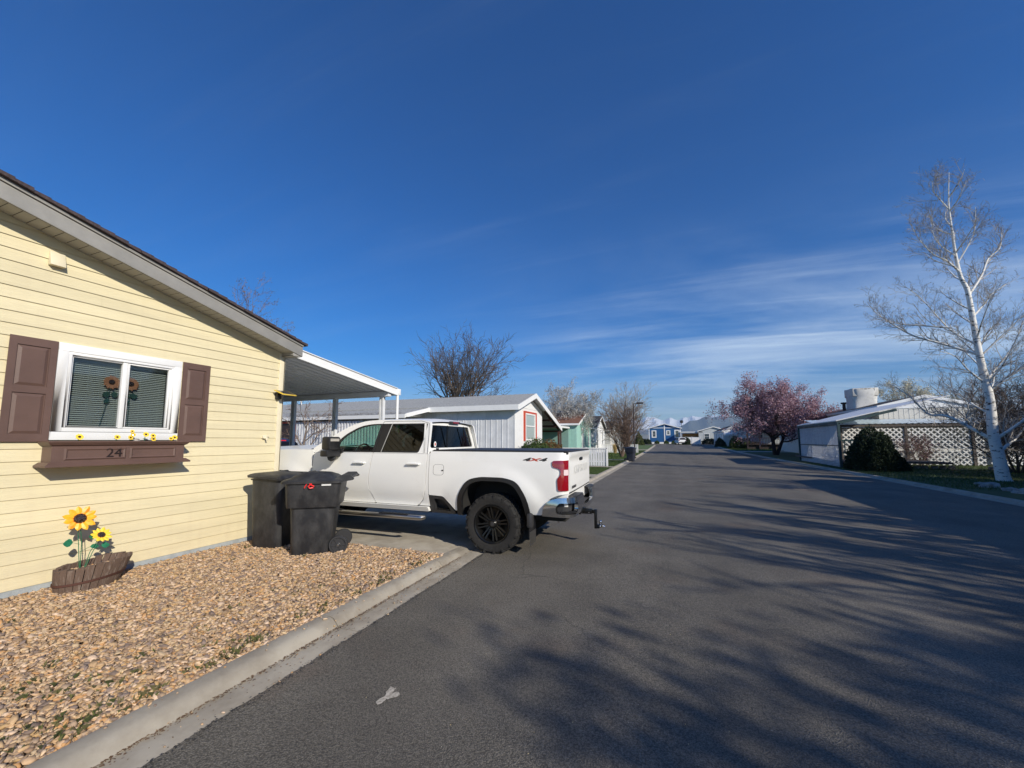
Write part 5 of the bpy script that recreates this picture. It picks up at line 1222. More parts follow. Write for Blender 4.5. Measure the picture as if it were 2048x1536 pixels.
# silvery multi stemmed tree with grey buds
tree('budding_tree','silvery multi stemmed tree covered in pale buds behind the picket fence',(-9.2,39.5,.08),7.1,14,dict(MED,seg=[5,5,5,4,3],n=[9,7,6,4],t0=[.28,.2,.2,.2],th=.60,ang=[.6,.6,.6,.6],up=[.05,.07,.05,.02,0],rmin=.009,lr=[.85,.65,.58,.5],tl=2),'barkwhite','twigpale',r0=.11,stems=4,spread=.48,leaf=('budb',22000,.045,.12,'buds'))
tree('bare_tree','wide bare tree with pale upper branches behind the street lamp',(-4.2,44,.1),8.0,33,dict(BIG,th=.55,t0=[.18,.2,.2,.2],n=[11,7,6,5],ang=[.6,.6,.6,.6],up=[.02,.08,.06,.04,.02],rmin=.011,lr=[1.0,.62,.58,.55]),'bark','twigpale',r0=.16,stems=2,spread=.2)
tree('shrub','tall reddish brown twiggy shrub on the left verge beside the blue bin',(-4.2,38.6,.07),4.4,9,dict(MED,seg=[6,5,4,3],wob=[.07,.14,.18,.2],up=[.03,.03,.0,0],n=[10,6,5],max=3,th=.95,t0=[.18,.2,.2],lr=[.5,.5,.5],side=[5,4,3,3],rmin=.009,ang=[.6,.6,.6]),'twig','twig',r0=.035,stems=20,spread=.40,cat='shrub')
mt['darkbark']=M('dark plum bark',(.035,.025,.024),.9,var=.3,vscale=12)
# plum tree in pink blossom
PL=dict(MED,seg=[4,6,5,4,3],n=[8,8,6,4],t0=[.5,.2,.2,.2],th=.42,ang=[.95,.7,.65,.6],up=[.03,.08,.04,.01,0],lr=[1.5,.6,.55,.5],rmin=.010,sh=.2)
tree('plum_tree','spreading plum tree in pink blossom on the right side of the road',(10.1,48.8,.1),7.3,17,PL,'darkbark','darkbark',r0=.22,stems=3,spread=.42,leaf=('pinkb',52000,.065,.17,'blossom'))
tree('bare_tree','pale bare tree just behind the left side of the pink plum',(14.5,84,.4),11.5,41,dict(BIG,th=.5,t0=[.2,.2,.2,.2],rmin=.018,n=[9,6,6,4],ang=[.7,.6,.6,.6]),'bark','twigpale',r0=.2)
tree('blossom_tree','white blossoming tree behind the roof cooler',(25.5,57,.1),10.3,12,dict(BIG,th=.5,t0=[.2,.2,.2,.2],rmin=.012,n=[9,6,5,4],ang=[.7,.6,.6,.6]),'bark','twiggrey',r0=.2,stems=2,spread=.4,leaf=('whiteb',14000,.07,.14,'blossom'))
tree('blossom_tree','small white blossom tree peeking out behind the pink plum',(17.5,64,.1),6.4,13,dict(MED,th=.5,t0=[.2,.2,.2,.2],rmin=.012),'bark','twiggrey',r0=.14,leaf=('whiteb',7000,.06,.12,'blossom'))
for i,(x,y,h,sd,lab,tw,lf) in enumerate(((30.5,58,12.2,51,'bare grey tree right of the white blossom behind the lattice yard','twiggrey',None),(29.5,48,9.6,52,'bare reddish tree behind the ridge of the lattice house','twig',('dryleaf',5000,.04,.1,'buds')),(32,44,10.5,53,'bare tangled tree directly behind the birch trunk','twig',None),(27.5,34,9.0,54,'olive tinged tree at the right edge behind the birch','twiggrey',('juniper',9000,.05,.12,'young_leaves')))):
    tree('background_tree',lab,(x,y,.05),h,sd,dict(BIG,th=.5,t0=[.2,.2,.2,.2],rmin=.013,n=[9,6,5,4],ang=[.55,.6,.6,.6]),'bark',tw,r0=.2,stems=2,spread=.35,leaf=lf,group='bare trees behind the lattice house')
# birch with traced trunk and limbs
B=E('birch_tree','leafless white birch with leaning trunk on the right verge','tree',(11.6,21.2,0)); rg=random.Random(77)
TK=[(0.22,-.1),(0.15, 0.21), (0.1, 1.02), (0.02, 1.84), (0.04, 3.09), (-0.06, 4.11), (-0.14, 5.06), (-0.19, 6.37), (-0.25, 7.61), (-0.4, 8.17), (-0.49, 9.09), (-0.53, 10.2), (-0.54, 11.41), (-0.41, 12.7)]
TR=[.24,.20,.175,.155,.13,.12,.105,.09,.075,.065,.05,.036,.022,.008]
LM={'a': [(-0.21, 5.41), (-0.73, 5.98), (-1.07, 6.64), (-1.48, 7.51), (-1.97, 8.23)], 'b': [(-0.2, 5.0), (-1.09, 5.58), (-1.79, 6.0), (-2.37, 6.61), (-2.82, 7.22), (-3.07, 7.82)], 'c': [(-0.85, 6.13), (-1.69, 6.44), (-2.29, 6.69), (-2.75, 7.21)], 'e': [(-0.08, 3.86), (-0.67, 4.32), (-1.15, 4.87), (-1.79, 5.1)], 'f': [(-0.42, 8.4), (-0.9, 8.89), (-1.35, 9.15), (-1.79, 9.79), (-2.06, 10.37)], 'g': [(-0.5, 9.1), (-0.92, 9.54), (-1.15, 10.04), (-1.24, 11.1)], 'h': [(-0.53, 10.0), (-0.92, 10.37), (-1.05, 10.87)], 'i': [(-0.54, 11.09), (-0.88, 11.68), (-1.04, 11.96), (-1.05, 12.39)], 'j': [(-0.45, 8.8), (-0.06, 9.56), (0.11, 10.07), (0.19, 10.97)], 'k': [(-0.24, 7.4), (0.34, 8.23), (0.71, 8.97), (1.18, 9.41), (1.4, 10.17)], 'l': [(-0.19, 6.5), (0.37, 7.09), (0.71, 7.48), (1.29, 7.91)], 'm': [(-0.14, 5.1), (0.12, 5.55), (0.44, 6.04), (0.79, 6.26)], 'n': [(-0.1, 4.9), (0.5, 5.69), (1.28, 6.62)], 'o': [(-0.04, 3.85), (0.38, 4.34), (1.06, 5.21),(1.6,6.3)], 'p': [(0.02, 3.5), (0.48, 4.08), (1.1, 4.54),(1.9,5.0)], 'q': [(0.02, 1.59), (-0.53, 2.18), (-1.0, 2.61), (-1.45, 2.71), (-1.91, 3.51), (-2.42, 4.07)], 'r': [(0.07, 1.66), (0.49, 2.09), (0.94, 2.65),(1.4,3.6)], 's': [(0.14, 1.17), (0.62, 1.51), (0.99, 1.76),(1.6,2.6)]}
def smoothp(P,k=3):
    out=[]
    for i in range(len(P)-1):
        p0=P[max(i-1,0)];p1=P[i];p2=P[i+1];p3=P[min(i+2,len(P)-1)]
        for j in range(k):
            t=j/k; out.append(.5*((2*p1)+(p2-p0)*t+(2*p0-5*p1+4*p2-p3)*t*t+(3*p1-p0-3*p2+p3)*t**3))
    return out+[P[-1]]
mb=MB(); path=smoothp([Vector((x,.02*math.sin(z),z)) for x,z in TK],3); rad=[float(np.interp(p.z,[z for x,z in TK],TR)) for p in path]
mb.tube(path,rad,14); tr_=mb.build('trunk',mt['barkwhite'],B,smooth=True)
lm=MB(); tw=MB(); tips=[]
SB=dict(seg=[4,4,3],wob=[.12,.18,.25],up=[.05,.03,.02],side=[4,3,3],n=[6,5],t0=[.1,.15],ang=[.65,.7],lr=[.55,.55],max=2,rr=.6,rmin=.0045,tl=-1,sh=.3)
for key,pts in LM.items():
    dep=rg.choice((-1,1))*rg.uniform(.15,.55); n=len(pts)
    P=[Vector((x,dep*(i/(n-1))**.8*abs(pts[-1][0]-pts[0][0]) ,z)) for i,(x,z) in enumerate(pts)]
    P=smoothp(P,4); r=.050 if key in 'bkqop' else .038
    if key in 'ghij': r=.026
    if key in 'q': r=.07
    if key in 'r s': r=.065
    rads=[r*(1-.82*i/(len(P)-1)) for i in range(len(P))]; lm.tube(P,rads,7,cap=False)
    for i in range(2,len(P)-1):
        for q in range(1 if i%3 else 2):
            d=(P[i+1]-P[i]).normalized(); ax=d.orthogonal(); ax.rotate(Matrix.Rotation(rg.uniform(0,6.28),3,d)); d.rotate(Matrix.Rotation(rg.uniform(.4,.95),3,ax)); d.z+=.25
            grow(tw,tips,P[i],d,rg.uniform(.5,1.15)*(1.25-.5*i/len(P)),max(.008,rads[i]*.45),0,rg,SB,tw)
# extra limbs towards and away from the viewer
for k in range(16):
    z=2.6+k*.6; x=float(np.interp(z,[b for a,b in TK],[a for a,b in TK])); a=rg.choice((1,-1))*(PI/2)+rg.uniform(-.6,.6); L=2.4*(1-z/15)+.5
    P=[Vector((x,0,z))]; d=Vector((math.cos(a),math.sin(a),.7)).normalized()
    for i in range(6): d=(d+Vector((rg.gauss(0,.08),rg.gauss(0,.08),.08))).normalized(); P.append(P[-1]+d*L/6)
    rads=[.034*(1-.8*i/6) for i in range(7)]; lm.tube(P,rads,6,cap=False)
    for i in range(2,7):
        for q in range(1):
            dd=d.copy(); dd.rotate(Matrix.Rotation(rg.uniform(-1,1),3,Vector((rg.random(),rg.random(),rg.random())).normalized())); grow(tw,tips,P[i-1],dd,rg.uniform(.5,1.0),.009,0,rg,SB,tw)
lm.build('limbs',mt['barkwhite'],B,smooth=True,fixn=False); tw.build('twigs',mt['twigpale'],B,smooth=True,fixn=False)
leafquads(tips,3800,.024,7,.03,'dryleaf','catkins',B,.35)
# suckers and dark twiggy thicket right of and behind the birch
SH=dict(MED,seg=[7,5,4,3],wob=[.10,.18,.2,.2],up=[.02,.02,.0,0],n=[10,7,5],max=3,th=.95,t0=[.15,.15,.2],lr=[.5,.55,.5],side=[5,4,3,3],rmin=.007,ang=[.7,.7,.6])
for (x,y,h,sd,st,lab) in ((15.2,26.5,4.0,3,17,'dense dark twiggy shrub before the lattice left of the birch trunk'),(13.9,22.4,3.6,4,18,'dark twiggy thicket touching the right of the birch trunk'),(17.6,26.0,5.2,6,17,'tall tangled bare shrub at the right frame edge')):
    tree('bare_shrub',lab,(x,y,.05),h,sd,SH,'twigdark','twigdark',r0=.03,stems=st,spread=.65,cat='shrub',group='twiggy bare shrubs around the birch')
tree('bare_shrub','small pinkish flowering shrub against the middle lattice post',(14.0,31.6,.05),1.9,16,dict(SH,rmin=.006),'twig','twig',r0=.02,stems=9,spread=.5,cat='shrub',leaf=('pinkb',1400,.028,.05,'blossom'))
tree('bare_shrub','low leafless shrub by the porch foot under the pink plum',(12.2,42.5,.05),1.5,18,dict(SH,rmin=.008),'twig','twig',r0=.02,stems=10,spread=.7,cat='shrub')
# foliage bushes
def bush(name,label,loc,rad,n,size,seed,mat,cat='shrub',group=None,cone=0,mats2=None,lump=.22,boxy=0):
    Bq=E(name,label,cat,loc,0,group); rs=np.random.RandomState(seed)
    d=rs.normal(size=(n,3)); d/=np.linalg.norm(d,axis=1,keepdims=True); d[:,2]=np.abs(d[:,2])*1.0
    lum=np.array([1+lump*noise.noise(Vector((float(a[0])*2.6+seed,float(a[1])*2.6,float(a[2])*2.6)))*1.6+.10*noise.noise(Vector((float(a[0])*8,float(a[1])*8+seed,float(a[2])*8))) for a in d])
    t=rs.uniform(.0,1,n)**.35; rr=(.62+.40*t)*lum
    if boxy: d=np.sign(d)*np.abs(d)**boxy; d/=np.maximum(1,np.linalg.norm(d,axis=1,keepdims=True)**.6)
    P=d*rr[:,None]*np.array(rad)
    if cone: P[:,:2]*=(1-cone*np.clip(P[:,2:3]/rad[2],0,1)**1.5)
    u=rs.normal(size=(n,3)); u/=np.linalg.norm(u,axis=1,keepdims=True); w=rs.normal(size=(n,3)); v=np.cross(u,w); v/=np.linalg.norm(v,axis=1,keepdims=True)
    s=size*rs.uniform(.6,1.4,(n,1)); Q=np.stack([P-u*s,P-v*s*.55,P+u*s,P+v*s*.55],1)
    if mats2:
        k=((P[:,1] if mats2[1]=='y' else P[:,0]*0)+rs.normal(0,.35,n))>mats2[2]
        a=Q[~k].reshape(-1,3); npmesh('foliage',a,np.arange(len(a)).reshape(-1,4),mt[mat],Bq); a=Q[k].reshape(-1,3); npmesh('reddish_foliage',a,np.arange(len(a)).reshape(-1,4),mt[mats2[0]],Bq)
    else: a=Q.reshape(-1,3); npmesh('foliage',a,np.arange(len(a)).reshape(-1,4),mt[mat],Bq)
    rg=random.Random(seed); st=MB(); tips=[]
    for i in range(9):
        a=2*PI*i/9; grow(st,tips,(0,0,0),(math.cos(a)*rad[0]*.8,math.sin(a)*rad[1]*.8,rad[2]),rad[2]*.85,.02,0,rg,dict(SB,n=[4,3],tl=9),st)
    st.build('stems',mt['bark'],Bq,fixn=False)
    return Bq
bush('yew_bush','large dark rounded conical evergreen at the right kerb',(9.6,26.0,.05),(1.0,1.0,1.98),26000,.045,2,'yew',cone=.0,lump=.13,boxy=.8)
bush('yew_bush','small dark round shrub at the right foot of the big evergreen',(10.75,26.2,.05),(.42,.4,.7),5000,.035,3,'yew')
bush('hedge_bush','green hedge bush turning reddish before the red trimmed window',(-6.4,20.8,.05),(.6,3.5,1.55),24000,.04,5,'hedge',mats2=('hedger','y',.3),boxy=.45,lump=.12)
bush('shrub','green juniper bush on the far right verge, left of the browner one',(9.9,72.5,.25),(1.1,1.1,1.75),6500,.08,6,'juniper')
bush('shrub','yellowish green juniper bush in the middle of the far right verge',(11.0,72.3,.25),(1.0,1.0,1.6),5500,.08,7,'juniper')
bush('shrub','browner low bush at the right end of the far bushes',(12.3,72.4,.25),(1.0,.9,1.05),4000,.08,8,'juniper',mats2=('hedger',0,-.2))
bush('shrub','dark shrub beside the white awning house corner',(8.9,86,.4),(.9,.9,1.5),3500,.09,9,'yew')
bush('shrub','low dark hedge before the pale grey house',(9.2,107,.75),(2.2,.8,1.2),3500,.11,10,'yew')
bush('shrub','dark round bush left of the far white fence',(3.6,102,.6),(.9,.9,1.6),3000,.10,11,'yew')
bush('shrub','pale green shrub left of the blue house',(-6.6,96,.5),(1.1,1.1,2.9),3500,.11,12,'juniper',cone=.5)
bush('shrub','dark shrub cluster in the shade left of the blue house',(-5.6,104,.6),(1.4,.9,1.4),3000,.11,13,'yew')
for i,(x,lab) in enumerate(((-3.2,'left low shrub before the blue house skirting'),(-.9,'middle low shrub before the blue house skirting'),(.9,'right low shrub before the blue house skirting'))):
    bush('low_shrub',lab,(x,110.6,.78),(.6,.5,.75),900,.09,20+i,'hedge',group='low shrubs at the blue house')
# straw coloured ornamental grass tuft
def tuft(label,loc,h,n,seed,mat='strawg',name='ornamental_grass'):
    rs=np.random.RandomState(seed); a=rs.uniform(0,2*PI,n); L=h*rs.uniform(.5,1.05,n); t=rs.uniform(.05,.5,n); w=.012
    x0=rs.normal(0,.08,n); y0=rs.normal(0,.08,n); b=np.stack([x0,y0,np.zeros(n)],1); dx,dy=np.cos(a),np.sin(a)
    mid=b+np.stack([dx*L*t*.4,dy*L*t*.4,L*.65],1); tip=b+np.stack([dx*L*t,dy*L*t,L*(1-.25*t)],1); s=np.stack([-dy*w,dx*w,0*dx],1)
    P=np.stack([b-s,mid-s,tip,mid+s],1).reshape(-1,3); o=npmesh(name,P,np.arange(4*n).reshape(-1,4),mt[mat]); o.location=loc; tag(o,label,'ornamental grass'); return o
tuft('straw yellow ornamental grass clump on the left lawn behind the picket fence',(-5.9,47.5,.1),1.35,420,3)
tuft('small dried flowers clump at the far left kerb',(-3.5,41.5,.08),.5,200,4,'dryleaf','dried_plant')
tuft('spiky pale weed clump growing beside the rocks at the birch foot',(10.9,17.6,.06),.55,90,5,'weed','weed_clump')
for i,(x,y,s,lab) in enumerate(((9.9,18.9,.13,'leftmost garden rock at the birch foot'),(9.75,18.2,.22,'largest pale garden rock below the birch'),(9.6,17.1,.15,'flat garden rock right of the largest one'),(9.5,16.4,.19,'rightmost garden rock at the frame edge'))):
    bm=bmesh.new(); bmesh.ops.create_icosphere(bm,subdivisions=3,radius=1)
    for v in bm.verts: k=1+.35*noise.noise(v.co*1.3+Vector((i*5,0,0)))+.12*noise.noise(v.co*4); v.co=Vector((v.co.x*s*k*1.2,v.co.y*s*k,v.co.z*s*k*.6))
    me=bpy.data.meshes.new('garden_rock'); bm.to_mesh(me); bm.free(); me.materials.append(mt['rock']); o=bpy.data.objects.new('garden_rock',me); C.objects.link(o); o.location=(x,y,.10); tag(o,lab,'rock','garden rocks by the birch')
rg=random.Random(6)
for i in range(14):
    mb=MB(); mb.box(-.13,.13,-.09,.09,0,.20); o=mb.build('edging_block',mt['rock'],bevel=.03,loc=(12.1+i*.36+rg.uniform(-.03,.03)+(1.2 if i>5 else 0),28.6+rg.uniform(-.06,.06),.05)); o.rotation_euler=(rg.uniform(-.08,.08),rg.uniform(-.06,.06),rg.uniform(-.3,.3)); tag(o,'grey stone edging block in the low row before the lattice','edging block','stone edging blocks before the lattice')
# off-frame neighbours that shade the road
SHD=dict(BIG,th=.5,t0=[.25,.2,.2,.2],rmin=.010,n=[10,7,6,5],ang=[.75,.65,.6,.6])
tree('street_tree','dense budding street tree standing right behind the viewer',(14.8,-4.2,.05),10.8,61,dict(SHD,max=4,n=[9,6,5,4]),'bark','twig',r0=.3,leaf=('dryleaf',22000,.08,.3,'buds'))
tree('street_tree','second budding street tree further behind on the right verge',(20.5,-6.9,.05),12.8,62,dict(SHD,n=[9,6,5,4]),'bark','twig',r0=.3,leaf=('dryleaf',16000,.09,.35,'buds'))
tree('street_tree','bare street tree on the right verge outside the frame',(12.6,4.6,.05),9.6,63,dict(SHD,rmin=.02,n=[14,8,6,4],rr=.72,taper=.4),'bark','twig',r0=.32)
tree('street_tree','bare street tree on the right verge between the first house and the birch',(12.4,1.8,.05),8.8,64,dict(SHD,rmin=.02,n=[13,8,6,4],rr=.72,taper=.4),'bark','twig',r0=.26)
tree('street_tree','third bare street tree nearest the birch on the right verge',(11.6,13.6,.05),7.6,65,dict(SHD,rmin=.014,n=[12,8,6,4],rr=.66),'bark','twig',r0=.2)

for i,(x,y,h,lab) in enumerate(((19.4,16.4,5.8,'tall unseen evergreen added right of the frame to shade the lawn'),(22.8,19.6,8.6,'taller unseen evergreen added further right for lawn shade'),(16.2,16.2,5.6,'unseen evergreen added nearest the kerb for lawn shade'),(26,21,6.5,'rearmost unseen evergreen added for lawn shade'))):
    bush('evergreen',lab,(x,y,.05),(2.3,2.3,h),24000,.09,40+i,'yew',cat='tree',cone=.35,group='unseen evergreens added right of the birch for lawn shade')  # unseen evergreens added to shade the right lawn
# ================================================================ HOUSES
def gable(name,label,x0,x1,y0,y1,zb,eave,ridge,axis,wall,roof,ov=.3,fr='white',wins=(),rt=.07,group=None,skirt=None,eave2=None,batten=0,gwall=None):
    """axis 'x': ridge runs along x. wins: (face,centre,z,w,h,trim[,glassmat]) face in '+x','-x','+y','-y'"""
    Hh=E(name,label,'house',((x0+x1)/2,(y0+y1)/2,zb),0,group); ox,oy=(x0+x1)/2,(y0+y1)/2
    x0-=ox;x1-=ox;y0-=oy;y1-=oy; ev=eave-zb; rd=ridge-zb
    mb=MB(); s0=.45 if skirt else -.3
    if axis=='x':
        mid=(y0+y1)/2; mb.prism([(y0,s0),(y1,s0),(y1,ev),(mid,rd),(y0,ev)],x0,x1,lambda u,v,d:(d,u,v)); sl=(rd-ev)/(mid-y0)
    else:
        mid=(x0+x1)/2; mb.prism([(x0,s0),(x1,s0),(x1,ev),(mid,rd),(x0,ev)],y0,y1,lambda u,v,d:(u,d,v)); sl=(rd-ev)/(mid-x0)
    if batten:
        x=x0+batten
        while x<x1: mb.box(x-.02,x+.02,y0-.012,y0,s0,ev-.03); x+=batten
        y=y0+batten
        while y<y1: 
            for xx in ((x0-.012,x0),(x1,x1+.012)): mb.box(*xx,y-.02,y+.02,s0,ev-.03)
            y+=batten
    mb.build('wall',wall,Hh,fixn=False)
    if skirt: mb=MB(); mb.box(x0-.03,x1+.03,y0-.03,y1+.03,-.3,.449); mb.build('skirting',skirt,Hh)
    mb=MB(); fm=MB()
    for s in (-1,1):
        a,b=(y0,y1) if axis=='x' else (x0,x1); half=(b-a)/2+ov; e=(x0-ov,x1+ov) if axis=='x' else (y0-ov,y1+ov); zE=rd-sl*half
        def mp(u,v,d,s=s): return (d,mid+s*u,v) if axis=='x' else (mid+s*u,d,v)
        mb.prism([(0,rd+.02),(half,zE+.02),(half,zE+.02+rt),(0,rd+.02+rt)],e[0]+.0,e[1],mp)
        for d0,d1 in ((e[0]-.03,e[0]),(e[1],e[1]+.03)): fm.prism([(0,rd-.12),(half,zE-.12),(half,zE+rt+.01),(0,rd+rt+.01)],d0,d1,mp)
        fm.prism([(half,zE-.10),(half+.03,zE-.10),(half+.03,zE+rt),(half,zE+rt)],e[0],e[1],mp)
    mb.build('roof',mt[roof],Hh,fixn=False); fm.build('fascia',mt[fr],Hh,fixn=False)
    for w in wins:
        face,c,z,ww,hh,tm=w[:6]; gl_=w[6] if len(w)>6 else 'winglass'; t=.09 if len(w)<8 else w[7]; z-=zb
        if face[1]=='x': X=x1 if face[0]=='+' else x0; sg=1 if face[0]=='+' else -1; cc=c-oy; f=lambda u,v,d:(X+sg*d,cc+u,z+v)
        else: Y=y1 if face[0]=='+' else y0; sg=1 if face[0]=='+' else -1; cc=c-ox; f=lambda u,v,d:(cc+u,Y+sg*d,z+v)
        F=MB(); a,b=ww/2,hh/2
        for (u0,u1,v0,v1) in ((-a-t,a+t,b,b+t),(-a-t,a+t,-b-t,-b),(-a-t,-a,-b,b),(a,a+t,-b,b)): F.prism([(u0,v0),(u1,v0),(u1,v1),(u0,v1)],-.01,.05,f)
        wn_=F.build('window',mt[tm],Hh); F=MB()
        for (u0,u1,v0,v1) in ((-a,a,-.025,.025),(-a,-a+.04,-b,b),(a-.04,a,-b,b),(-a,a,b-.04,b),(-a,a,-b,-b+.04)): F.prism([(u0,v0),(u1,v0),(u1,v1),(u0,v1)],-.005,.035,f)
        F.build('window_frame',mt['white'],wn_); F=MB(); F.prism([(-a,-b),(a,-b),(a,b),(-a,b)],.0,.012,f); F.build('pane',mt[gl_],wn_)
    return Hh,(ox,oy)
mt['rib']=mt['whitew']
# --- white mobile home with red window trim
wh=E('mobile_home','long white mobile home with grey shingle roof and brick red window trim','house')
y0,y1,yr=18.65,23.3,20.95; X1=-7.2; X0=-29
mb=MB(); mb.prism([(y0,-.05),(y1,-.05),(y1,3.35),(yr,4.02),(y0,3.3)],X1-.05,X1,lambda u,v,d:(d,u,v)); mb.build('gable_wall',mt['white'],wh)
mb=MB(); mb.box(X1-.0,X1+.018,y0+.02,y1,3.33,3.35); mb.box(X1,X1+.02,y0-.02,y0+.10,0,3.25); mb.build('wall_trim',mt['white'],wh)
mb=MB(); mb.box(X0,X1-.052,y0,y1,-.05,3.28); x=X1-.35
rg=random.Random(2)
while x>X0: mb.box(x-.03,x,y0-.018,y0,0,3.27); x-=rg.choice((.30,.30,.14))
mb.build('side_wall',mt['whitegrey'],wh)
mb=MB(); XR=-6.82
sl=.305; zr=4.13
mb.prism([(yr,zr),(18.3,zr-sl*2.65),(18.3,zr-sl*2.65+.06),(yr,zr+.06),(26.55,zr-sl*5.6+.06),(26.55,zr-sl*5.6)],X0-.2,XR,lambda u,v,d:(d,u,v)) if 0 else None
mb.prism([(18.3,zr-sl*2.65),(yr,zr),(yr,zr+.06),(18.3,zr-sl*2.65+.06)],X0-.2,XR,lambda u,v,d:(d,u,v)); mb.prism([(yr,zr),(26.55,zr-sl*5.6),(26.55,zr-sl*5.6+.06),(yr,zr+.06)],X0-.2,XR,lambda u,v,d:(d,u,v)); mb.build('roof',mt['shingleg'],wh)
mb=MB()
for (a,za,b,zb_) in ((18.3,zr-sl*2.65,yr,zr),(yr,zr,26.55,zr-sl*5.6)): mb.prism([(a,za-.20),(b,zb_-.20),(b,zb_+.065),(a,za+.065)],XR,XR+.04,lambda u,v,d:(d,u,v))
mb.box(-12.0,XR,18.22,18.30,zr-sl*2.65-.22,zr-sl*2.65+.05); mb.build('fascia',mt['white'],wh)
mb=MB(); mb.prism([(18.32,zr-sl*2.63-.03),(yr,zr-.03),(yr,zr-.01),(18.32,zr-sl*2.63-.01)],X1,XR,lambda u,v,d:(d,u,v)); mb.prism([(yr,zr-.03),(23.3,zr-sl*2.35-.03),(23.3,zr-sl*2.35-.01),(yr,zr-.01)],X1,XR,lambda u,v,d:(d,u,v)); mb.build('soffit',mt['greyside'],wh)
# open side bay under the long roof slope
mb=MB()
for i in range(6): x=-7.0-i*1.5; mb.prism([(23.3,zr-sl*2.35-.17),(26.5,zr-sl*5.55-.17),(26.5,zr-sl*5.55-.01),(23.3,zr-sl*2.35-.01)],x-.05,x,lambda u,v,d:(d,u,v))
for (y,h) in ((24.3,zr-sl*3.35),(25.4,zr-sl*4.45),(26.4,zr-sl*5.45)): mb.box(-16,-6.9,y-.04,y+.04,h-.30,h-.18)
mb.build('roof_beams',mt['rust'],wh)
mb=MB(); mb.box(-7.05,-6.93,26.33,26.45,0,2.25); mb.build('porch_post',mt['rust'],wh)
mb=MB(); mb.box(-10.0,-9.95,23.3,26.5,0,2.0); y=23.4
while y<26.4: mb.box(-9.95,-9.93,y,y+.09,.05,1.75); y+=.15
mb.build('porch_screen',mt['whitew'],wh)
mb=MB(); mb.box(-16.0,-15.9,23.3,26.5,0,2.6); mb.build('bay_back_wall',mt['rust'],wh)
F=MB(); zc,a,b=2.38,.86,.70; cy_=21.05
def ff(u,v,d): return (X1+d,cy_+u,zc+v)
for (u0,u1,v0,v1) in ((-a-.22,a+.22,b,b+.1),(-a-.22,-a,-b-.1,b),(a,a+.22,-b-.1,b)): F.prism([(u0,v0),(u1,v0),(u1,v1),(u0,v1)],0,.05,ff)
w_=F.build('window',mt['redtrim'],wh); F=MB()
for (u0,u1,v0,v1) in ((-a,a,b-.08,b),(-a,a,-b-.1,-b),(-a,-a+.1,-b,b-.08),(a-.1,a,-b,b-.08),(-a+.1,a-.1,-.03,.03)): F.prism([(u0,v0),(u1,v0),(u1,v1),(u0,v1)],0,.045,ff)
F.build('window_frame',mt['white'],w_); F=MB(); F.prism([(-a,-b),(a,-b),(a,b),(-a,b)],.0,.012,ff); F.build('pane',mt['winpale'],w_)
# porch awning with white end board
mb=MB()
mb.add([(-11.95,18.28,3.27),(-11.95,16.3,2.83),(-29.2,16.3,2.83),(-29.2,18.28,3.27),(-11.95,18.28,3.32),(-11.95,16.3,2.88),(-29.2,16.3,2.88),(-29.2,18.28,3.32)],[(0,1,2,3),(4,7,6,5),(0,4,5,1),(1,5,6,2),(2,6,7,3),(3,7,4,0)]); mb.build('awning_roof',mt['shingleg'],wh)
mb=MB(); mb.prism([(18.5,3.20),(16.2,2.72),(16.2,2.92),(18.5,3.40)],-11.95,-11.90,lambda u,v,d:(d,u,v)); mb.box(-29.2,-11.95,16.16,16.28,2.70,2.88); mb.build('awning_fascia',mt['white'],wh)
mb=MB(); 
for x in (-12.1,-12.9): mb.box(x-.05,x+.05,16.35,16.45,0,2.72)
mb.build('awning_post',mt['white'],wh)
mb=MB(); mb.box(-19.4,-13.3,16.42,16.46,.0,2.62); x=-13.35
while x>-19.4: mb.box(x-.09,x,16.34,16.42,.02,2.6); x-=.19
mb.build('ribbed_screen',mt['whitew'],wh)
mb=MB(); mb.box(-19.5,-19.4,16.36,16.44,0,2.65); mb.box(-20.75,-20.65,16.36,16.44,0,2.65); mb.box(-20.65,-19.5,16.36,16.44,2.55,2.65); dr=mb.build('door',mt['redtrim'],wh)
mb=MB(); mb.box(-20.65,-19.5,16.40,16.43,0,2.55); mb.build('door_panel',mt['lamp'],dr)
mb=MB(); mb.box(-29,-20.75,16.42,16.46,0,2.62); mb.build('end_screen',mt['greyside'],wh)
mb=MB(); mb.box(-13.2,-12.2,18.60,18.64,.2,2.6); mb.build('porch_door',mt['lamp'],wh)
mb=MB(); mb.tube([(-24,20.6,4.1),(-24,20.6,4.55)],.05,8); mb.ball((-23.8,20.6,4.55),.16,8,5,sc=(.3,1,1)); mb.build('roof_dish',mt['white'],wh)
o=MB().tube([(-12.45,16.33,1.2),(-12.45,16.33,2.6)],.05,8).build('wind_chime',M('lime green plastic',(.15,.75,.12),.5)); tag(o,'lime green hanging tube on the white home porch','ornament')
# dead leaves in the long gutter
def gut2(rs): return rs.uniform(-20,-12.5),rs.uniform(16.2,17.0),2.90+.22*(rs.rand())*.6
litter('roof_leaves',1500,gut2,'dryleaf',.02,.05,31,'dead leaves on the awning roof of the white home')
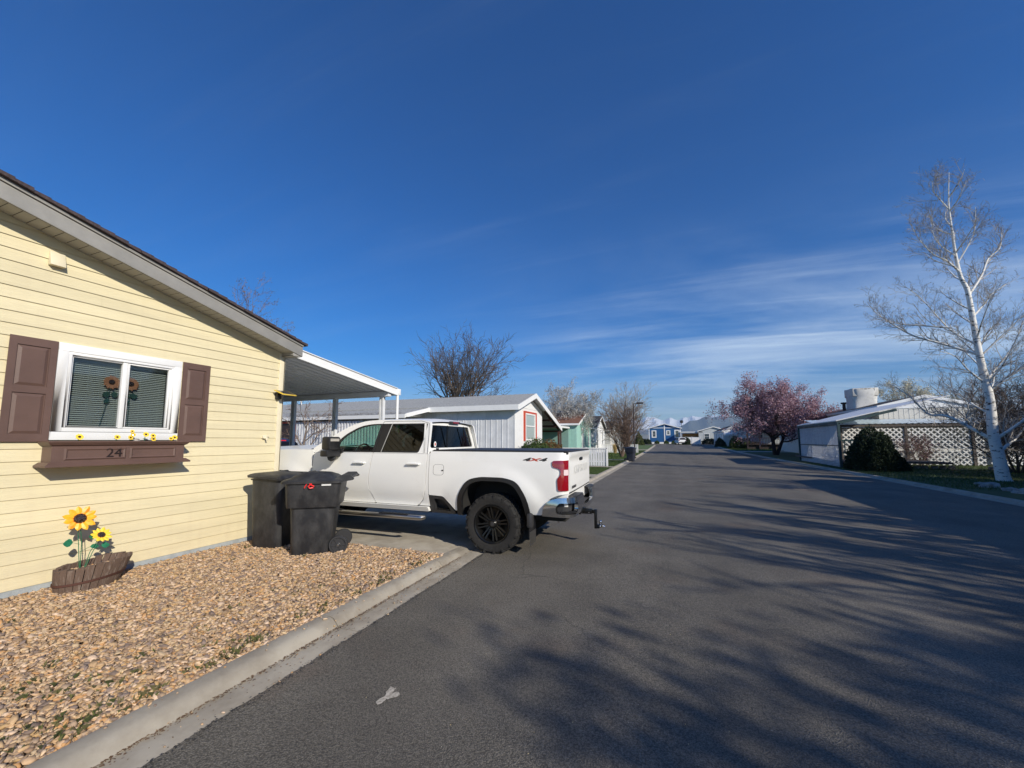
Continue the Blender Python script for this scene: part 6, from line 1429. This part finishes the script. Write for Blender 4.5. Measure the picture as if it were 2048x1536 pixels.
# --- further left houses
gable('house','mint green house with red brown roof behind the silvery tree',-24,-8.0,36.6,43.6,.0,3.2,4.35,'x',mt['mint'],'shingler',wins=(('+x',39.4,1.75,.7,1.9,'white','winpale',.14),('+x',42.4,1.9,.35,1.5,'white')),batten=.6,group='houses on the left side of the road')
mb=MB(); mb.box(-17,-8.6,33.4,36.5,2.7,2.85); 
cpm=E('carport','open carport on the mint green house','carport',(0,0,0)); mb.build('roof',mt['white'],cpm); mb=MB(); mb.box(-17,-8.7,36.3,36.55,0,2.7); mb.build('back_wall',mt['mintshade'],cpm)  # wall under the carport, its shade put into the colour
for x in (-8.7,-12.5): mb=MB(); mb.box(x-.05,x+.05,33.5,33.6,0,2.7); mb.build('post',mt['rust'],cpm)
gable('house','small white house with charcoal roof and two narrow windows',-22,-7.9,45.6,53.0,.02,3.1,4.5,'x',mt['white'],'shingled',wins=(('+x',47.2,1.75,.75,2.1,'white','winglass',.12),('+x',51.0,1.75,.75,2.1,'white','winglass',.12)),group='houses on the left side of the road')
gable('house','white house with dark roof beyond the tall bare shrub',-22,-7.8,57.5,66,.1,3.1,4.4,'x',mt['creamside'],'shingled',wins=(('+x',60,1.8,.8,1.6,'white'),('+x',63.6,1.8,.8,1.6,'white')),group='houses on the left side of the road')
gable('house','far pale house hidden behind the shrub near the cross street',-24,-9,76,84,.3,3.3,4.7,'x',mt['greyside'],'shingled',wins=(('+x',79,1.9,.9,1.3,'white'),),group='houses on the left side of the road')
# --- blue house closing the road
bh,_=gable('house','deep blue house with white trim closing the far end of the road',-5.1,2.6,112,126,.75,4.85,5.95,'y',mt['blue'],'shingled',ov=.35,skirt=mt['white'],wins=(('-y',-3.85,3.3,.75,1.5,'white','winglass',.22),('-y',-.35,3.6,.6,.9,'white','winglass',.2),('-y',1.75,3.3,.8,1.7,'white','winglass',.22)))
mb=MB(); mb.box(-.13,.13,-7.07,-7.0,.45,4.9); mb.box(-3.85,3.85,-7.05,-7.0,4.05,4.2); mb.box(-3.9,-3.7,-7.06,-7.0,.45,4.1); mb.box(3.7,3.9,-7.06,-7.0,.45,4.1); mb.build('white_trim',mt['white'],bh)
o=MB().tube([(0,0,0),(0,0,1.1)],.05,6).ball((.05,-.1,1.25),.42,10,6,sc=(1,.3,1)).build('satellite_dish',mt['darkgrey'],loc=(2.9,112.6,5.2)); tag(o,'dark satellite dish on the right roof edge of the blue house','satellite dish')
# --- pale grey house, fence, carport beyond
gable('house','pale grey gabled house at the far right corner',6.7,13.3,110,124,.7,4.0,5.0,'y',mt['greyside'],'shingled',wins=(('-y',8.5,2.6,1.1,1.3,'white'),))
fw=E('gate_fence','white solid yard gate between the car and the grey house','fence',(5.1,105,.6))
mb=MB(); mb.box(-1.5,1.6,-.04,.04,0,1.75); mb.build('fence_panel',mt['white'],fw)
for x in (-1.5,-.2,1.6): mb=MB(); mb.box(x-.07,x+.07,-.09,.09,0,1.9); mb.build('fence_post',mt['whitegrey'],fw)
sh_=E('shelter','flat roofed open shelter with orange boards behind the white gate','shelter',(5.4,112,.7)); mb=MB(); mb.box(-3,2.2,-2,2,2.9,3.1); mb.build('roof',mt['white'],sh_); mb=MB(); mb.box(-2.4,2,-.2,.2,1.8,2.7); mb.build('boards',M('orange timber',(.45,.20,.05),.7),sh_)
for x in (-2.8,2.0): mb=MB(); mb.box(x-.07,x+.07,-1.9,-1.76,0,2.9); mb.build('post',mt['white'],sh_)
# --- white house with scalloped awning
ah,(ax,ay)=gable('house','white gabled house with scalloped awning on the right side',9.7,14.0,88,106,.4,3.55,4.55,'y',mt['white'],'shingled',ov=.25,wins=(('-x',91,2.3,1.0,1.4,'white'),('-x',95,2.3,1.0,1.4,'white'),('-x',100,2.3,1.0,1.4,'white')),group='houses on the right side of the road')
mb=MB(); n=22; w=4.4
mb.add([(9.6-ax,88-ay-.02,2.85),(14.1-ax,88-ay-.02,2.85),(14.1-ax,86.2-ay,2.45),(9.6-ax,86.2-ay,2.45),(9.6-ax,88-ay-.02,2.89),(14.1-ax,88-ay-.02,2.89),(14.1-ax,86.2-ay,2.49),(9.6-ax,86.2-ay,2.49)],[(0,3,2,1),(4,5,6,7),(3,7,6,2),(0,4,7,3),(1,2,6,5)])
for i in range(n): x=9.6-ax+i*4.5/n; mb.prism([(x,2.47),(x+4.5/n,2.47),(x+4.5/n,2.2),(x+2.25/n,2.08),(x,2.2)],86.18-ay,86.2-ay,lambda u,v,d:(u,d,v))
mb.build('awning',mt['white'],ah)
for x in (9.8,11.6,13.9): mb=MB(); mb.box(x-ax-.05,x-ax+.05,86.25-ay,86.35-ay,0,2.45); mb.build('awning_post',mt['white'],ah)
# --- porch house
ph,(ax,ay)=gable('house','pale blue white house with dark framed porch left of the pink plum',12.0,19,74,88,.2,3.9,4.7,'y',mt['greyside'],'shingled',ov=.2,wins=(('-y',13.4,2.6,.7,1.2,'white'),('-y',15.6,2.6,.7,1.2,'white')),group='houses on the right side of the road')
def lb(mb,a,b,c,d,e,f): mb.box(a-ax,b-ax,c-ay,d-ay,e-.2,f-.2)
mb=MB(); lb(mb,10.9,19,70,74,.95,1.05); lb(mb,10.9,19,70,74,3.75,3.9); q=mb.build('porch_deck',mt['lamp'],ph)
for x in (11.0,12.6,14.3,16.5): mb=MB(); lb(mb,x-.11,x+.11,70.05,70.25,0,3.75); mb.build('porch_post',mt['lamp'],ph)
mb=MB(); lb(mb,11.0,16.5,70.1,70.16,1.95,2.03); lb(mb,11.0,16.5,70.1,70.16,1.12,1.18); x=11.1
while x<16.4: lb(mb,x,x+.05,70.1,70.15,1.15,1.97); x+=.2
mb.build('porch_railing',mt['lamp'],ph)
mb=MB(); lb(mb,11.0,16.5,70.3,70.35,.0,.95); mb.build('porch_skirt',mt['lamp'],ph)
# --- right house with roof cooler
rh,(ax,ay)=gable('house','white panelled house with dark roof behind the lattice on the right',13.9,18.95,36,64,.0,4.02,4.68,'y',mt['creamside'],'shingled',ov=.12,batten=.28,wins=(('-x',52,2.2,1.2,1.2,'white'),('-x',58,2.2,1.2,1.2,'white'),('-x',40.5,2.3,1.2,1.3,'white')),group='houses on the right side of the road')
mb=MB(); mb.prism([(-2.52,3.85),(2.52,3.85),(2.52,4.03),(0,4.66),(-2.52,4.03)],-14.035,-14.02,lambda u,v,d:(u,d,v)); mb.build('gable_panel',mt['white'],rh)
cl=E('roof_cooler','large roof cooler wrapped in white canvas on the dark roof','cooler',(15.25,42.3,4.30))
mb=MB(); nq=28; V=[];rgq=random.Random(3)
rows=[(-.1,1.0),(.5,.97),(1.0,.99),(1.35,1.05),(1.62,1.06)]
for (z,k) in rows:
    for j in range(nq):
        a=2*PI*j/nq; q=5.0; cx_=abs(math.cos(a))**(2/q)*math.copysign(1,math.cos(a)); sy_=abs(math.sin(a))**(2/q)*math.copysign(1,math.sin(a))
        w=1+.03*math.sin(5*a+z*3)+.02*rgq.uniform(-1,1); V.append((.88*k*cx_*w,.88*k*sy_*w,z+(.06*math.sin(3*a) if z>1.5 else 0)-(.16 if z>1.3 and sy_<-.5 and abs(cx_)<.9 else 0)*(1-abs(cx_))))
mb.add(V,[(i*nq+j,i*nq+(j+1)%nq,(i+1)*nq+(j+1)%nq,(i+1)*nq+j) for i in range(len(rows)-1) for j in range(nq)]); mb.build('canvas_cover',mt['canvas'],cl,smooth=True)
mb=MB(); mb.box(-.86,.86,-.86,.86,1.0,1.66); mb.build('cooler_body',mt['creamside'],cl,bevel=.02)
mb=MB()
for i in range(5): mb.box(-.58+i*.25,-.40+i*.25,-.885,-.875,1.40,1.60)
mb.build('cooler_vents',mt['darkwood'],cl)
mb=MB(); mb.tube([(0,0,-.2),(0,0,.45)],.12,12); mb.lathe([(0,.62),(.22,.60),(.24,.50),(.14,.45),(.12,.45)],(0,0,0),'z',14); o=mb.build('vent_pipe',mt['lamp'],smooth=True,loc=(14.45,43.6,4.35)); tag(o,'dark capped vent pipe on the roof left of the cooler','vent pipe')
# side awning (slopes down toward the road)
def slabp(mb,pts,t):
    v=[Vector(p) for p in pts]; mb.add([tuple(p) for p in v]+[tuple(p+Vector((0,0,t))) for p in v],[(3,2,1,0),(4,5,6,7),(0,1,5,4),(1,2,6,5),(2,3,7,6),(3,0,4,7)])
sa=E('porch_awning','white sloping awning roof over the left lattice porch','awning')
mb=MB(); slabp(mb,[(8.85,28,2.70),(13.85,28,3.95),(13.85,38.0,3.95),(9.2,37.0,2.72)],.05); mb.build('roof_sheet',mt['white'],sa)
mb=MB(); mb.beam((8.95,28.05,2.60),(11.6,28.05,3.28),.10,.14); mb.beam((8.92,28,2.62),(9.25,37,2.64),.08,.12); mb.build('awning_beam',mt['tealtrim'],sa)
mb=MB(); mb.box(8.90,9.02,28.0,28.12,0,2.6); mb.build('awning_post',mt['tealtrim'],sa)
mb=MB(); mb.box(9.2,9.32,36.8,36.92,0,2.65); mb.build('awning_post',mt['tealtrim'],sa)
mb=MB(); mb.box(9.2,13.8,28.2,38,.35,.45); mb.build('porch_floor',mt['darkwood'],sa)
mb=MB(); mb.box(9.1,10.9,28.15,28.20,.85,.95); mb.box(9.1,10.9,28.15,28.20,1.55,1.65); x=9.2
while x<10.9: mb.box(x,x+.05,28.15,28.19,.9,1.6); x+=.28
mb.build('porch_railing',mt['tealtrim'],sa)
fa=E('patio_roof','bluish corrugated patio roof above the long lattice','awning')
mb=MB(); xx=9.4; V=[];n=160
for i in range(n+1):
    x=9.4+i*(26-9.4)/n; z=.018*math.sin(i*PI/1.5); V+=[(x,33.2,2.70+z),(x,35.95,3.10+z)]
mb.add(V,[(2*i,2*i+2,2*i+3,2*i+1) for i in range(n)]); mb.build('corrugated_sheet',mt['awn'],fa,smooth=True,fixn=False)
mb=MB(); mb.box(9.6,26,33.25,33.37,2.50,2.66); mb.build('beam',mt['darkwood'],fa)
# near-side roof piece that meets the porch awning
mb=MB(); slabp(mb,[(9.0,28.0,2.69),(12.2,28.0,2.70),(12.2,33.3,2.72),(9.2,33.3,2.72)],.04) if 0 else None
def lattice(name,label,origin,du,L,H,pitch,w,mat,posts,pm,group=None,z0=.1):
    T=E(name,label,'lattice',origin,0,group); du=Vector(du); nrm=Vector((du.y,-du.x,0)); mb=MB()
    for s,off in ((1,0),(-1,.012)):
        k=-H
        while k<L+H:
            # line u = k + s*v
            a,b=(k,0),(k+s*H,H); 
            def clip(a,b):
                (u0,v0),(u1,v1)=a,b; t0,t1=0,1; d=u1-u0
                for lo in (0,L):
                    if abs(d)>1e-9:
                        t=(lo-u0)/d
                        if lo==0:
                            if d>0: t0=max(t0,t)
                            else: t1=min(t1,t)
                        else:
                            if d>0: t1=min(t1,t)
                            else: t0=max(t0,t)
                return (t0,t1)
            t0,t1=clip(a,b)
            if t1-t0>.01:
                P=du*(a[0]+(b[0]-a[0])*t0)+Vector((0,0,z0+H*t0))+nrm*off; Q=du*(a[0]+(b[0]-a[0])*t1)+Vector((0,0,z0+H*t1))+nrm*off
                mb.beam(P,Q,.010,w,up=Vector((0,0,1))) if 0 else mb.beam(P,Q,w,.010,up=nrm)
            k+=pitch
    mb.build('laths',mt[mat],T,fixn=False)
    for i,u in enumerate(posts):
        mb=MB(); p=du*u; mb.box(p.x-.07,p.x+.07,p.y-.07,p.y+.07,0,H+z0+.12); mb.build('lattice_post',mt[pm],T)
    mb=MB()
    for z in (z0-.03,z0+H*.5,z0+H): mb.beam(Vector((0,0,z))-nrm*.02,du*L+Vector((0,0,z))-nrm*.02,.05,.05)
    mb.build('rail',mt[pm],T); return T
lattice('lattice_screen','fine white lattice screen under the sloping awning',(9.0,28.1,0),(.035,1,0),8.8,2.42,.17,.036,'whitew',(),'tealtrim')
l2=lattice('lattice_screen','long coarse white lattice wall left of the birch',(10.6,33.1,0),(1,0,0),7.1,2.3,.31,.075,'white',(.05,3.45,6.6),'darkwood')
l3=lattice('lattice_screen','right hand coarse lattice wall behind the birch and shrubs',(17.9,33.1,0),(1,0,0),7.0,2.3,.31,.075,'white',(2.3,5.5),'darkwood')
mb=MB(); mb.box(10.8,25,34.6,34.64,0,2.5); o=mb.build('patio_screen',mt['white']); tag(o,'pale solid panel seen through the coarse lattice','screen wall')
o=MB().box(20.0,20.9,33.6,33.9,1.1,1.7).build('crate',M('orange brown box',(.45,.16,.07),.7),bevel=.02); tag(o,'orange brown box seen through the lattice right of the birch','box')
# unseen house added on the right to throw the road shadow
gable('house','unseen white house added on the right verge to shade the road',10.6,17,-1.5,15.2,.0,3.5,4.7,'y',mt['white'],'shingled',ov=.3,wins=(('-x',3,1.9,1.2,1.2,'white'),('-x',9,1.9,1.2,1.2,'white')),group='houses on the right side of the road')
# --- picket fences
def picket(label,x0,x1,y,h,pitch,w,zb=.06):
    T=E('picket_fence',label,'fence',((x0+x1)/2,y,zb)); c=(x0+x1)/2; mb=MB(); x=x0
    rg=random.Random(3)
    while x<x1-.02: mb.box(x-c,x-c+w,-.012,.0,.02,h-.08+rg.uniform(-.004,.004)); x+=pitch
    mb.build('pickets',mt['whitew'],T); mb=MB(); mb.box(x0-c,x1-c,-.05,.04,h-.08,h-.02); mb.box(x0-c,x1-c,.0,.04,.25,.33); mb.build('rail',mt['white'],T)
    for x in np.arange(x0,x1+.1,2.2):
        mb=MB(); mb.box(x-c-.05,x-c+.05,-.0,.09,-.1,h); mb.build('fence_post',mt['white'],T)
    mb=MB(); mb.box(x1-c-.05,x1-c+.05,-.05,.05,-.1,h+.02); mb.build('fence_post',mt['white'],T)
picket('white picket fence just beyond the truck tail',-9.2,-3.55,24.6,1.12,.15,.125)
picket('low white fence further along the left verge behind the shrub',-10,-3.6,50,1.05,.2,.16,.1)
mbx=E('mailbox','small grey mailbox on a post beyond the picket fence','mailbox',(-6.6,38.5,.06)); mb=MB(); mb.box(-.04,.04,-.04,.04,0,1.15); mb.build('post',mt['whitegrey'],mbx); mb=MB(); mb.box(-.16,.16,-.22,.22,1.15,1.4); mb.build('box',mt['gpost'],mbx,bevel=.05)
# --- street lamp
sl2=E('street_lamp','dark brown street lamp with flat head on the left verge','street lamp',(-2.98,37.6,.0)); mb=MB(); mb.tube([(0,0,0),(0,0,4.95)],[.06,.045],10); mb.box(-.12,.12,-.12,.12,0,.12); mb.build('pole',mt['lamp'],sl2,smooth=True,angle=40)
mb=MB(); mb.beam((0,0,4.90),(.35,0,4.93),.05,.05); mb.build('arm',mt['lamp'],sl2); mb=MB(); mb.box(.30,.85,-.17,.17,4.88,5.02); mb.build('lamp_head',mt['lamp'],sl2,bevel=.02); mb=MB(); mb.box(.38,.78,-.12,.12,4.872,4.882); mb.build('lens',mt['lens'],sl2)
# ================================================================ OTHER CARS
def suv(name,label,loc,rz,paint,lamp='red'):
    T=E(name,label,'car',loc,rz); hwid=.93
    prof=[(-2.3,.35),(-2.32,.75),(-2.2,.98),(-1.2,1.06),(-.55,1.55),(.1,1.66),(1.4,1.64),(1.95,1.50),(2.25,1.05),(2.30,.80),(2.28,.35)]
    def ring(k): # tumblehome
        return lambda z: hwid*(1-.0) if z<1.02 else hwid-.32*(z-1.02)
    mb=MB(); P=rpoly(prof,.08,4); n=len(P); V=[]
    rows=(-1,-.97,-.5,0,.5,.97,1)
    for t in rows:
        for (x,z) in P:
            w=hwid if z<1.02 else hwid-.32*(z-1.02); zz=z-(.03 if abs(t)==1 else 0)*(1 if z>.5 else 0); xx=x*(1-(.012 if abs(t)==1 else 0)); V.append((xx,w*t,zz))
    mb.add(V,[(i*n+j,i*n+(j+1)%n,(i+1)*n+(j+1)%n,(i+1)*n+j) for i in range(len(rows)-1) for j in range(n)]+[tuple(range(n)),tuple(range((len(rows)-1)*n,len(rows)*n))[::-1]]); mb.build('body',paint,T,smooth=True,angle=35)
    for s in (-1,1):
        mb=MB(); mb.add([(x,s*(hwid-.32*(z-1.02)+.004),z) for x,z in ((-1.1,1.06),(-.5,1.50),(.1,1.59),(1.35,1.57),(1.85,1.42),(1.95,1.08))],[(0,1,2,3,4,5)]); mb.build('side_window',mt['rim'],T)
        for x in (-1.45,1.4):
            mb=MB(); mb.lathe([(0,s*.93),(.22,s*.935),(.33,s*.93),(.35,s*.90),(.35,s*.72),(0,s*.72)],(x,0,.35),'y',24); w=mb.build('wheel',mt['tyre'],T,smooth=True,angle=35); mb=MB(); mb.lathe([(0,s*.94),(.20,s*.938),(.21,s*.93)],(x,0,.35),'y',20); mb.build('rim',mt['steel'],w)
        mb=MB(); mb.box(2.19,2.285,min(s*.66,s*.90),max(s*.66,s*.90),.88,1.10); mb.build('tail_light',mt['red'],T,bevel=.02)
        mb=MB(); mb.box(-2.32,-2.15,min(s*.62,s*.88),max(s*.62,s*.88),.72,.88); mb.build('headlight',mt['lens'],T,bevel=.02)
    mb=MB(); mb.add([(2.20,-.72,1.12),(2.20,.72,1.12),(1.985,.62,1.50),(1.985,-.62,1.50)],[(0,1,2,3)]); mb.v=[(x+.012,y,z) for x,y,z in mb.v]; mb.build('rear_window',mt['rim'],T)
    mb=MB(); mb.box(1.90,1.985,-.28,.28,1.535,1.57); mb.build('brake_lamp',mt[lamp],T)
    mb=MB(); mb.box(2.285,2.30,-.26,.26,.72,.84); mb.build('licence_plate',mt['white'],T)
    mb=MB(); mb.box(2.2,2.34,-.9,.9,.38,.58); mb.build('rear_bumper',mt['darkgrey'],T,bevel=.03)
    return T
suv('parked_car','white hatchback parked in front of the blue house',(2.35,103.5,gz(103.5)),R(-80),mt['white'])
suv('parked_car','dark vehicle with red high brake light parked behind the house corner',(-15.75,10.95,.05),0,mt['rim'],'redp')

# ================================================================ HAZE
hm=bpy.data.materials.new('haze'); hm.use_nodes=True; t=hm.node_tree; t.nodes.clear()
o=t.nodes.new('ShaderNodeOutputMaterial'); v=t.nodes.new('ShaderNodeVolumePrincipled'); v.inputs['Color'].default_value=(.56,.76,1.0,1); v.inputs['Density'].default_value=8e-5; v.inputs['Anisotropy'].default_value=0.0
t.links.new(v.outputs[0],o.inputs['Volume'])
mb=MB(); mb.box(-20000,20000,-400,14500,-6,1050); hz=mb.build('haze',hm); hz['kind']='stuff'; hz['label']='thin blue air haze in front of the far mountains'
